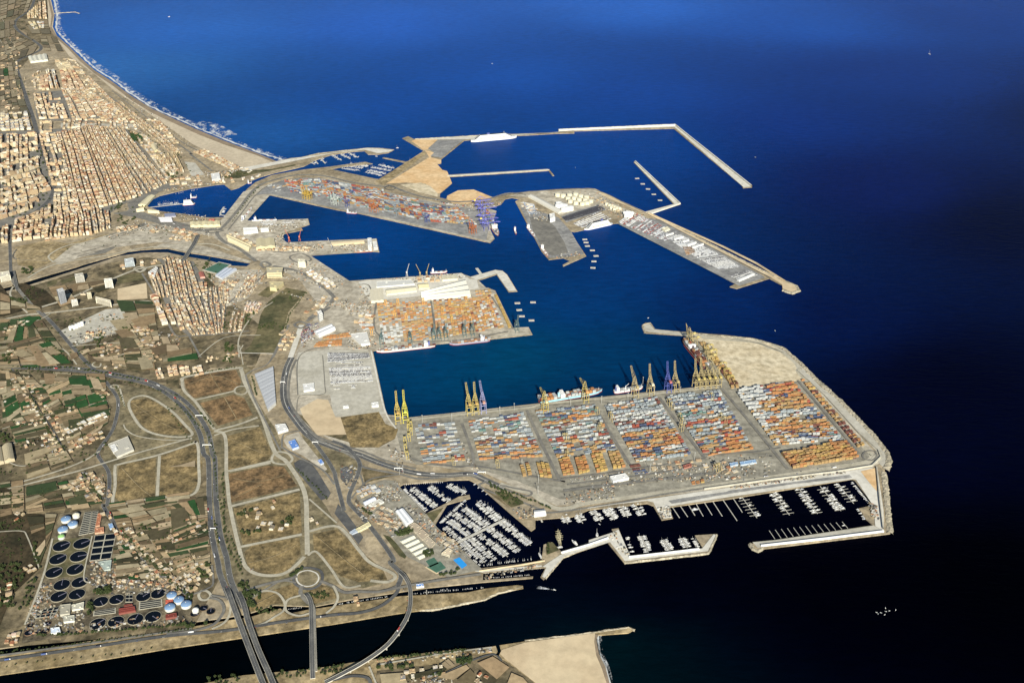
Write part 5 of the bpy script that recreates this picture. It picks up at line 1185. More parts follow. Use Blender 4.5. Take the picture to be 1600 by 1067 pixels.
building('f 530 335 620 325 620 370 530 380', 7, 'grey hall with bright edge below the grey sludge hall', (0.6, 0.6, 0.52), (0.42, 0.41, 0.34), name='process_hall', cat='hall')
building('f 420 432 495 425 505 465 425 475', 6, 'white and blue control building near the lower left works', WHT, (0.6, 0.68, 0.8), name='control_building', cat='building')
building('f 990 265 1120 245 1130 285 990 310', 7, 'red roofed blower hall between the two pairs of channels', (0.2, 0.07, 0.055), (0.19, 0.045, 0.035), 'gable', n=3, name='blower_hall', cat='hall')
building('f 1030 240 1100 230 1105 240 1035 252', 6, 'small red roofed annex above the blower hall', (0.2, 0.07, 0.055), (0.19, 0.045, 0.035), name='annex', cat='hall')
building('f 1380 320 1470 305 1475 335 1380 350', 7, 'red roofed hall below the lower cluster of blue domes', (0.2, 0.07, 0.055), (0.19, 0.045, 0.035), name='process_hall', cat='hall')
building('f 1380 200 1440 195 1440 215 1380 222', 5, 'small red roofed hut between the lower blue domes', (0.5, 0.12, 0.08), (0.45, 0.12, 0.08), name='hut', cat='hut')
building('e 815 120 850 115 830 215 795 225', 6, 'upper terracotta roofed pump house beside the striped tanks', (0.5, 0.3, 0.2), (0.42, 0.17, 0.09), name='pump_house', cat='building')
building('e 790 240 865 232 865 270 790 280', 6, 'lower terracotta roofed pump house beside the striped tanks', (0.5, 0.3, 0.2), (0.42, 0.18, 0.10), name='pump_house', cat='building')
building('e 820 520 930 505 920 580 870 590', 6, 'green grey works building below the dark panel beds', (0.4, 0.44, 0.4), (0.36, 0.42, 0.38), name='works_building', cat='building')
building('y 180 505 215 500 400 595 370 610', 9, 'long pale store across the neck of the tank farm', (0.62, 0.6, 0.52), (0.58, 0.56, 0.5), 'gable', n=1)
building('y 313 618 345 612 350 640 318 648', 22, 'white twin silo block on the grey terminal', WHT, WHT, name='silo_block', cat='silo')
building('z 395 145 445 130 465 150 420 165', 8, 'cream vehicle hall in the middle of the long mole', (0.66, 0.62, 0.46), (0.64, 0.6, 0.46), name='hall', cat='hall')
for i, f_ in enumerate(('425 195 490 175 495 185 430 208', '490 225 570 205 575 215 500 237', '560 247 620 232 625 242 570 256', '600 275 680 250 685 262 610 288', '640 295 740 265 745 275 650 308', '1020 570 1150 515 1170 525 1040 582')):
    building('z ' + f_, 6, ('nearest the cream hall,', 'second from the cream hall,', 'third from the cream hall,', 'fourth from the cream hall,', 'fifth from the cream hall,', 'farthest from the cream hall,')[i] + ' long white car shelter on the mole', WHT, WHT, 'gable', n=1, name='car_shelter', cat='shelter', group='white shelters on the mole')

# ================================================================ CONTAINERS
ORG, TAN, WHC, GRB, NAV, RED, BRN, YEL, TEAL = (0.34, 0.165, 0.07), (0.30, 0.20, 0.095), (0.37, 0.38, 0.375), (0.22, 0.25, 0.27), (0.06, 0.08, 0.14), (0.25, 0.07, 0.05), (0.13, 0.055, 0.045), (0.36, 0.25, 0.09), (0.10, 0.17, 0.16)
CN = {ORG: 'orange', TAN: 'tan', WHC: 'white', GRB: 'grey blue', NAV: 'navy blue', RED: 'red', BRN: 'maroon', YEL: 'yellow', TEAL: 'teal'}
STACKS = []   # x, y, angle, levels, [colours], yard name
def wpick(pal):
    t = U(0, sum(w_ for _, w_ in pal))
    for c, w_ in pal:
        t -= w_
        if t <= 0: return c
    return pal[0][0]
def yard(s, palf, dens, mx, where, group=5, gapm=12.0, clump=22.0, lanes=0, run=2):
    q = W(s)
    wid = ((q[1] - q[0]).length + (q[2] - q[3]).length) / 2; dep = ((q[3] - q[0]).length + (q[2] - q[1]).length) / 2
    from mathutils import noise
    nu = int(wid / 12.9); y = 0.0; k = 0; seed = U(0, 1000)
    bands = {}
    while y < dep - 2.5:
        v = (y + 1.25) / dep
        for i in range(nu):
            u = (i + .5) / nu
            p = q[0].lerp(q[1], u).lerp(q[3].lerp(q[2], u), v)
            gi = int(y / (group * 2.7 + gapm))
            nz = noise.noise(Vector((p.x / clump, p.y / (clump * .7), seed))) * .5 + .5
            key = (gi, i // run, k // 2)
            if key not in bands:
                k2 = (gi, i // 7, 'c')
                if k2 not in bands: bands[k2] = wpick(palf(u, v))
                bands[key] = (R(), bands[k2] if R() < .6 else wpick(palf(u, v)), R())
            b0, bc, b1 = bands[key]
            if nz * .6 + b0 * .55 < (1 - dens * .84) and dens < .93: continue
            if R() < .05 or b1 < .07: continue
            lv = max(1, min(mx, int(round(1 + (mx - 1) * (nz * 0.55 + b1 * .55) + U(-.4, .4)))))
            d = (q[1].lerp(q[2], v) - q[0].lerp(q[3], v))
            cols = [bc if R() < .8 else wpick(palf(u, v)) for _ in range(lv)]
            STACKS.append((p.x, p.y, math.atan2(d.y, d.x), lv, cols, where))
        k += 1; y += 2.7
        if k % group == 0: y += gapm
MIXW = [(WHC, 5), (GRB, 6), (NAV, 1.3), (RED, .5), (ORG, .7), (TEAL, .5), (BRN, .8)]
MIXO = [(ORG, 6), (TAN, 5), (WHC, 1), (RED, .8), (BRN, .8), (GRB, .8), (NAV, .4)]
MIXB = [(ORG, 2.6), (RED, .8), (NAV, 1.4), (WHC, 2.2), (GRB, 3), (TAN, 2.6), (BRN, 1), (TEAL, .6)]
MIXR = [(TAN, 8), (ORG, 3), (BRN, .7), (YEL, 2)]
yard('s 250 450 590 432 680 745 330 785', lambda u, v: MIXW if v < .55 else MIXB, .55, 3, 'leftmost block')
yard('s 700 410 1160 352 1335 735 800 760', lambda u, v: MIXW if v < .4 else MIXB if v < .75 else MIXO, .55, 4, 'second block from the left')
yard('s 1260 340 1760 290 r 560 680 60 740', lambda u, v: MIXB if v < .3 else MIXW if v < .6 else MIXB, .6, 4, 'third block from the left')
yard('r 445 290 890 225 1185 720 720 775', lambda u, v: MIXW if v < .5 else MIXO if v < .78 else MIXB, .68, 5, 'fourth block from the left')
yard('r 960 215 1410 165 1690 650 1290 712', lambda u, v: MIXW if v < .45 else MIXB if v < .85 else MIXO, .66, 4, 'fifth block from the left')
yard('q 250 160 740 95 1160 575 590 620', lambda u, v: ([(WHC, 3), (TAN, 1)] if u < .12 else MIXW if v < .25 and u < .5 else MIXO if v < .45 else MIXW if .45 < v < .55 else MIXO if v < .8 else MIXB), .78, 5, 'right hand block')
for f_, n_ in (('r 65 745 155 735 205 860 105 875', 'first square'), ('r 200 735 285 715 330 840 235 865', 'second square'), ('r 335 705 430 700 480 830 385 850', 'third square'), ('r 475 685 570 680 630 800 520 820', 'last square'), ('s 1120 790 1215 780 1240 870 1150 885', 'leftmost small square'), ('s 1265 770 1375 790 1400 890 1300 895', 'second small square')):
    yard(f_, lambda u, v: [(YEL, 5), (TAN, 4), (ORG, 3)], .97, 6, n_ + ' of golden empties below the blocks', group=30, gapm=0, run=1)
yard('q 640 690 1180 590 1300 725 740 815', lambda u, v: MIXR, .98, 6, 'solid tan mass in the near right corner', group=12, gapm=9)
yard('q 810 80 860 75 1360 640 1290 660', lambda u, v: MIXR + [(BRN, 4)], .78, 4, 'strip beside the sea wall', group=5, gapm=14)
yard('v 600 245 640 240 940 600 870 625', lambda u, v: [(YEL, 5), (TAN, 5), (BRN, 1), (ORG, 2)], .9, 4, 'strip left of the pale ground', group=8, gapm=11)
yard('q 150 -20 200 -20 300 140 220 150', lambda u, v: MIXR, .9, 4, 'strip left of the pale ground', group=8, gapm=11)
MIXM = [(ORG, 5), (TAN, 6), (WHC, 1.6), (BRN, .8), (GRB, 1.2), (YEL, .8)]
yard('u 150 345 600 325 640 640 200 690', lambda u, v: [(WHC, 9), (ORG, 1)] if (.55 < v < .95 and u < .4) else MIXM, .56, 3, 'middle quay', gapm=7, group=3, run=1)
yard('u 625 320 1100 280 1220 550 650 640', lambda u, v: MIXM, .58, 3, 'middle quay', gapm=7, group=3, run=1)
yard('u 1125 275 1155 265 1285 540 1240 555', lambda u, v: [(YEL, 5), (TAN, 1)], .95, 3, 'yellow strip on the quay edge', group=4, gapm=2)
yard('u 970 240 1100 230 1120 280 980 290', lambda u, v: MIXM, .6, 3, 'middle quay')
yard('t 390 160 620 130 640 155 370 190', lambda u, v: [(ORG, 6), (TAN, 2)], .9, 3, 'small stack by the shed', gapm=4)
yard('t 350 200 560 185 560 240 290 255', lambda u, v: [(ORG, 6), (TAN, 2), (WHC, 1)], .8, 3, 'small stack by the shed', gapm=4)
yard('t 700 20 840 20 860 90 760 100', lambda u, v: [(WHC, 6), (ORG, 2)], .8, 3, 'small stack by the shed', gapm=4)
MIXN = [(GRB, 4), (NAV, 1.2), (ORG, 2.2), (WHC, 2.2), (RED, 1.3), (BRN, 1), (TEAL, .8), (TAN, 1.6)]
yard('w 640 265 980 250 1100 440 700 370', lambda u, v: MIXN, .5, 4, 'far left of the north yard', gapm=11)
yard('w 1000 260 1600 360 1600 570 1100 450', lambda u, v: MIXN, .62, 5, 'north yard', gapm=11)
yard('x -20 560 500 660 540 830 -10 690', lambda u, v: MIXN, .66, 5, 'north yard', gapm=11)
yard('x 510 690 850 740 1000 870 560 840', lambda u, v: MIXN, .62, 5, 'north yard', gapm=11)
yard('w 480 320 620 270 700 350 560 370', lambda u, v: [(WHC, 5), (ORG, 2), (TAN, 2)], .35, 2, 'far left of the north yard', gapm=8)
yard('r 660 790 740 780 820 850 700 860', lambda u, v: [(BRN, 4), (NAV, 2), (TAN, 2)], .7, 2, 'row by the white warehouse', gapm=11)
yard('r 1170 930 1280 905 1290 935 1180 955', lambda u, v: [(ORG, 4), (YEL, 2)], .9, 2, 'row above the dock road', gapm=4)
yard('e 350 720 430 710 400 820 330 830', lambda u, v: [(WHC, 4), (TAN, 4)], .6, 1, 'pipe racks of the treatment works', gapm=11)
STACKS.sort(key=lambda s_: s_[0] ** 2 + s_[1] ** 2)
mb = MB()       # one container, corner posts and corrugated flanks
mb.box((0, 0, 0.08), (12.0, 2.30, 2.40), 0, True)
for i in range(12):
    x = -5.5 + i
    for s_ in (-1, 1): mb.box((x, s_ * 1.165, 0.2), (0.5, 0.05, 2.15))
for sx in (-1, 1):
    for sy in (-1, 1): mb.box((sx * 6.0, sy * 1.12, 0), (0.2, 0.2, 2.58), 0, True)
for sx in (-1, 1): mb.box((sx * 6.03, 0, 0.2), (0.05, 0.12, 2.2))
CME = mb.mesh('container', 'tinted')
cnt = 0; si = 0
LV = ['bottom', 'second', 'third', 'fourth', 'fifth', 'sixth']
while cnt < 296 and si < len(STACKS):
    x, y, an, lv, cols, where = STACKS[si]; si += 1
    for k in range(lv):
        o = link('container', CME, None, cols[k], (x, y, LAND_Z + 0.9 + 2.6 * k), an); cnt += 1
        tag(o, f"{CN[cols[k]]} container, {'top' if k == lv - 1 else LV[k]} of its stack, {where}", 'container', 'shipping containers')
mb = MB()
for x, y, an, lv, cols, where in STACKS[si:]:
    if lv > 2 and cols[0] != cols[-1]:
        mb.col = cols[0]; mb.box((x, y, LAND_Z + .6), (12.2, 2.5, 2.6 * (lv - 1)), an); mb.col = cols[-1]; mb.box((x, y, LAND_Z + .65 + 2.6 * (lv - 1)), (12.2, 2.46, 2.6), an)
    else:
        mb.col = cols[-1]; mb.box((x, y, LAND_Z + .6), (12.2, 2.5, 2.6 * lv), an)
tag(mb.build('stacked_containers', 'painted'), 'thousands of orange, white and blue containers stacked across the port yards', 'containers', kind='stuff')

# ================================================================ QUAY CRANES
def crane_meshes(up):
    """z up, y towards the water, x along the rails; up = boom angle in degrees"""
    M = {}
    bw = 1.6
    for nm, x, y in (('leg', -9, -15),):
        m = MB(); m.beam((0, 0, 0), (0, 0, 45), bw); m.box((0, 0, 0), (4.5, 2.6, 2.2)); M['leg'] = m
    m = MB()
    m.beam((-9, 0, 14), (9, 0, 14), bw, 2.4); M['sill_beam'] = m
    m = MB()
    for x in (-9, 9):
        m.beam((x, -15, 14), (x, 15, 44), 1.1); 
    m.beam((-9, -15, 44), (9, -15, 44), bw, 2.6); m.beam((-9, 15, 44), (9, 15, 44), bw, 2.6)
    for x in (-9, 9): m.beam((x, -15, 44), (x, 15, 44), bw, 2.4)
    M['portal_frame'] = m
    m = MB()
    for x in (-2.6, 2.6): m.beam((x, -38, 47), (x, 18, 47), 1.2, 2.0)
    for y in range(-36, 18, 9): m.beam((-2.6, y, 47), (2.6, y, 47), 0.9)
    M['trolley_girder'] = m
    m = MB()
    for s_ in (-1, 1):
        m.beam((s_ * 9, 15, 45), (s_ * 2.2, 13, 76), 1.3); m.beam((s_ * 2.2, 13, 76), (s_ * 2.6, -22, 48), 1.0)
    m.beam((-4.5, 14, 66), (4.5, 14, 66), 1.4); m.beam((-7, 14.5, 55), (7, 14.5, 55), 1.4); m.beam((-2.4, 13, 76), (2.4, 13, 76), 1.8)
    M['a_frame'] = m
    m = MB(); a = rad(up); cy, cz = math.cos(a), math.sin(a)
    L = 66
    for x in (-2.6, 2.6): m.beam((x, 18.5, 47), (x, 18.5 + L * cy, 47 + L * cz), 1.2, 1.6)
    for i in range(1, 12): 
        t = i / 11 * L; m.beam((-2.6, 18.5 + t * cy, 47 + t * cz), (2.6, 18.5 + t * cy, 47 + t * cz), 1.0)
    M['boom'] = m
    m = MB()
    for x in (-2.6, 2.6):
        m.beam((x * .8, 13, 76), (x, 18.5 + L * .5 * cy, 48.5 + L * .5 * cz), 0.7)
        m.beam((x * .8, 13, 76), (x, 18.5 + L * .92 * cy, 48.5 + L * .92 * cz), 0.7)
    M['stay'] = m
    m = MB(); m.box((0, -20, 48.6), (9, 13, 6)); m.box((0, -20, 54.6), (7, 10, 1.0)); M['machinery_house'] = m
    m = MB(); m.box((4.5, 6, 42.4), (3, 3.4, 3)); m.beam((4.5, 6, 45.4), (2.6, 6, 46), 0.5); M['cab'] = m
    return {k: v.mesh('crane_' + k, 'tinted') for k, v in M.items()}
CRM_ = {u_: crane_meshes(u_) for u_ in (80, 2, 42)}
def crane(px, py, q0, q1, flip, col, label, up=80, sc=1.0, house=None, group='ship to shore cranes'):
    p = G(px, py); a, b_ = G(*q0), G(*q1)
    d = b_ - a; an = math.atan2(d.y, d.x) + (math.pi if flip else 0)
    r = empty('quay_crane', (p.x, p.y, LAND_Z + 1.0), an); r.scale = (sc,) * 3
    tag(r, label, 'crane', group)
    M = CRM_[up]
    for x in (-9, 9):
        for y in (-15, 15):
            o = link('leg', M['leg'], r, col); o.location = (x, y, 0)
    for y in (-15, 15):
        o = link('sill_beam', M['sill_beam'], r, col); o.location = (0, y, 0)
    for k in ('portal_frame', 'trolley_girder', 'a_frame', 'boom', 'stay'): link(k, M[k], r, col)
    link('machinery_house', M['machinery_house'], r, house or col); link('cab', M['cab'], r, (0.5, 0.5, 0.48))
YC, OC, PC, GC, BC, RC, WC = (0.42, 0.34, 0.12), (0.42, 0.28, 0.10), (0.18, 0.18, 0.40), (0.10, 0.15, 0.15), (0.08, 0.10, 0.26), (0.40, 0.14, 0.06), (0.48, 0.52, 0.48)
Q1 = ((640, 652), (1126, 601))
TN = (0.38, 0.31, 0.16)
for px, py, up, c, hc, lb in (
    (622, 657.5, 80, (0.46, 0.36, 0.10), OC, 'leftmost yellow crane with raised boom beside the corner of the large basin'),
    (633.5, 656, 80, (0.50, 0.46, 0.08), (0.45, 0.5, 0.1), 'bright yellow crane with raised boom, second from the basin corner'),
    (733, 644.5, 42, YC, OC, 'yellow crane with half lowered boom, left of the blue crane on the long quay'),
    (743.5, 643, 80, YC, OC, 'tall yellow crane with raised boom right beside the lone blue grey crane'),
    (755, 641.5, 42, (0.25, 0.26, 0.42), (0.45, 0.25, 0.2), 'lone pale blue crane with pink machinery house on the long quay'),
    (851.5, 640.5, 2, YC, (0.6, 0.5, 0.3), 'yellow crane with lowered boom at the stern of the light blue container ship'),
    (914.5, 625, 2, YC, (0.6, 0.3, 0.12), 'yellow crane with lowered boom at the bow of the light blue container ship'),
    (992, 617, 42, TN, TN, 'tan crane with half lowered boom beside the small white ship'),
    (1016, 613.5, 80, TN, (0.6, 0.55, 0.4), 'solitary tan crane with raised boom between the white ship and the blue crane'),
    (1043.5, 609.5, 80, (0.08, 0.10, 0.32), (0.4, 0.14, 0.14), 'deep blue crane with red machinery house near the right end of the long quay'),
    (1055, 608.5, 80, TN, TN, 'tan crane with raised boom touching the deep blue crane'),
    (1087, 604.5, 80, TN, YC, 'leftmost of the five cranes parked at the quay corner, boom raised'),
    (1095.5, 603.8, 80, TN, YC, 'second of the five cranes parked at the quay corner, boom raised'),
    (1104, 603, 2, TN, YC, 'middle of the five cranes parked at the quay corner, boom lowered'),
    (1112.5, 602.3, 2, TN, YC, 'fourth of the five cranes parked at the quay corner, boom lowered'),
    (1121, 601.5, 2, TN, YC, 'rightmost of the five cranes parked at the quay corner, boom lowered')):
    crane(px, py + 1.5, *Q1, False, c, lb, up, 1.0, hc)
Q2 = ((1068, 533), (1126, 601))
for px, py, lb in ((1078, 535.5, 'farthest yellow crane on the short quay at the right of the basin'), (1083.5, 541.5, 'second farthest yellow crane on the short quay at the right of the basin'),
                   (1104, 563, 'third yellow crane down the short quay, over the moored ship'), (1109, 569.5, 'nearest yellow crane on the short quay at the right of the basin')):
    crane(px, py, *Q2, True, TN, lb, 80, .82, (0.45, 0.38, 0.16))
Q3 = ((582.5, 547.8), (831, 522.5))
for i, (px, py) in enumerate(((596.5, 541), (641, 538.5), (678, 533), (686.5, 532), (697, 530.5), (726, 526.5), (738.5, 525.5), (807.5, 519))):
    lb = ['leftmost dark green crane of the middle quay', 'second dark green crane from the left, over the red and white ship', 'left one of three dark green cranes in a cluster', 'middle one of three dark green cranes in a cluster', 'right one of three dark green cranes in a cluster', 'left one of two dark cranes over the grey container ship', 'right one of two dark cranes over the grey container ship', 'dark crane standing alone at the tip of the middle quay'][i]
    crane(px, py - 1, *Q3, True, GC, lb, 80 if i not in (1,) else 42, 0.8, GC)
Q4 = ((423, 305), (766, 379))
for i, (px, py, c, n_) in enumerate(((476, 313.5, YC, 'yellow'), (480, 314.5, YC, 'yellow'), (484.5, 315.5, YC, 'yellow'), (521, 322.5, WC, 'white'), (526, 323.5, WC, 'white'), (543, 327, BC, 'dark blue'),
                                 (580.5, 333.5, RC, 'orange red'), (588, 335.5, RC, 'orange red'), (619.5, 341, GRB, 'grey'), (667.5, 351, BC, 'dark blue'), (736.5, 367.5, RC, 'orange red'), (741, 368.5, RC, 'orange red'))):
    lb = {0: 'leftmost of three yellow cranes', 1: 'middle of three yellow cranes', 2: 'rightmost of three yellow cranes', 3: 'left white crane', 4: 'right white crane', 5: 'small blue crane just left of the orange pair', 6: 'left crane of the first orange red pair', 7: 'right crane of the first orange red pair', 8: 'grey blue crane right of the first orange pair', 9: 'lone dark blue crane in the middle', 10: 'left crane of the far right orange red pair', 11: 'right crane of the far right orange red pair'}[i]
    crane(px, py - 3, *Q4, True, (0.50, 0.34, 0.07) if n_ == 'yellow' else c, lb + ' on the north terminal quay', 80 if i not in (5, 9) else 42, 0.72, None)
Q5 = ((757, 329), (772, 373))
for i, (px, py) in enumerate(((741, 325), (745, 331), (749, 337), (748, 348), (751, 354), (754, 360))):
    lb = ['first', 'second', 'third', 'fourth', 'fifth', 'sixth'][i] + ' dark blue crane down the east quay of the north terminal'
    crane(px + 6, py, *Q5, False, (0.12, 0.13, 0.42), lb, 2, 0.85, (0.62, 0.5, 0.1) if i in (0, 4) else None)

# yard gantries
m = MB()
for x in (-4, 4):
    m.beam((x, -12, 22), (x, 12, 22), 1.4, 1.8)
RT = {'girder': m}
m = MB(); m.beam((0, 0, 1), (0, 0, 22), 1.3); m.box((0, 0, 0), (2.2, 1.4, 1.4)); RT['leg'] = m
m = MB(); m.box((0, 2, 22.4), (7, 5, 3)); RT['trolley'] = m
m = MB(); m.beam((-4, 0, 3), (4, 0, 3), 1.0); RT['tie_beam'] = m
RT = {k: v.mesh('yard_gantry_' + k, 'tinted') for k, v in RT.items()}
def gantry(px, py, q0, q1, col, label):
    p = G(px, py); a, b_ = G(*q0), G(*q1); d = b_ - a
    r = empty('yard_gantry', (p.x, p.y, LAND_Z + .9), math.atan2(d.y, d.x)); tag(r, label, 'gantry crane', 'yard gantries')
    link('girder', RT['girder'], r, col); link('trolley', RT['trolley'], r, col)
    for y in (-12, 12):
        o = link('tie_beam', RT['tie_beam'], r, col); o.location = (0, y, 0)
        for x in (-4, 4): o = link('leg', RT['leg'], r, col); o.location = (x, y, 0)
GP = P('s 205 450 225 470 205 490 225 520 210 570 175 600 180 660 195 720 r 500 390 515 410 390 350 420 480 135 570 410 500 990 280 1010 310 1080 400 1100 440 1090 490 1340 230 1420 400 1450 430 1400 820 q 100 830 s 945 790 580 770 1500 570 1530 720')
for i, (x, y) in enumerate(GP): gantry(x, y, *Q1, TN if i > 7 else YC, 'yellow wheeled yard gantry straddling container rows of the large terminal' if i > 7 else 'yellow yard gantry in the column beside the leftmost container block')
GP = P('u 230 360 330 350 450 390 540 345 300 450 400 470 560 440 760 350 900 330 700 420 860 400 1000 380 1080 340 780 500 930 480 1060 480 1120 450 110 600')
for x, y in GP: gantry(x, y, *Q3, (0.6, 0.34, 0.1), 'orange yard gantry among the containers of the middle quay')
for x, y in P('v 690 300 720 340 800 450 830 500 860 560'): gantry(x, y, *Q2, YC, 'yellow yard gantry beside the pale reclaimed ground')
for x, y in P('w 800 290 780 300 1000 340 1300 400 1450 380 x 100 640 270 650 400 730 560 800 700 780 820 840'): gantry(x, y, *Q4, random.choice([BC, RC, GRB]), 'yard gantry among the mixed containers of the north terminal')

# ================================================================ SHIPS
def ship(s0, s1, beam, label, hull, top=(0.72, 0.72, 0.70), kind='container', fb=9, boot=(0.35, 0.06, 0.04), cargo=(0, 0), bridge=0.15, name='cargo_ship', cat='ship', nstack=9, pal=MIXB):
    a, b_ = G(*P(s0)[0], 0), G(*P(s1)[0], 0)
    L = (b_ - a).length; c = (a + b_) / 2
    r = empty(name, (c.x, c.y, 0), math.atan2((b_ - a).y, (b_ - a).x)); tag(r, label, cat)
    def hullmesh(z0, z1, inset, col):
        m = MB(); N = 14; rows = []
        for zi, zz in enumerate((z0, z1)):
            rs = []
            for i in range(N + 1):
                t = i / N; x = -L / 2 + t * L
                f = min(1, (t / 0.07 + 0.55)) if t < 0.07 else 1
                bw = beam / 2 * f * (math.sqrt(max(0, 1 - ((t - 0.74) / 0.26) ** 2)) if t > 0.74 else 1)
                if zi == 0: bw *= 0.88; x *= 0.975
                sheer = (2.5 * max(0, (t - .8) / .2) ** 2 if zi else 0)
                rs.append((x, max(bw - inset, 0.05), zz + sheer))
            rows.append(rs)
        k = len(m.v)
        for rs in rows:
            for x, w_, z in rs: m.v.append((x, w_, z)); m.v.append((x, -w_, z))
        n2 = 2 * (N + 1)
        for i in range(N):
            p0 = k + 2 * i
            m.face((p0, p0 + n2, p0 + n2 + 2, p0 + 2)); m.face((p0 + 1, p0 + 3, p0 + n2 + 3, p0 + n2 + 1))
            m.face((p0 + n2, p0 + n2 + 1, p0 + n2 + 3, p0 + n2 + 2))
        m.face((k, k + 1, k + n2 + 1, k + n2))
        return m
    hullmesh(-2, 1.8, 0.15, boot).build('boot_topping', 'tinted', r, boot)
    hullmesh(1.5, fb, 0, hull).build('hull', 'tinted', r, hull)
    m = MB()
    for i in range(2, 11):
        pass
    hullmesh(fb - .5, fb + 0.12, 0.9, (0, 0, 0)).build('deck', 'tinted', r, (0.30, 0.20, 0.15) if kind == 'container' else (0.5, 0.5, 0.48))
    if kind == 'cruise':
        for k in range(6):
            m = MB(); m.box((-L * .01 - k * 1.0, 0, fb + k * 4.4), (L * (.80 - k * .05), beam * (.92 - .06 * k), 3.7)); dh = m.build('deckhouse', 'tinted', r, top)
            m = MB(); m.box((-L * .01 - k * 1.0, 0, fb + k * 4.4 + 3.6), (L * (.79 - k * .05), beam * (.88 - .06 * k), 0.7)); m.build('window_band', 'window_glass', dh)
        m = MB(); m.box((-L * .12, 0, fb + 25), (L * .06, beam * .3, 9), 0, False, .9); m.build('funnel', 'tinted', r, (0.1, 0.12, 0.3))
        m = MB(); m.box((L * .22, 0, fb + 25), (1.2, 1.2, 12)); m.build('mast', 'tinted', r, top)
        for s_ in (-1, 1):
            for i in range(7):
                m = MB(); m.box((-L * .28 + i * L * .08, s_ * beam * .49, fb + 5), (L * .05, 2.6, 2.2), 0, True, .95); m.build('lifeboat', 'tinted', r, (0.65, 0.3, 0.1))
    else:
        bx = -L / 2 + L * bridge
        m = MB(); m.box((bx, 0, fb), (L * .055 + 3, beam * .8, 14)); m.box((bx + 1, 0, fb + 14), (L * .04 + 2, beam * 1.02, 3)); bh = m.build('bridge_house', 'tinted', r, top)
        m = MB(); m.beam((bx + L * .0275 + 2.0, -beam * .45, fb + 15.6), (bx + L * .0275 + 2.0, beam * .45, fb + 15.6), 0.3, 1.2); m.build('bridge_window', 'window_glass', bh)
        m = MB(); m.box((bx - L * .045 - 2, 0, fb), (L * .03, beam * .25, 17), 0, False, .85); m.build('funnel', 'tinted', r, hull if hull[0] < .5 else (.1, .12, .3))
        m = MB(); m.box((bx, 0, fb + 17), (.6, .6, 7)); m.build('mast', 'tinted', bh, top)
        m = MB(); m.box((L * .44, 0, fb + 2), (.8, .8, 9)); m.build('foremast', 'tinted', r, top)
        if cargo[1]:
            x = -L / 2 + L * .02; e = L * .40
            while x < e:
                if abs(x - bx) > L * .07 + 4:
                    t = (x + L / 2) / L
                    bw = beam * .9 * (1 if t < .74 else math.sqrt(max(0.1, 1 - ((t - .74) / .26) ** 2)))
                    nrow = max(2, int(bw / 2.5)); m = MB(); hh = U(cargo[0], cargo[1])
                    run = None
                    for j in range(nrow):
                        if run is None or R() < .35: run = (wpick(pal), max(0, int(hh + U(-1.4, 1.2))))
                        if run[1] < 1: continue
                        m.col = run[0]; m.box((x, (j - nrow / 2 + .5) * 2.5, fb + .1), (12, 2.44, 2.6 * run[1]))
                    if m.f: m.build('container_bay', 'painted', r)
                x += 14
        if kind == 'geared':
            for t in (-.1, .15):
                m = MB(); m.box((L * t, 0, fb), (2, 2, 14)); m.beam((L * t, 0, fb + 13), (L * t + L * .12, 3, fb + 20), 1.0); m.build('deck_crane', 'tinted', r, top)
        if kind == 'bulk':
            for i in range(4):
                m = MB(); m.box((-L * .15 + i * L * .15, 0, fb), (L * .11, beam * .6, 1.6)); m.build('hatch_cover', 'tinted', r, (0.35, 0.2, 0.15) if i % 2 else top)
    return r
ship('s 1290 258', 'r 432 170', 34, 'large light blue container ship moored at the long quay', (0.30, 0.55, 0.66), cargo=(2, 5), bridge=.36, fb=11, pal=[(WHC, 5), (ORG, 3), (RED, 2), (GRB, 2)])
ship('r 528 180', 'r 770 142', 22, 'small white ship with deck crane at the long quay', (0.68, 0.68, 0.68), kind='geared', cargo=(1, 2), pal=[(WHC, 3), (GRB, 2)], bridge=.12)
ship('v 655 455', 'v 468 222', 34, 'container ship with maroon cargo under the short quay cranes', (0.10, 0.08, 0.09), cargo=(4, 6), bridge=.62, fb=11, pal=[(BRN, 4), (RED, 3), (ORG, 2), (WHC, 2), (TAN, 3)])
ship('u 640 697', 'u 150 752', 26, 'white and black container ship along the middle quay', (0.66, 0.64, 0.62), cargo=(1, 4), bridge=.16, pal=[(BRN, 4), (WHC, 3), (ORG, 1), (GRB, 1)])
ship('u 1095 650', 'u 758 688', 26, 'grey hulled ship with twin stern posts on the middle quay', (0.32, 0.33, 0.42), cargo=(1, 2), bridge=.2, pal=[(ORG, 3), (WHC, 2)])
ship('x 935 170', 'x 1320 136', 34, 'huge white cruise ship moored against the far breakwater', (0.74, 0.74, 0.73), kind='cruise', fb=13, boot=(0.5, 0.5, 0.5), name='cruise_ship')
ship('y 705 682', 'y 530 722', 24, 'white car ferry moored at the dark car park', (0.72, 0.72, 0.72), kind='cruise', fb=8, boot=(.1, .1, .3), name='ferry')
ship('x 1045 735', 'x 1165 960', 30, 'container ship with broad white bow beside the blue cranes', (0.70, 0.68, 0.60), cargo=(3, 5), bridge=.75, fb=11, pal=MIXN)
ship('x 1298 890', 'x 1315 945', 9, 'little red tug boat crossing the harbour', (0.5, 0.12, 0.08), fb=4, name='tug_boat', kind='tug', bridge=.4)
ship('x 1405 880', 'x 1470 965', 14, 'white coaster on the left side of the grey finger quay', (0.7, 0.7, 0.68), kind='bulk', fb=6)
ship('y 262 830', 'y 305 890', 15, 'red and white bulk ship at the lower end of the grey finger quay', (0.45, 0.2, 0.15), kind='bulk', fb=7)
ship('A 1300 230', 'A 1140 240', 13, 'rusty coaster moored below the long finger pier', (0.45, 0.25, 0.15), kind='bulk', fb=6)
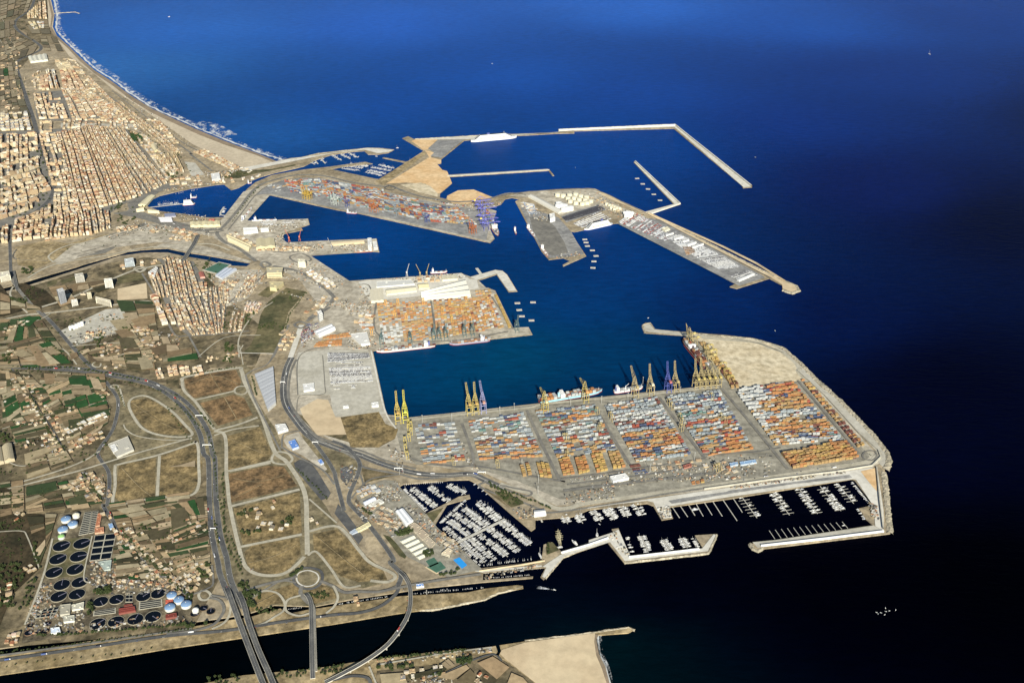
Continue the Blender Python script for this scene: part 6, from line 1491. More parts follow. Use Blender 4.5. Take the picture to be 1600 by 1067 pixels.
ship('w 1240 572', 'w 1340 580', 12, 'small grey feeder ship below the north terminal', (0.45, 0.45, 0.5), kind='bulk', fb=6)
ship('u 600 92', 'u 740 84', 14, 'white coaster on the upper edge of the broad quay', (0.7, 0.7, 0.7), kind='bulk', fb=6)
ship('w 230 660', 'w 330 530', 14, 'long white ferry along the diagonal quay', (0.72, 0.72, 0.72), kind='bulk', fb=7)
ship('w 330 652', 'w 570 647', 13, 'white ferry along the upper side of the small docks', (0.72, 0.72, 0.72), kind='bulk', fb=7)
ship('w 290 292', 'w 330 286', 9, 'white harbour launch at the mouth of the old channel', (0.72, 0.72, 0.72), kind='tug', fb=4, name='launch', cat='boat')
ship('g 455 750', 'g 560 742', 26, 'broad white racing base vessel in the old basin', (0.72, 0.72, 0.72), kind='cruise', fb=4, name='catamaran', cat='boat')
ship('g 520 690', 'g 575 688', 16, 'white motor yacht behind the pontoon of the old basin', (0.74, 0.74, 0.73), kind='tug', fb=5, name='motor_yacht', cat='boat')

# ================================================================ BOATS AND PONTOONS
def boat_meshes():
    out = {}
    for nm, L, Bm in (('motor', 1.0, .30), ('sail', 1.0, .27)):
        m = MB(); k = 0
        st = [(-.5, .85, 0), (-.2, 1, 0), (.15, .95, .01), (.38, .5, .03), (.5, .04, .06)]
        for x, w_, dz in st:
            m.v += [(x * L, -w_ * Bm / 2 * .75, -.03), (x * L, w_ * Bm / 2 * .75, -.03), (x * L, -w_ * Bm / 2, .11 + dz), (x * L, w_ * Bm / 2, .11 + dz)]
        for i in range(len(st) - 1):
            a = 4 * i; b_ = a + 4
            m.face((a, b_, b_ + 2, a + 2)); m.face((a + 1, a + 3, b_ + 3, b_ + 1)); m.face((a + 2, b_ + 2, b_ + 3, a + 3))
        m.face((0, 2, 3, 1))
        out[nm + '_hull'] = m.mesh(nm + '_boat_hull', 'tinted')
        m = MB()
        if nm == 'motor':
            m.box((-.08, 0, .11), (.42, Bm * .72, .10), 0, False, 1); m.box((-.12, 0, .21), (.24, Bm * .6, .09))
            m2 = MB(); m2.box((.02, 0, .225), (.05, Bm * .56, .045)); out['windscreen'] = m2.mesh('windscreen', 'window_glass')
        else:
            m.box((-.02, 0, .11), (.34, Bm * .5, .05))
            m2 = MB(); m2.beam((.06, 0, .12), (.06, 0, 1.35), .018); m2.beam((.06, 0, .25), (-.36, 0, .24), .035)
            out['mast'] = m2.mesh('boat_mast', 'tinted')
        out[nm + '_cabin'] = m.mesh(nm + '_boat_cabin', 'tinted')
    return out
BM = boat_meshes()
BOATS = []
def boats(s, where, L=11, sp_=4.6, sides=(-1, 1), pier=2.4, fill=.82, sail=.5, vary=.25, name='pontoon'):
    p = W(s, 0.6); a, b_ = p[0], p[1]; d = (b_ - a); T = d.length; d.normalize(); nr = Vector((d.y, -d.x, 0))
    if pier:
        mb = MB(); mb.box((0, 0, -.8), (T, pier, 1.5), 0); o = mb.build(name, 'pier_wood'); o.location = ((a + b_) / 2).to_tuple()[:2] + (0,); o.rotation_euler[2] = math.atan2(d.y, d.x)
        tag(o, f'floating pontoon, {where}', 'pontoon', 'mooring pontoons')
    n = int(T / sp_)
    for sd_ in sides:
        for i in range(n):
            if R() > fill: continue
            l = L * U(1 - vary, 1 + vary) * .84
            c = a + d * ((i + .5) * sp_) + nr * sd_ * (pier / 2 + l / 2 + .8)
            BOATS.append((c.x, c.y, math.atan2(nr.y * sd_, nr.x * sd_) + (math.pi if R() < .3 else 0), l, 'sail' if R() < sail else 'motor', where))
MA = 'large marina'
boats('m 590 300 830 530', 'left edge of the ' + MA + ' upper pool', 11, 5, (-1,), 3)
boats('m 690 285 940 480', 'second row of the ' + MA + ' upper pool', 12, 5.2); boats('m 870 270 1080 420', 'third row of the ' + MA + ' upper pool', 12, 5.2)
boats('m 1070 250 1250 345', 'last row of the ' + MA + ' upper pool', 13, 6, fill=.8); boats('m 960 650 1240 400', 'outer side of the angled inner pier', 11, 5, (1,), 0)
boats('m 600 238 1040 212', 'top quay of the ' + MA, 8, 7, (1,), 0, fill=.8); boats('m 1310 235 1540 415', 'right quay of the ' + MA, 14, 22, (-1,), 0, sail=.2)
for i, (s, wd, l) in enumerate((('m 1030 690 1200 835', 'first', 10), ('m 1080 620 1285 770', 'second', 12), ('m 1130 550 1400 725', 'third', 13), ('m 1230 495 1480 680', 'fourth', 14), ('m 1375 425 1600 615', 'fifth', 15))):
    boats(s, wd + ' row left of the ' + MA + ' walkway', l, 5.0)
for i, (s, wd, l) in enumerate((('n 100 690 215 805', 'first', 9), ('n 140 655 355 850', 'second', 11), ('n 215 620 450 830', 'third', 12), ('n 300 580 575 795', 'fourth', 12), ('n 390 520 680 750', 'fifth', 13), ('n 510 460 795 685', 'sixth', 14))):
    boats(s, wd + ' row right of the ' + MA + ' walkway', l, 5.0, sides=(-1, 1) if i else (-1,))
boats('n 340 890 440 875', 'breakwater quay', 9, 5, (-1,), 0, sail=.8); boats('n 460 870 860 822', 'breakwater quay', 9, 5, (-1,), 0, fill=.7, sail=.9)
boats('n 230 830 300 890', 'breakwater quay', 9, 5, (-1,), 0, fill=.8)
boats('n 340 950 900 898', 'slip basin', 6, 4, (1,), 0, fill=.8, sail=.05); boats('n 355 1012 800 975', 'slip basin', 6, 4, (-1,), 0, fill=.6, sail=.05)
boats('l 30 215 300 172', 'narrow slip canal', 6, 4.5, (-1,), 0, fill=.75, sail=.05); boats('l 420 160 790 128', 'narrow slip canal', 6, 4.5, (-1,), 0, fill=.75, sail=.05); boats('k 1010 385 1170 368', 'narrow slip canal', 6, 4.5, (-1,), 0, fill=.75, sail=.05); boats('l 340 172 600 128', 'narrow slip canal', 6, 4.5, (1,), 0, fill=.5, sail=.05)
MBn = 'lower marina'
for s, wd in (('n 1110 395 1150 478', 'first'), ('n 1245 380 1295 475', 'second'), ('n 1385 355 1470 455', 'third'), ('n 1520 335 1600 440', 'fourth'), ('o 180 455 240 550', 'fifth'), ('o 310 435 375 540', 'sixth'), ('o 445 415 515 520', 'seventh')):
    boats(s, wd + ' jetty cluster along the ' + MBn + ' quay', 15, 6.5, sail=.35)
boats('n 850 437 970 420', 'quay by the white shed', 7, 5, (1,), 0)
for s, wd, f_ in (('o 345 720 400 900', 'left wall', .5), ('o 505 720 575 885', 'second row', .9), ('o 715 755 785 865', 'third row', .95), ('o 890 740 950 840', 'fourth row', .95), ('o 970 730 1030 835', 'right wall', .8)):
    boats(s, wd + ' inside the hooked mole', 14, 6.5, (-1,) if 'left' in wd or 'right' in wd else (-1, 1), 0 if 'left' in wd or 'right' in wd else 2.5, f_, sail=.3)
for s, wd in (('o 805 445 872 545', 'first'), ('o 880 432 950 535', 'second'), ('o 958 420 1020 522', 'third'), ('o 1030 408 1100 530', 'fourth'), ('o 1110 396 1185 518', 'fifth'), ('o 1190 385 1283 530', 'sixth'), ('o 1288 370 1425 572', 'seventh'), ('o 1384 352 1476 492', 'eighth')):
    boats(s, wd + ' bare berth finger of the ' + MBn, 22, 20, (1,), 2.6, .28 if wd in ('first', 'second', 'fourth', 'fifth') else 0, sail=0)
for s, wd, f_ in (('p 120 470 262 668', 'first', .25), ('p 415 425 576 642', 'second', .5), ('p 670 390 845 628', 'third', .65), ('p 870 365 1070 600', 'fourth', .62), ('p 1045 340 1192 530', 'last', .35)):
    boats(s, wd + ' wide pontoon of the ' + MBn, 16, 8, fill=f_, sail=.1)
    p = W(s, .6); d = (p[1] - p[0]); T = d.length; d.normalize(); nr = Vector((d.y, -d.x, 0))
    for i in range(1, int(T / 16) + 1):
        for sd_ in (-1, 1):
            c = p[0] + d * (i * 16) + nr * sd_ * 10
            mb = MB(); mb.box((0, 0, -.8), (18, 1.4, 1.3), 0); o = mb.build('mooring_finger', 'pier_wood'); o.location = (c.x, c.y, 0); o.rotation_euler[2] = math.atan2(nr.y, nr.x)
            tag(o, f"mooring finger on the {'left' if sd_ > 0 else 'right'} side of the {wd} wide pontoon", 'pontoon', 'mooring fingers')
boats('p 1185 320 1375 555', 'right wall of the ' + MBn, 11, 7, (1,), 0, .85, .1); boats('p 1250 580 1320 690', 'lower right corner of the ' + MBn, 12, 7, (1,), 1.5, .6, .1)
for i in range(13):
    x0, y0 = 380 + 58.5 * i, 790 - 7 * i
    boats(f'p {x0} {y0} {x0 + 56} {y0 + 82 - i * 1.5}', ['first', 'second', 'third', 'fourth', 'fifth', 'sixth', 'seventh', 'eighth', 'ninth', 'tenth', 'eleventh', 'twelfth', 'last'][i] + ' thin finger along the lower mole', 10, 12, (1,), 1.6, .12 if i > 8 else 0, name='pontoon')
boats('g 250 745 430 735', 'pontoon of the old basin', 14, 7, sail=.8); boats('g 390 655 590 615', 'upper quay of the old basin', 10, 8, (1,), 0, .5, .9); boats('g 440 830 640 860', 'lower quay of the old basin', 10, 8, (-1,), 0, .5, .9)
boats('g 805 765 775 820', 'small jetty at the right of the old basin', 14, 12, (-1,), 3, .3)
for s in ('w 880 75 935 105', 'w 930 60 965 100', 'w 980 35 1035 95', 'w 1100 10 1190 65', 'w 1180 0 1275 52', 'w 1255 -12 1350 38'):
    boats(s, 'finger piers of the far small marina', 11, 8, (-1, 1), 8, .3)
for s in ('w 1190 140 1370 165', 'w 1220 118 1400 140', 'w 1270 98 1440 128', 'x -10 350 80 375', 'x 60 420 200 450', 'x 80 405 230 435', 'x 110 380 270 410', 'x 170 360 300 392'):
    boats(s, 'yacht club rows between the far moles', 12, 7, (-1, 1), 2.4, .85)
boats('w 20 590 110 605', 'beside the long diagonal quay', 12, 14, (1,), 2, .4)
for x, y, l, k, w_ in ((P('l 1155 138')[0] + (9, 'motor', 'speeding out of the river mouth with a short wake')), (P('o 85 722')[0] + (14, 'motor', 'anchored alone beside the angled mole')), (P('n 1455 485')[0] + (8, 'motor', 'drifting in the middle of the lower marina')),
                   (P('n 1215 665')[0] + (26, 'motor', 'moored alone on the angled mole')), (P('n 1430 590')[0] + (20, 'sail', 'with mast up, near the bend of the angled mole')), (P('n 885 790')[0] + (24, 'sail', 'moored on the left of the green mole head')), (P('n 1070 710')[0] + (20, 'sail', 'just left of the tall ship')),
                   (1452, 85, 26, 'sail', 'far out at sea in the upper right'), (769, 100, 12, 'motor', 'far out on the open sea'), (264, 27, 20, 'motor', 'far off the northern beach'), (1180, 246, 9, 'motor', 'off the tip of the outer breakwater'), (1211, 517, 9, 'motor', 'off the pale reclaimed ground'), (1013, 497, 9, 'motor', 'off the short rounded mole'), (899, 262, 8, 'motor', 'inside the far basin')):
    g0 = G(x, y, 0); BOATS.append((g0.x, g0.y, U(0, 6), l, k, 'alone, ' + w_))
for x, y in P('x 325 222 x 150 292 x 430 335'): g0 = G(x, y, 0); BOATS.append((g0.x, g0.y, U(0, 6), 16, 'sail', 'sailing near the far small marina'))
for x, y in ((1369.5, 956.5), (1372, 959), (1376.5, 957), (1383.5, 949.5), (1384, 955), (1389.5, 954), (1399.5, 952.5), (1382.5, 960)):
    g0 = G(x, y, 0); BOATS.append((g0.x, g0.y, U(0, 6), 6, 'motor', 'one of the small fleet on the dark open water'))
BOATS.sort(key=lambda b_: -(b_[3] ** 1.0) / math.hypot(b_[0], b_[1]) - (1 if 'alone' in b_[5] or 'fleet' in b_[5] or 'sailing' in b_[5] else 0))
HC = [(0.60, 0.60, 0.59), (0.55, 0.55, 0.53), (0.62, 0.61, 0.58), (0.45, 0.46, 0.48)]
NB = 300
def boat_label(L, k, w_, hc):
    sz = 'long' if L > 15.5 else 'small' if L < 9 else 'mid length'
    return f"{sz} white {'sailing' if k == 'sail' else 'motor'} boat, {w_}"
for x, y, an, L, k, w_ in BOATS[:NB]:
    hc = random.choice(HC)
    r = empty('sailing_boat' if k == 'sail' else 'motor_boat', (x, y, .1), an); r.scale = (L,) * 3
    tag(r, boat_label(L, k, w_, hc), 'boat', 'boats')
    link('hull', BM[k + '_hull'], r, hc); cb_ = link('cabin', BM[k + '_cabin'], r, (0.6, 0.6, 0.58))
    if k == 'sail': link('mast', BM['mast'], r, (0.6, 0.6, 0.6))
    else: link('windscreen', BM['windscreen'], cb_)
mb = MB()
for x, y, an, L, k, w_ in BOATS[NB:]:
    ca, sa = math.cos(an), math.sin(an); mb.col = random.choice(HC)
    for key in (k + '_hull', k + '_cabin') + (('mast',) if k == 'sail' else ()):
        me_ = BM[key]; b0 = len(mb.v)
        for v in me_.vertices: mb.v.append((x + (v.co.x * ca - v.co.y * sa) * L, y + (v.co.x * sa + v.co.y * ca) * L, .1 + v.co.z * L))
        for pg in me_.polygons: mb.face(tuple(b0 + i for i in pg.vertices))
tag(mb.build('moored_boats', 'painted'), 'crowd of smaller and farther white boats filling the marina berths', 'boats', kind='stuff')
# walkways and fixed piers
def pier(s, w_, label, z=2.2):
    p = smooth(W(s, 0), 4); mid = p[len(p) // 2]; sh = [q - mid for q in p]
    mb = MB(); ribbon(mb, sh, w_, z, thick=z + 1); o = mb.build('pier', 'pier_wood'); o.location = (mid.x, mid.y, 0); tag(o, label, 'pier', 'piers')
pier('n 78 668 550 438', 9, 'broad central walkway crossing the rows of the large marina', 1.4)
pier('g 180 770 440 742 470 740', 6, 'boat pontoon walkway in the old basin', 1.3)
pier('w 60 515 25 585 115 600', 7, 'small bent jetty beside the long diagonal quay', 1.3)
pier('n 885 420 905 465', 5, 'fuel jetty by the white shed between the marinas', 1.4)
pier('u 985 50 1020 98', 14, 'short white jetty above the curved mole of the broad quay', 1.6)
pier('l 488 140 490 170', 2, 'thin foot crossing over the slip canal', 3)
# tall ship
g0 = G(*P('n 1085 690')[0], 0); g1 = G(*P('n 1050 620')[0], 0); r = empty('tall_ship', ((g0 + g1) / 2).to_tuple(), math.atan2((g0 - g1).y, (g0 - g1).x)); tag(r, 'large old sailing ship with bare masts moored near the green mole head', 'tall ship')
h_ = link('hull', BM['sail_hull'], r, (0.30, 0.26, 0.16)); h_.scale = (46, 40, 46)
for x in (-12, 0, 12):
    m = MB(); m.beam((x, 0, 4), (x, 0, 40), 1.0)
    for z in (18, 26, 33): m.beam((x, -8, z), (x, 8, z), .6)
    m.build('mast', 'tinted', r, (0.5, 0.45, 0.3))
# floating breakers in the harbour
for i, (x, y) in enumerate(P('u 1325 341 1455 334 1340 398 1362 450 1442 485 y 862 397 897 431 930 463 966 496 1005 533 535 778 543 797 551 819 582 846 605 881 592 915 586 955')):
    p = G(x, y, 0); r = empty('mussel_raft', (p.x, p.y, 0), -.05 + U(-.1, .2)); tag(r, 'flat rectangular raft floating ' + ('off the tip of the middle quay' if i < 5 else 'inside the inner hooked breakwater' if i < 10 else 'below the grey finger quay'), 'raft', 'floating rafts')
    for yy in (-6, 0, 6):
        m = MB(); m.beam((-12, yy, .8), (12, yy, .8), 1.6); m.build('float', 'pier_wood', r)
    m = MB()
    for k in range(9): m.beam((-11 + k * 2.75, -7, 2), (-11 + k * 2.75, 7, 2), .9)
    m.build('timber_deck', 'pier_wood', r)

# ================================================================ TANKS, TREATMENT WORKS
def tank(px, py, rpx, h, label, wall=(0.66, 0.65, 0.6), roof=None, dome=2.0, group='storage tanks', name='storage_tank'):
    p = G(px, py, LAND_Z + h); rr = rpx * (p - Vector((0, 0, CAM_H))).length * math.cos(math.atan2(abs(px - 800), FPX)) / FPX
    r = empty(name, (p.x, p.y, LAND_Z + .6)); tag(r, label, 'tank', group)
    m = MB(); m.cyl((0, 0, 0), rr, h, 24, cap=False); m.build('shell', 'tinted', r, wall)
    m = MB(); m.cyl((0, 0, h - .3), rr * 1.01, .3, 24, dome=dome); m.build('roof', 'tinted', r, roof or wall)
    m = MB(); m.cyl((0, 0, h + dome), rr * .1, .9, 8); m.build('vent', 'tinted', r, wall)
CT = (0.62, 0.58, 0.44)
for i, (x, y) in enumerate(P('y 365 490 400 495 440 492 478 488 510 498 545 505 430 512 468 510 500 520 538 522 572 530 445 530 480 540 520 545 550 540')):
    tank(x, y, 4.2, 16, 'cream storage tank in the ' + ('back' if i < 6 else 'middle' if i < 11 else 'front') + ' row of the tank farm', CT)
for i, (x, y) in enumerate(P('y 372 545 390 555 410 560 405 580 430 575 447 572 368 560')): tank(x, y, 4.6, 20, 'white storage tank in the cluster left of the cream tanks', (0.74, 0.74, 0.72))
for x, y in P('y 672 550 690 558 708 562 722 568 738 574 752 578 700 572 720 582'): tank(x, y, 2.8, 12, 'narrow cream silo tank in the row right of the tank farm', CT)
for x, y in P('y 785 605 800 602 815 603 830 606 792 618 808 618 824 620'): tank(x, y, 2.8, 17, 'white cylinder tank beside the root of the inner hooked breakwater', (0.74, 0.74, 0.72))
for x, y in P('c 585 480 610 475 635 465 655 455 680 445'): tank(x, y, 2.8, 16, 'tall white silo in the row of five below the elevated rail line', (0.72, 0.72, 0.7), group='silo row')
BD = (0.16, 0.26, 0.42)
for x, y, c, n_, rp in ((548, 160, BD, 'upper left blue domed digester', 7.4), (605, 200, BD, 'right blue domed digester', 7.4), (523, 245, BD, 'lower blue domed digester', 7.6), (633, 128, (0.66, 0.62, 0.48), 'cream flat digester behind the blue domes', 5.4), (510, 305, (0.22, 0.40, 0.14), 'green topped small tank', 5.0)):
    px, py = P(f'e {x} {y}')[0]; tank(px, py, rp, 9, n_ + ' in the upper treatment works', (0.6, 0.6, 0.55), c, 5, 'digester tanks', 'digester_tank')
for x, y, c, n_, rp in ((1430, 793, BD, 'leftmost upper blue dome', 7.6), (1490, 832, BD, 'middle blue dome', 7.6), (1550, 868, BD, 'right blue dome', 8), (1415, 893, BD, 'lower left blue dome', 8), (1628, 918, (0.72, 0.72, 0.66), 'white dome at the right end', 5)):
    px, py = P(f'e {x} {y}')[0]; tank(px, py, rp, 9, n_ + ' of the lower digester cluster', (0.6, 0.6, 0.55), c, 5, 'digester tanks', 'digester_tank')
def clarifier(x, y, rp, label, arm=0.0, rim=(0.36, 0.33, 0.25)):
    p = G(x, y, LAND_Z + 1.5); rr = rp * (p - Vector((0, 0, CAM_H))).length * math.cos(math.atan2(abs(x - 800), FPX)) / FPX
    r = empty('settling_tank', (p.x, p.y, LAND_Z + .8), arm); tag(r, label, 'settling tank', 'round settling tanks')
    m = MB(); n = 36
    for i in range(n):
        a0, a1 = 2 * math.pi * i / n, 2 * math.pi * (i + 1) / n
        for r0, z0, r1, z1 in ((rr, 0, rr, 2), (rr, 2, rr * .955, 2), (rr * .955, 2, rr * .955, .9)):
            m.poly([(r0 * math.cos(a0), r0 * math.sin(a0), z0), (r0 * math.cos(a1), r0 * math.sin(a1), z0), (r1 * math.cos(a1), r1 * math.sin(a1), z1), (r1 * math.cos(a0), r1 * math.sin(a0), z1)])
    m.build('rim_wall', 'tinted', r, rim)
    m = MB(); m.cyl((0, 0, 0), rr * .955, 1.4, n); m.build('water_surface', 'basin_water', r)
    m = MB(); m.beam((0, 0, 2.6), (rr, 0, 2.6), 1.3, .8); m.cyl((0, 0, 1.3), rr * .06, 1.6, 10); m.build('scraper_bridge', 'tinted', r, (0.16, 0.16, 0.22))
rows = ('top', 'middle', 'bottom')
for i, (x, y) in enumerate(P('e 512 388 683 368 483 497 655 475 450 608 628 583')): clarifier(x, y, 13.2, f"{('left', 'right')[i % 2]} settling tank in the {rows[i // 2]} row on the green lawn", U(.2, 1.4) if i % 2 else U(.3, .9))
for i, (x, y) in enumerate(P('e 515 712 665 690 490 808 642 790')): clarifier(x, y, 12.6, f"{('left', 'right')[i % 2]} settling tank in the {('upper', 'lower')[i // 2]} row of the bare concrete four", U(-1, 2))
for i, (x, y) in enumerate(P('e 840 850 972 832 1195 808 1318 785')): clarifier(x, y, 11.4, ('first', 'second', 'third', 'fourth')[i] + ' settling tank from the left in the half shaded upper row', U(-1, 2))
for i, (x, y) in enumerate(P('e 815 1035 967 1018 1128 998 1275 975')): clarifier(x, y, 12.4, ('first', 'second', 'third', 'fourth')[i] + ' settling tank from the left in the lowest row', U(-1, 2))
for i, (x, y) in enumerate(P('k 235 420 310 372 370 400')): clarifier(x, y, 6.6, ('left', 'upper', 'right')[i] + ' small brown settling tank beside the highway', U(-1, 2), (0.16, 0.12, 0.08))
for i, (x, y) in enumerate(P('f 240 470 255 410 315 460 380 455 395 395')): clarifier(x, y, (6.6, 5.5, 5, 6, 6)[i], ('dark', 'upper dark', 'rusty middle', 'rusty right', 'rusty upper')[i] + ' small round tank in the lower left corner of the works', U(-1, 2), (0.25, 0.16, 0.1))
def basins(s, nu, nv, label, rim=(0.42, 0.40, 0.32), frac=.8, gu=.9, h=1.6):
    q = W(s, LAND_Z + h); c = sum(q, Vector()) / 4; q = [v - c for v in q]
    r = empty('treatment_basin', (c.x, c.y, LAND_Z + .8)); tag(r, label, 'basin', 'rectangular treatment basins')
    m = MB(); m.prism(q, 0, h); m.build('wall', 'tinted', r, rim)
    for i in range(nu):
        for j in range(nv):
            u0, u1 = (i + (1 - gu) / 2) / nu, (i + (1 + gu) / 2) / nu; v0, v1 = (j + (1 - frac) / 2) / nv, (j + (1 + frac) / 2) / nv
            m = MB(); m.prism([bil(q, u0, v0), bil(q, u1, v0), bil(q, u1, v1), bil(q, u0, v1)], None, h + .12); m.build('water_surface', 'basin_water', r)
basins('e 790 300 970 280 925 495 745 515', 2, 4, 'large dark beds divided into four bands by pale walkways')
basins('e 705 110 765 100 735 285 655 300', 1, 12, 'left bank of narrow dark striped tanks', frac=.6); basins('e 770 100 820 95 785 275 740 285', 1, 12, 'right bank of narrow dark striped tanks', frac=.6)
basins('f 780 290 965 262 965 305 775 330', 1, 3, 'left set of long dark channels in the lower works', frac=.6); basins('f 1160 215 1350 190 1355 250 1155 280', 1, 4, 'right set of long dark channels in the lower works', frac=.6)
basins('f 300 290 500 250 460 330 290 350', 4, 3, 'grey grid of small tanks above the sludge hall', (0.36, 0.35, 0.28), .8, .8); basins('f 1050 130 1110 125 1105 215 1045 215', 2, 3, 'small dark tank block between the two upper pairs', frac=.8)
# pools, pitches
def slab(s, mat, label, name, cat, z=.5, rim=None):
    q = W(s); c = sum(q, Vector()) / len(q); q = [v - c for v in q]
    r = empty(name, (c.x, c.y, LAND_Z)); tag(r, label, cat)
    if rim: m = MB(); m.prism([v * 1.16 for v in q], 0, 1.2); m.build('surround', rim, r)
    m = MB(); m.prism(q, 0, 1.2 + z); m.build('pool_water' if 'pool' in name else 'playing_surface', mat, r)
slab('n 50 830 110 805 185 880 135 915', 'pool_water', 'bright blue swimming pool beside the marina breakwater', 'swimming_pool', 'pool', rim='sand')
slab('h 530 330 650 270 740 290 640 360', 'sport_green', 'dark green sports pitches below the short blue canal', 'sports_pitch', 'pitch', rim='concrete')
slab('m 835 1045 920 1005 970 1070 880 1110', 'sport_green', 'green tennis courts left of the swimming pool', 'tennis_court', 'court', rim='sand')
slab('l 490 20 560 -10 590 25 540 50', 'sport_green', 'second pair of tennis courts below the marina store sheds', 'tennis_court', 'court', rim='sand')

# ================================================================ VEHICLES
m = MB(); m.box((0, 0, .25), (4.4, 1.8, .75), 0, True); CB = m.mesh('car_body', 'tinted')
m = MB(); m.box((-.2, 0, 1.0), (2.4, 1.6, .6), 0, False, .82); CG = m.mesh('car_cabin', 'window_glass')
m = MB()
for x in (-1.4, 1.4):
    for y in (-.85, .85): m.beam((x, y - .1, .33), (x, y + .1, .33), .6, .6)
CW = m.mesh('car_wheels', 'rubber')
m = MB(); m.box((-1.6, 0, 1.1), (12, 2.5, 2.8), 0, True); TB = m.mesh('truck_trailer', 'tinted')
m = MB(); m.box((6.2, 0, .6), (2.4, 2.4, 2.6), 0, True); m.box((5.6, 0, 3.2), (1.2, 2.2, .5)); TC = m.mesh('truck_cab', 'tinted')
m = MB(); m.box((0, 0, .5), (13.5, 1.2, .6), 0, True)
for x in (-6, -4.6, 2.5, 6.4):
    for y in (-1.05, 1.05): m.beam((x, y - .15, .5), (x, y + .15, .5), 1.0, 1.0)
TW = m.mesh('truck_chassis', 'rubber')
CC = [(0.7, 0.7, 0.7), (0.5, 0.5, 0.52), (0.06, 0.06, 0.07), (0.45, 0.06, 0.05), (0.08, 0.12, 0.3), (0.7, 0.69, 0.66), (0.3, 0.3, 0.32)]
CCN = ['white', 'silver', 'black', 'red', 'blue', 'cream', 'grey']
NV = [0]
def vehicle(x, y, z, an, where, truck=False):
    k = random.randrange(len(CC))
    if truck:
        r = empty('truck', (x, y, z), an); tag(r, f'{CCN[k]} lorry with trailer {where}', 'truck', 'lorries')
        link('trailer', TB, r, CC[k]); link('cab', TC, r, (0.7, 0.7, 0.7)); link('chassis', TW, r)
    else:
        r = empty('car', (x, y, z), an); tag(r, f'{CCN[k]} car {where}', 'car', 'cars')
        link('body', CB, r, CC[k]); link('cabin', CG, r); link('wheels', CW, r)
def traffic(pts, n, where, off=(-5, 5), z=4.9, pt=.25):
    tot = [0]
    for a, b_ in zip(pts, pts[1:]): tot.append(tot[-1] + (b_ - a).length)
    for i in range(n):
        t = (i + U(.1, .9)) / n * tot[-1]
        k = max(j for j in range(len(tot) - 1) if tot[j] <= t)
        d = (pts[k + 1] - pts[k]).normalized(); p = pts[k] + d * (t - tot[k]); s_ = random.choice(off)
        p = p + Vector((d.y, -d.x, 0)) * s_
        vehicle(p.x, p.y, z, math.atan2(d.y, d.x) + (0 if s_ > 0 else math.pi), where, R() < pt)
traffic(HW1, 30, 'on the near lanes of the curving highway'); traffic(HW2, 30, 'on the far lanes of the curving highway'); traffic(PORT, 30, 'on the main port road')
traffic(smooth(W('l 345 110 395 200 370 320 300 420 200 495')), 6, 'on the long curved bridge', (-3, 3), 13, .2)
traffic(smooth(W('f 0 705 1600 475 k 500 565 1600 410')), 12, 'on the riverside road', (-2, 2))
traffic(smooth(W('c 970 1060 d 985 180 930 400 820 600 910 760 895 1000 e 1100 370 1560 790')), 14, 'on the winding road past the treatment works', (-3, 3))
traffic(W('p 0 338 700 235 1300 140'), 8, 'on the road above the lower marina', (-4, 4)); traffic(W('g 740 950 400 925 200 850'), 8, 'on the wide road by the old basin', (-8, 8)); traffic(W('h 1580 580 1450 420 1300 340'), 6, 'on the harbour road', (-4, 4))
def lot(s, n, where):
    q = W(s)
    for i in range(n):
        p = bil(q, R(), (int(R() * 6) + .5) / 6); d = q[1] - q[0]
        vehicle(p.x, p.y, LAND_Z + 1.15, math.atan2(d.y, d.x) + math.pi / 2, where, False)
lot('m 380 300 500 230 560 260 420 340', 14, 'parked at the top of the marina yard'); lot('m 600 470 680 440 900 700 860 720', 30, 'parked beside the marina quay'); lot('m 1170 960 1250 930 1300 1000 1250 1020', 6, 'parked above the pool')
lot('i 1440 1000 1530 1000 1540 1060 1450 1060', 8, 'parked in the round lot by the toll gate'); lot('j 1450 60 1530 70 1520 180 1470 190', 14, 'parked in the round lot by the toll gate'); lot('m 120 340 220 290 230 320 140 380', 10, 'parked beside the white curved marina fence')
lot('m 90 430 160 480 200 600 150 590', 8, 'parked by the marina gate'); lot('k 700 40 760 30 760 60 700 60', 2, 'parked by the loop road'); lot('r 150 900 480 850 480 880 150 930', 22, 'parked in the lot below the third yard block'); lot('o 960 100 1220 60 1220 75 960 115', 12, 'parked below the container yard')
# rows of parked cars awaiting export: uncountable from the air
mb = MB()
def carfield(s, dens, pitch=6.0, pal=None, big=False):
    q = W(s); wid = (q[1] - q[0]).length; dep = (q[3] - q[0]).length; d = q[1] - q[0]; an = math.atan2(d.y, d.x)
    from mathutils import noise
    sd_ = U(0, 99); L_, w_, st = (7, 3.6, 4.6) if big else (4.5, 1.9, 2.7)
    for j in range(int(dep / pitch)):
        rowp = R(); c0 = random.choice(pal or CC)
        for i in range(int(wid / st)):
            u, v = (i + .5) * st / wid, (j + .5) * pitch / dep
            if noise.noise(Vector((u * 3, v * 9, sd_))) * .5 + .5 + rowp * .35 < 1.1 - dens * .8: continue
            p = bil(q, u, v); mb.col = (c0 if R() < .6 else random.choice(pal or CC)); mb.box((p.x, p.y, LAND_Z + 1.25), (w_, L_, 1.5), an)
            if not big: mb.col = (0.05, 0.05, 0.06); mb.box((p.x, p.y, LAND_Z + 2.75), (w_ * .8, L_ * .4, .35), an)
LC = [(0.7, 0.7, 0.7), (0.6, 0.62, 0.65), (0.66, 0.66, 0.64), (0.2, 0.2, 0.22)]
carfield('t 425 305 805 312 825 350 425 395', .95, 6, LC); carfield('t 435 445 825 430 855 575 455 600', .78, 7, LC); carfield('t 500 385 760 390 760 430 500 445', .6, 8, LC); carfield('t 470 600 700 600 700 640 480 650', .4, 9, LC)
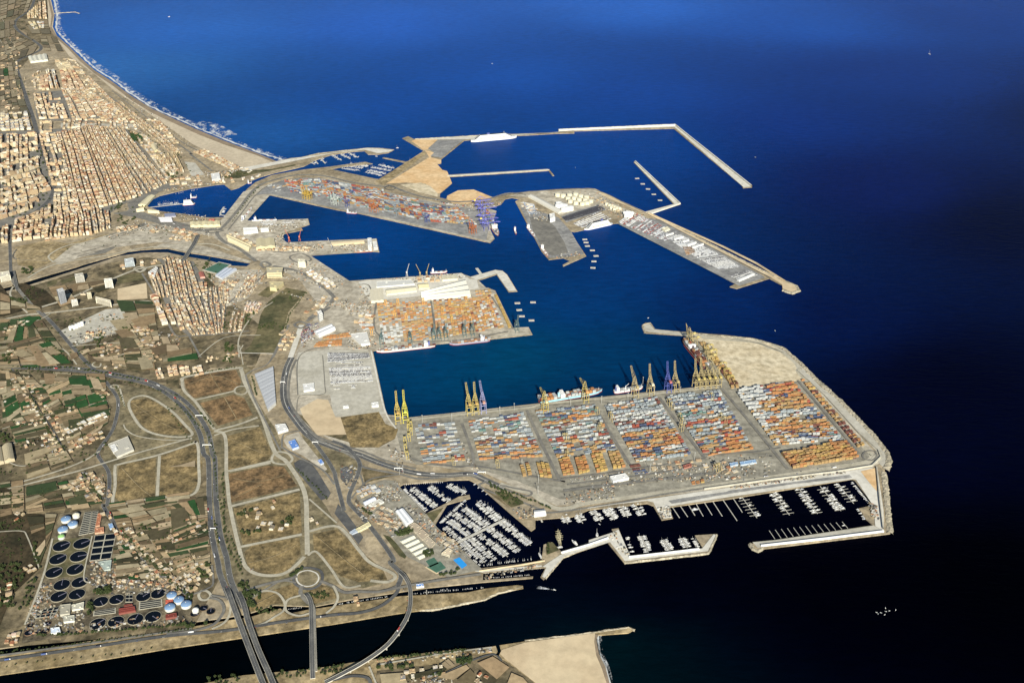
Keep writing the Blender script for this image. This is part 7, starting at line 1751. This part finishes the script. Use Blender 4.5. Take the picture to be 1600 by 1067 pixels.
carfield('t 180 100 260 60 300 160 180 230', .6, 8); carfield('y 460 680 620 600 720 660 530 710', .95, 12, LC, True); carfield('y 390 640 620 565 670 590 420 665', .9, 5, [(0.05, 0.05, 0.06), (0.1, 0.1, 0.12)])
carfield('z 30 95 150 5 560 200 450 260', .7, 11, LC + [(0.3, 0.08, 0.06)], True); carfield('z 400 200 560 200 900 370 700 400', .95, 10, LC, True); carfield('z 700 400 900 370 1060 470 880 490', .95, 8, LC); carfield('z 950 540 1120 490 1200 535 1060 585', .6, 8, LC)
carfield('z 570 300 650 300 680 350 600 370', .9, 9, [(0.45, 0.25, 0.12), (0.5, 0.4, 0.3)], True); carfield('y 145 545 220 560 240 620 190 620', .8, 9, LC + [(0.2, 0.28, 0.4)], True)
carfield('w 400 640 850 640 870 690 420 700', .5, 9, LC); carfield('x 640 650 760 690 900 700 800 735', .3, 12, None, True); carfield('h 1380 780 1500 760 1460 860 1330 930', .5, 8)
tag(mb.build('parked_vehicles', 'painted'), 'packed rows of parked cars and trailers on the storage lots', 'vehicles', kind='stuff')

# clutter of the working yards: pallets, crates, parked plant
mb = MB()
CLP = [(.30, .25, .17), (.36, .31, .22), (.16, .13, .09), (.44, .41, .34), (.24, .21, .16), (.10, .09, .07), (.38, .22, .13), (.50, .49, .46), (.20, .20, .20), (.07, .07, .07), (.30, .30, .29)]
def clutter(s, n, pal=None, sz=(2, 9)):
    q = W(s); d = q[1] - q[0]; a0 = math.atan2(d.y, d.x)
    for _ in range(n):
        p = bil(q, R(), R()); mb.col = random.choice(pal or CLP)
        mb.box((p.x, p.y, LAND_Z + .9), (U(*sz), U(2, sz[1] * .6), U(1.2, 3.6)), a0 + random.choice([0, 0, math.pi / 2, U(0, 3)]))
for s_, n_ in (('h 1050 380 1250 300 1590 480 1300 420', 60), ('A 560 340 780 300 1080 480 980 560', 160), ('A 500 560 880 680 1100 620 1280 780', 180), ('A 1000 660 1300 640 1300 790 1100 760', 110), ('t 170 120 300 80 300 190 180 280', 90), ('t 600 100 860 90 880 270 620 270', 120), ('w 560 870 900 850 1060 880 900 970', 150), ('w 1080 880 1430 870 1440 930 1090 950', 110), ('w 300 700 820 660 820 730 300 770', 120), ('w 600 780 640 770 640 900 380 930', 60),
               ('o 0 130 600 90 600 200 0 300', 120), ('o 600 60 1300 20 1400 180 600 210', 160), ('m 180 260 560 220 600 420 300 440', 150), ('m 320 560 560 480 700 760 480 820', 110), ('m 600 460 700 440 1200 960 1000 920', 130), ('n 620 340 820 310 830 430 700 440', 60), ('n 1110 200 1600 110 1600 240 1110 300', 80), ('y 300 480 620 480 860 610 700 620', 150), ('y 620 560 900 620 960 660 740 640', 90), ('y 130 545 300 620 330 680 180 640', 90), ('y 420 850 540 860 460 900 320 900', 30),
               ('s 640 560 700 800 860 860 720 790', 30), ('s 20 620 200 640 240 780 60 720', 50), ('g 230 800 660 840 660 880 240 880', 120), ('g 280 620 640 560 700 580 320 640', 110), ('g 640 930 700 1010 460 1020 380 960', 60), ('u 0 200 140 230 130 320 0 480', 90), ('u 160 140 720 100 860 110 470 170', 140), ('u 640 100 860 95 920 140 660 160', 80), ('x 760 700 1180 660 1190 690 960 760', 80), ('l 780 70 1060 10 1080 20 780 90', 40), ('o 640 440 770 420 800 545 700 560', 50), ('p 0 380 1100 230 1120 240 0 400', 120),
               ('p 1330 520 1420 560 1440 700 1360 660', 60), ('o 200 700 260 690 390 900 320 940', 30), ('c 560 560 1040 450 1080 520 640 640', 160), ('c 540 480 640 470 1000 420 1000 330', 50), ('c 1100 440 1500 560 1500 640 1100 600', 90), ('d 150 120 560 600 500 640 120 420', 120), ('d 640 720 860 760 880 960 700 900', 110), ('e 980 220 1600 760 1560 860 980 420', 160), ('e 760 500 980 500 960 740 760 740', 110), ('f 260 230 700 260 700 480 200 480', 190), ('f 740 380 1600 330 1600 380 740 470', 60), ('e 740 660 1400 680 1600 780 780 800', 160), ('e 340 700 440 700 380 960 280 960', 80),
               ('b 960 520 1500 620 1600 690 1300 640', 100), ('b 860 700 1250 600 1300 620 920 720', 60), ('a 760 620 1160 930 1200 900 800 600', 120), ('g 520 470 900 470 1000 440 700 540', 120), ('g 0 110 220 320 300 300 60 90', 160), ('h 560 400 1000 320 1060 440 740 560', 160), ('h 740 560 1060 600 960 700 700 640', 90), ('q 0 720 560 690 600 850 60 900', 110), ('j 1440 0 1600 60 1600 200 1500 240', 40), ('m 80 400 240 480 340 640 160 640', 70), ('m 980 760 1080 800 1260 960 1100 980', 60), ('l 230 510 820 440 830 460 240 540', 60), ('l 340 590 620 560 640 620 360 640', 60)):
    clutter(s_, n_)
tag(mb.build('yard_clutter', 'painted'), 'small crates, vans, pallets and plant strewn over the working yards and lanes', 'clutter', kind='stuff')

# ================================================================ TREES
def crown(seed, tall):
    rnd = random.Random(seed); m = MB()
    for k in range(46):
        a, ph = rnd.uniform(0, 6.28), rnd.uniform(-.9, 1.2); rr = rnd.uniform(.35, 1) ** .6
        c = Vector((math.cos(a) * math.cos(ph) * rr * .5, math.sin(a) * math.cos(ph) * rr * .5, .62 + math.sin(ph) * rr * .36 * tall)); s_ = rnd.uniform(.09, .19)
        for _ in range(2):
            n1 = Vector((rnd.uniform(-1, 1), rnd.uniform(-1, 1), rnd.uniform(-1, 1))).normalized(); n2 = n1.orthogonal().normalized(); n3 = n1.cross(n2)
            m.poly([c + n2 * s_, c + n3 * s_, c - n2 * s_, c - n3 * s_])
    return m.mesh('tree_crown', 'foliage')
CROWNS = [crown(i, 1 if i < 3 else 1.25) for i in range(5)]
m = MB(); m.cyl((0, 0, 0), .05, .55, 6, r2=.03)
for a in (0, 2.1, 4.2): m.beam((0, 0, .4), (math.cos(a) * .25, math.sin(a) * .25, .7), .025)
TRUNK = m.mesh('tree_trunk', 'bark')
TREES = []
def treeline(s, n, where, h=(6, 10), spread=3):
    pts = W(s); tot = [0]
    for a, b_ in zip(pts, pts[1:]): tot.append(tot[-1] + (b_ - a).length)
    for i in range(n):
        t = (i + .5 + U(-.3, .3)) / n * tot[-1]; k = max(j for j in range(len(tot) - 1) if tot[j] <= t)
        p = pts[k].lerp(pts[k + 1], (t - tot[k]) / max(1e-3, tot[k + 1] - tot[k])); TREES.append((p.x + U(-spread, spread), p.y + U(-spread, spread), U(*h), where))
def grove(s, n, where, h=(6, 11)):
    q = W(s)
    for _ in range(n): p = bil(q, R(), R()); TREES.append((p.x, p.y, U(*h), where))
treeline('l 235 500 400 488 600 465 700 452', 26, 'in the row along the south river bank', (6, 9)); grove('l 230 540 440 515 440 540 240 570', 22, 'in the cluster below the river promenade'); grove('l 640 495 720 485 720 525 640 540', 18, 'in the dark grove by the bottom fields')
grove('l 510 540 570 560 560 600 510 580', 10, 'around the bottom farm'); grove('m 520 760 690 690 720 740 560 800', 26, 'in the dark grove beside the five car shelters', (8, 12)); grove('m 800 960 900 920 920 990 820 1020', 14, 'at the lower end of the five car shelters', (8, 12)); grove('n 455 175 530 190 700 290 600 310', 20, 'on the green triangle by the marina', (4, 8)); grove('n 945 680 1020 690 1030 760 960 770', 8, 'on the green mole head', (4, 7))
treeline('n 390 130 620 190 1000 340', 26, 'along the hedge beside the harbour road', (5, 8)); treeline('j 1080 60 1350 330', 22, 'along the dark car park edge', (4, 7)); grove('k 1030 110 1130 40 1130 60 1040 120', 20, 'in the dense clump left of the white ringed roundabout', (6, 9)); grove('k 1190 260 1330 240 1380 300 1250 300', 24, 'right of the narrow bridge', (5, 8)); grove('k 640 250 790 240 790 300 660 300', 22, 'inside the loop road', (7, 12)); grove('k 680 320 730 320 730 370 680 370', 12, 'big dark clump by the loop road', (9, 13))
grove('k 600 160 680 170 660 240 610 220', 10, 'beside the highway ramp'); treeline('j 470 100 480 560 530 760 640 960', 34, 'in the hedge beside the highway', (5, 8)); treeline('j 405 500 440 700', 10, 'on the highway median', (5, 7)); treeline('i 280 560 400 690', 18, 'in the hedge beside the highway', (4, 7))
treeline('i 715 255 750 420', 16, 'along the left side of the wedge warehouse', (5, 7)); treeline('i 130 250 570 185', 26, 'along the upper pale street', (4, 6)); grove('i 460 90 560 100 540 150 450 140', 14, 'around the villas'); grove('i 480 0 580 0 560 50 490 60', 14, 'around the villas')
grove('j 620 600 800 570 800 610 640 640', 16, 'in the scrub plot beside the old farm'); grove('j 570 430 660 430 650 460 580 460', 6, 'in the scrub plot beside the old farm'); grove('j 950 480 1060 470 1080 540 960 540', 10, 'in the scrub plot beside the old farm'); grove('j 600 440 720 400 720 420 620 450', 4, 'in the scrub plot beside the old farm')
treeline('c 100 820 300 830 600 830 900 880 1160 930', 34, 'along the top verge of the highway', (6, 9)); grove('c 30 700 90 700 100 800 30 800', 16, 'in the dark clump at the left edge', (8, 12)); grove('c 760 570 860 540 860 660 760 660', 16, 'in the works yard', (7, 11)); treeline('c 380 590 600 800', 14, 'along the farm ditch')
grove('c 1020 480 1110 500 1100 530 1020 520', 8, 'around the sheds'); treeline('d 250 100 420 420 540 560', 40, 'along the village lane', (6, 10)); treeline('d 690 760 860 980', 22, 'along the short lane', (5, 9)); grove('d 300 860 500 800 700 960 400 1030', 30, 'in the orchard above the settling tanks', (4, 7))
grove('d -10 400 60 420 110 480 -10 490', 20, 'in the dark wood at the left edge', (7, 11)); grove('e 0 500 220 560 120 900 0 900', 60, 'in the dark wood left of the settling tanks', (6, 11)); grove('e 260 330 300 340 340 580 300 560', 20, 'along the dark ditch', (6, 9)); grove('e 230 700 300 640 260 900 140 960', 30, 'in the dark wood left of the settling tanks', (5, 9))
grove('e 780 760 940 740 930 790 800 800', 26, 'between the settling tanks and the upper pair', (8, 12)); grove('e 730 860 780 860 780 990 740 990', 14, 'at the left end of the long channels', (8, 12)); treeline('f 300 500 700 480 1000 460 1600 400', 50, 'along the canal below the works', (5, 9)); treeline('f 0 640 700 560 1600 445', 60, 'between the canal and the riverside road', (3, 6))
treeline('f 0 760 400 700 900 660 1300 600', 16, 'on the sandy river bank', (3, 5)); grove('k 130 510 330 490 340 540 150 540', 10, 'between the canal and the riverside road'); grove('k 720 380 900 370 940 400 760 440', 24, 'on the scrub bank inside the loop', (4, 7)); treeline('e 1000 250 1250 520 1500 760', 40, 'along the winding road', (5, 9)); grove('e 1500 760 1600 700 1600 860 1550 840', 10, 'by the blue domes')
grove('k 250 20 360 0 370 120 290 130', 18, 'around the last houses of the lane'); grove('e 1170 220 1400 190 1400 230 1200 270', 20, 'in the ragged hedge between the plots', (4, 7)); grove('k 340 950 600 930 640 1000 350 1060', 24, 'on the south bank by the highway bridge', (4, 8)); grove('k 900 900 1200 880 1180 950 900 960', 22, 'on the south bank between the bridges', (4, 8)); grove('k 1270 870 1500 840 1450 920 1280 930', 26, 'right of the footbridge on the south bank', (4, 8))
grove('h 880 690 960 680 900 800 860 800', 24, 'in the green avenue of the second town', (6, 9)); grove('h 700 680 750 680 720 830 680 830', 16, 'in the park strip of the second town', (5, 8)); treeline('h 1090 490 1260 530 1250 580 1060 600', 5, 'on the park lawn', (9, 13)); treeline('h 1380 520 1240 700 1180 900', 40, 'in the hedge at the right of the park', (4, 7)); grove('h 700 930 780 940 760 1010 700 1000', 10, 'below the second town', (8, 12)); grove('h 980 780 1180 760 1180 830 980 830', 24, 'in the lower park', (5, 8))
grove('h 500 250 580 260 530 330 500 330', 14, 'left of the sports pitches', (7, 11)); grove('h 550 350 580 370 590 420 560 400', 6, 'left of the sports pitches'); grove('c 200 260 330 340 100 260 60 240', 20, 'in the dark field by the left edge'); grove('b 190 960 300 930 280 1010 190 1010', 20, 'by the narrow canal', (8, 12)); grove('b 1000 520 1150 540 1050 600 960 590', 18, 'in the square at the edge of the old quarter', (7, 11))
grove('b 920 440 1050 400 1000 460 930 480', 12, 'in the square at the edge of the old quarter'); treeline('b 1380 160 1460 240', 8, 'in the seafront park', (8, 12)); grove('b 1400 150 1480 150 1480 220 1400 210', 14, 'in the seafront park', (9, 13)); grove('a 800 820 880 850 890 890 830 880', 30, 'in the seafront park', (8, 12)); grove('w 80 180 350 170 300 200 60 240', 30, 'in the garden strip above the old channel', (5, 9)); treeline('w 130 670 300 440 400 320', 20, 'on the diagonal quay', (5, 8))
grove('n 730 360 790 350 800 380 740 390', 0, 'x'); grove('e 0 180 200 170 200 260 0 260', 30, 'on the dark left meadow', (4, 7)); grove('d 0 900 190 880 190 1060 0 1060', 40, 'on the dark left meadow', (4, 8)); grove('c 230 140 380 170 300 290 200 260', 26, 'in the rough ground by the small bridge', (4, 8))
grove('a 230 60 290 40 280 100 240 100', 6, 'in the far resort', (8, 12)); grove('m 160 470 270 540 280 580 200 540', 12, 'by the marina gate', (5, 8)); treeline('m 1500 215 n 420 110 700 270', 20, 'along the hedge beside the harbour road', (5, 8)); grove('l 560 50 660 30 640 60 560 70', 14, 'round the tennis courts', (6, 9)); grove('e 0 250 180 270 200 500 0 480', 26, 'on the dark left meadow', (3, 6)); treeline('k 620 160 780 290', 8, 'beside the highway ramp')
treeline('i 60 470 330 720 400 900 410 1060 j 430 300 500 560 640 900', 60, 'in the verge of the highway', (4, 7)); treeline('d 1600 500 i 0 520 180 560 270 700', 24, 'in the verge of the highway', (4, 7)); treeline('c 0 850 600 880 1100 960 1500 1067', 40, 'along the lower verge of the highway', (4, 7)); treeline('d 960 20 1010 120 1040 200', 10, 'along the winding road', (4, 7)); grove('h 200 200 700 250 560 900 100 700', 120, 'in the streets of the second town', (4, 7)); grove('F 60 220 200 220 230 330 60 360', 220, 'in the streets of the old quarter', (6, 10)); grove('F 0 215 80 215 70 340 0 370', 160, 'in the courtyards by the avenue', (7, 12)); grove('F 190 160 250 200 300 270 260 290', 60, 'behind the beach', (5, 9)); grove('b 400 640 1300 600 1500 700 500 860', 40, 'along the rail yard', (4, 7)); grove('c 0 420 1300 400 1300 860 0 860', 160, 'in the farm plots', (4, 8)); grove('d 0 0 900 0 900 600 0 800', 200, 'in the farm plots', (4, 8)); grove('e 980 250 1600 100 1600 600 1300 700', 120, 'in the farm plots', (4, 8)); grove('a 0 0 160 0 200 740 0 740', 160, 'in the far fields', (5, 9))
TREES.sort(key=lambda t: -t[2] / math.hypot(t[0], t[1]))
NT = 300
for x, y, h, where in TREES[:NT]:
    r = empty('tree', (x, y, LAND_Z + .5), U(0, 6)); r.scale = (h * U(.9, 1.3), h * U(.9, 1.3), h)
    tag(r, f"{'tall' if h > 10 else 'mid height' if h > 8 else 'low'} dark green tree {where}", 'tree', 'trees')
    link('crown', random.choice(CROWNS), r); link('trunk', TRUNK, r)
mb = MB()
for x, y, h, where in TREES[NT:]:
    me_ = random.choice(CROWNS); b0 = len(mb.v); a = U(0, 6); ca, sa = math.cos(a) * h * 1.1, math.sin(a) * h * 1.1
    for v in me_.vertices: mb.v.append((x + v.co.x * ca - v.co.y * sa, y + v.co.x * sa + v.co.y * ca, LAND_Z + v.co.z * h))
    for pg in me_.polygons: mb.face(tuple(b0 + i for i in pg.vertices))
tag(mb.build('scattered_trees', 'foliage'), 'small dark trees and hedges scattered over the farmland', 'trees', kind='stuff')
# lamp masts of the yards and roads
m = MB(); m.beam((0, 0, 0), (0, 0, 32), .9); m.cyl((0, 0, 31), 2.2, 1.0, 8); LM = m.mesh('light_mast', 'tinted')
for i, (x, y) in enumerate(P('s 320 430 565 420 965 360 1085 330 1555 290 r 425 270 645 240 865 190 1080 190 770 110 1200 740 990 780 830 840 s 1150 800 130 860 m 540 100 600 130 n 870 90 865 200')):
    p = G(x, y); o = link('light_mast', LM, None, (0.4, 0.4, 0.38), (p.x, p.y, LAND_Z + .9)); tag(o, 'tall grey lighting mast standing in the container terminal', 'light mast', 'lighting masts')
# harbour shear cranes on the old docks
for i, (x, y, lb) in enumerate(((u_[0], u_[1], l_) for u_, l_ in zip(P('u 405 120 515 125 570 120 w 690 850 790 840 1100 930'), ('grey tower crane on the upper edge of the broad quay', 'left tan jib crane on the broad quay', 'right tan jib crane on the broad quay', 'small red jib crane by the small docks', 'taller red jib crane by the small docks', 'grey mast crane on the long finger pier')))):
    p = G(x, y); col = [(0.5, 0.5, 0.48), TN, TN, (0.5, 0.15, 0.1), (0.5, 0.15, 0.1), (0.3, 0.3, 0.3)][i]
    r = empty('jib_crane', (p.x, p.y, LAND_Z + .8)); tag(r, lb, 'crane')
    for sx in (-4, 4):
        m = MB(); m.beam((sx, -4, 0), (sx * .3, 0, 20), 1.3); m.beam((sx, 4, 0), (sx * .3, 0, 20), 1.3); m.build('leg', 'tinted', r, col)
    m = MB(); m.box((0, 0, 20), (7, 6, 6)); m.build('cab', 'tinted', r, col)
    m = MB(); m.beam((0, 2, 24), (-18 if i % 2 else 12, 8, 62), 1.6); m.beam((0, -2, 26), (-18 if i % 2 else 12, 8, 62), .8); m.build('jib', 'tinted', r, col)
# highway sign gantries
for i, (x, y, lb) in enumerate(((270, 595, 'upper'), (340, 845, 'second'))):
    pass
for zs_, w_, lb in (('i 275 597', 26, 'white sign gantry over the highway bend'), ('i 340 842', 30, 'white sign gantry over the highway beside the scrub plots'), ('j 390 578', 17, 'white sign gantry where the highway divides'), ('m 1418 135', 26, 'sign gantry over the harbour road above the marina'), ('m 550 95', 26, 'sign gantry over the harbour road left of the marina'), ('i 1240 818', 20, 'sign gantry at the port road fork'), ('i 970 317', 18, 'short white sign gantry on the main port road')):
    p = G(*P(zs_)[0]); r = empty('sign_gantry', (p.x, p.y, LAND_Z + 1)); tag(r, lb, 'sign gantry')
    for s_ in (-1, 1): m = MB(); m.beam((s_ * w_ / 2, 0, 0), (s_ * w_ / 2, 0, 8), .8); m.build('post', 'white_paint', r)
    m = MB(); m.beam((-w_ / 2, 0, 8), (w_ / 2, 0, 8), 1.0, 2.2); m.build('sign_board', 'white_paint', r)

# ================================================================ distinct labels for look-alikes: say where they stand in their row
ORD = ['first', 'second', 'third', 'fourth', 'fifth', 'sixth', 'seventh', 'eighth', 'ninth', 'tenth', 'eleventh', 'twelfth', 'thirteenth', 'fourteenth', 'fifteenth', 'sixteenth', 'seventeenth', 'eighteenth', 'nineteenth', 'twentieth', 'twenty first', 'twenty second', 'twenty third', 'twenty fourth', 'twenty fifth', 'twenty sixth', 'twenty seventh', 'twenty eighth', 'twenty ninth', 'thirtieth'] + ['thirty ' + w_ for w_ in ('first', 'second', 'third', 'fourth', 'fifth', 'sixth', 'seventh', 'eighth', 'ninth')] + ['fortieth']
def screen(o):
    x, y, z = o.location; d = y * cp - (z - CAM_H) * sp
    return 800 + FPX * x / d, 533.5 + FPX * (-(z - CAM_H) * cp - y * sp) / d
by = {}
for o in C.objects:
    if o.parent is None and o.get('label') and o.get('kind') is None: by.setdefault(o['label'], []).append(o)
for lb, os_ in by.items():
    if len(os_) < 2 or len(os_) > 40: continue
    sc_ = [(screen(o), o) for o in os_]
    dx = max(s[0][0] for s in sc_) - min(s[0][0] for s in sc_); dy = max(s[0][1] for s in sc_) - min(s[0][1] for s in sc_)
    ax = 0 if dx >= dy else 1
    sc_.sort(key=lambda s: s[0][ax])
    for i, (_, o) in enumerate(sc_):
        w1 = 'leftmost' if ax == 0 else 'uppermost'; w2 = 'rightmost' if ax == 0 else 'lowest'
        sfx = w1 if i == 0 else w2 if i == len(sc_) - 1 else f"{ORD[i]} from the {'left' if ax == 0 else 'top'}"
        words = lb.split()
        o['label'] = ' '.join(words[:16 - len(sfx.split())]).rstrip(',') + ', ' + sfx
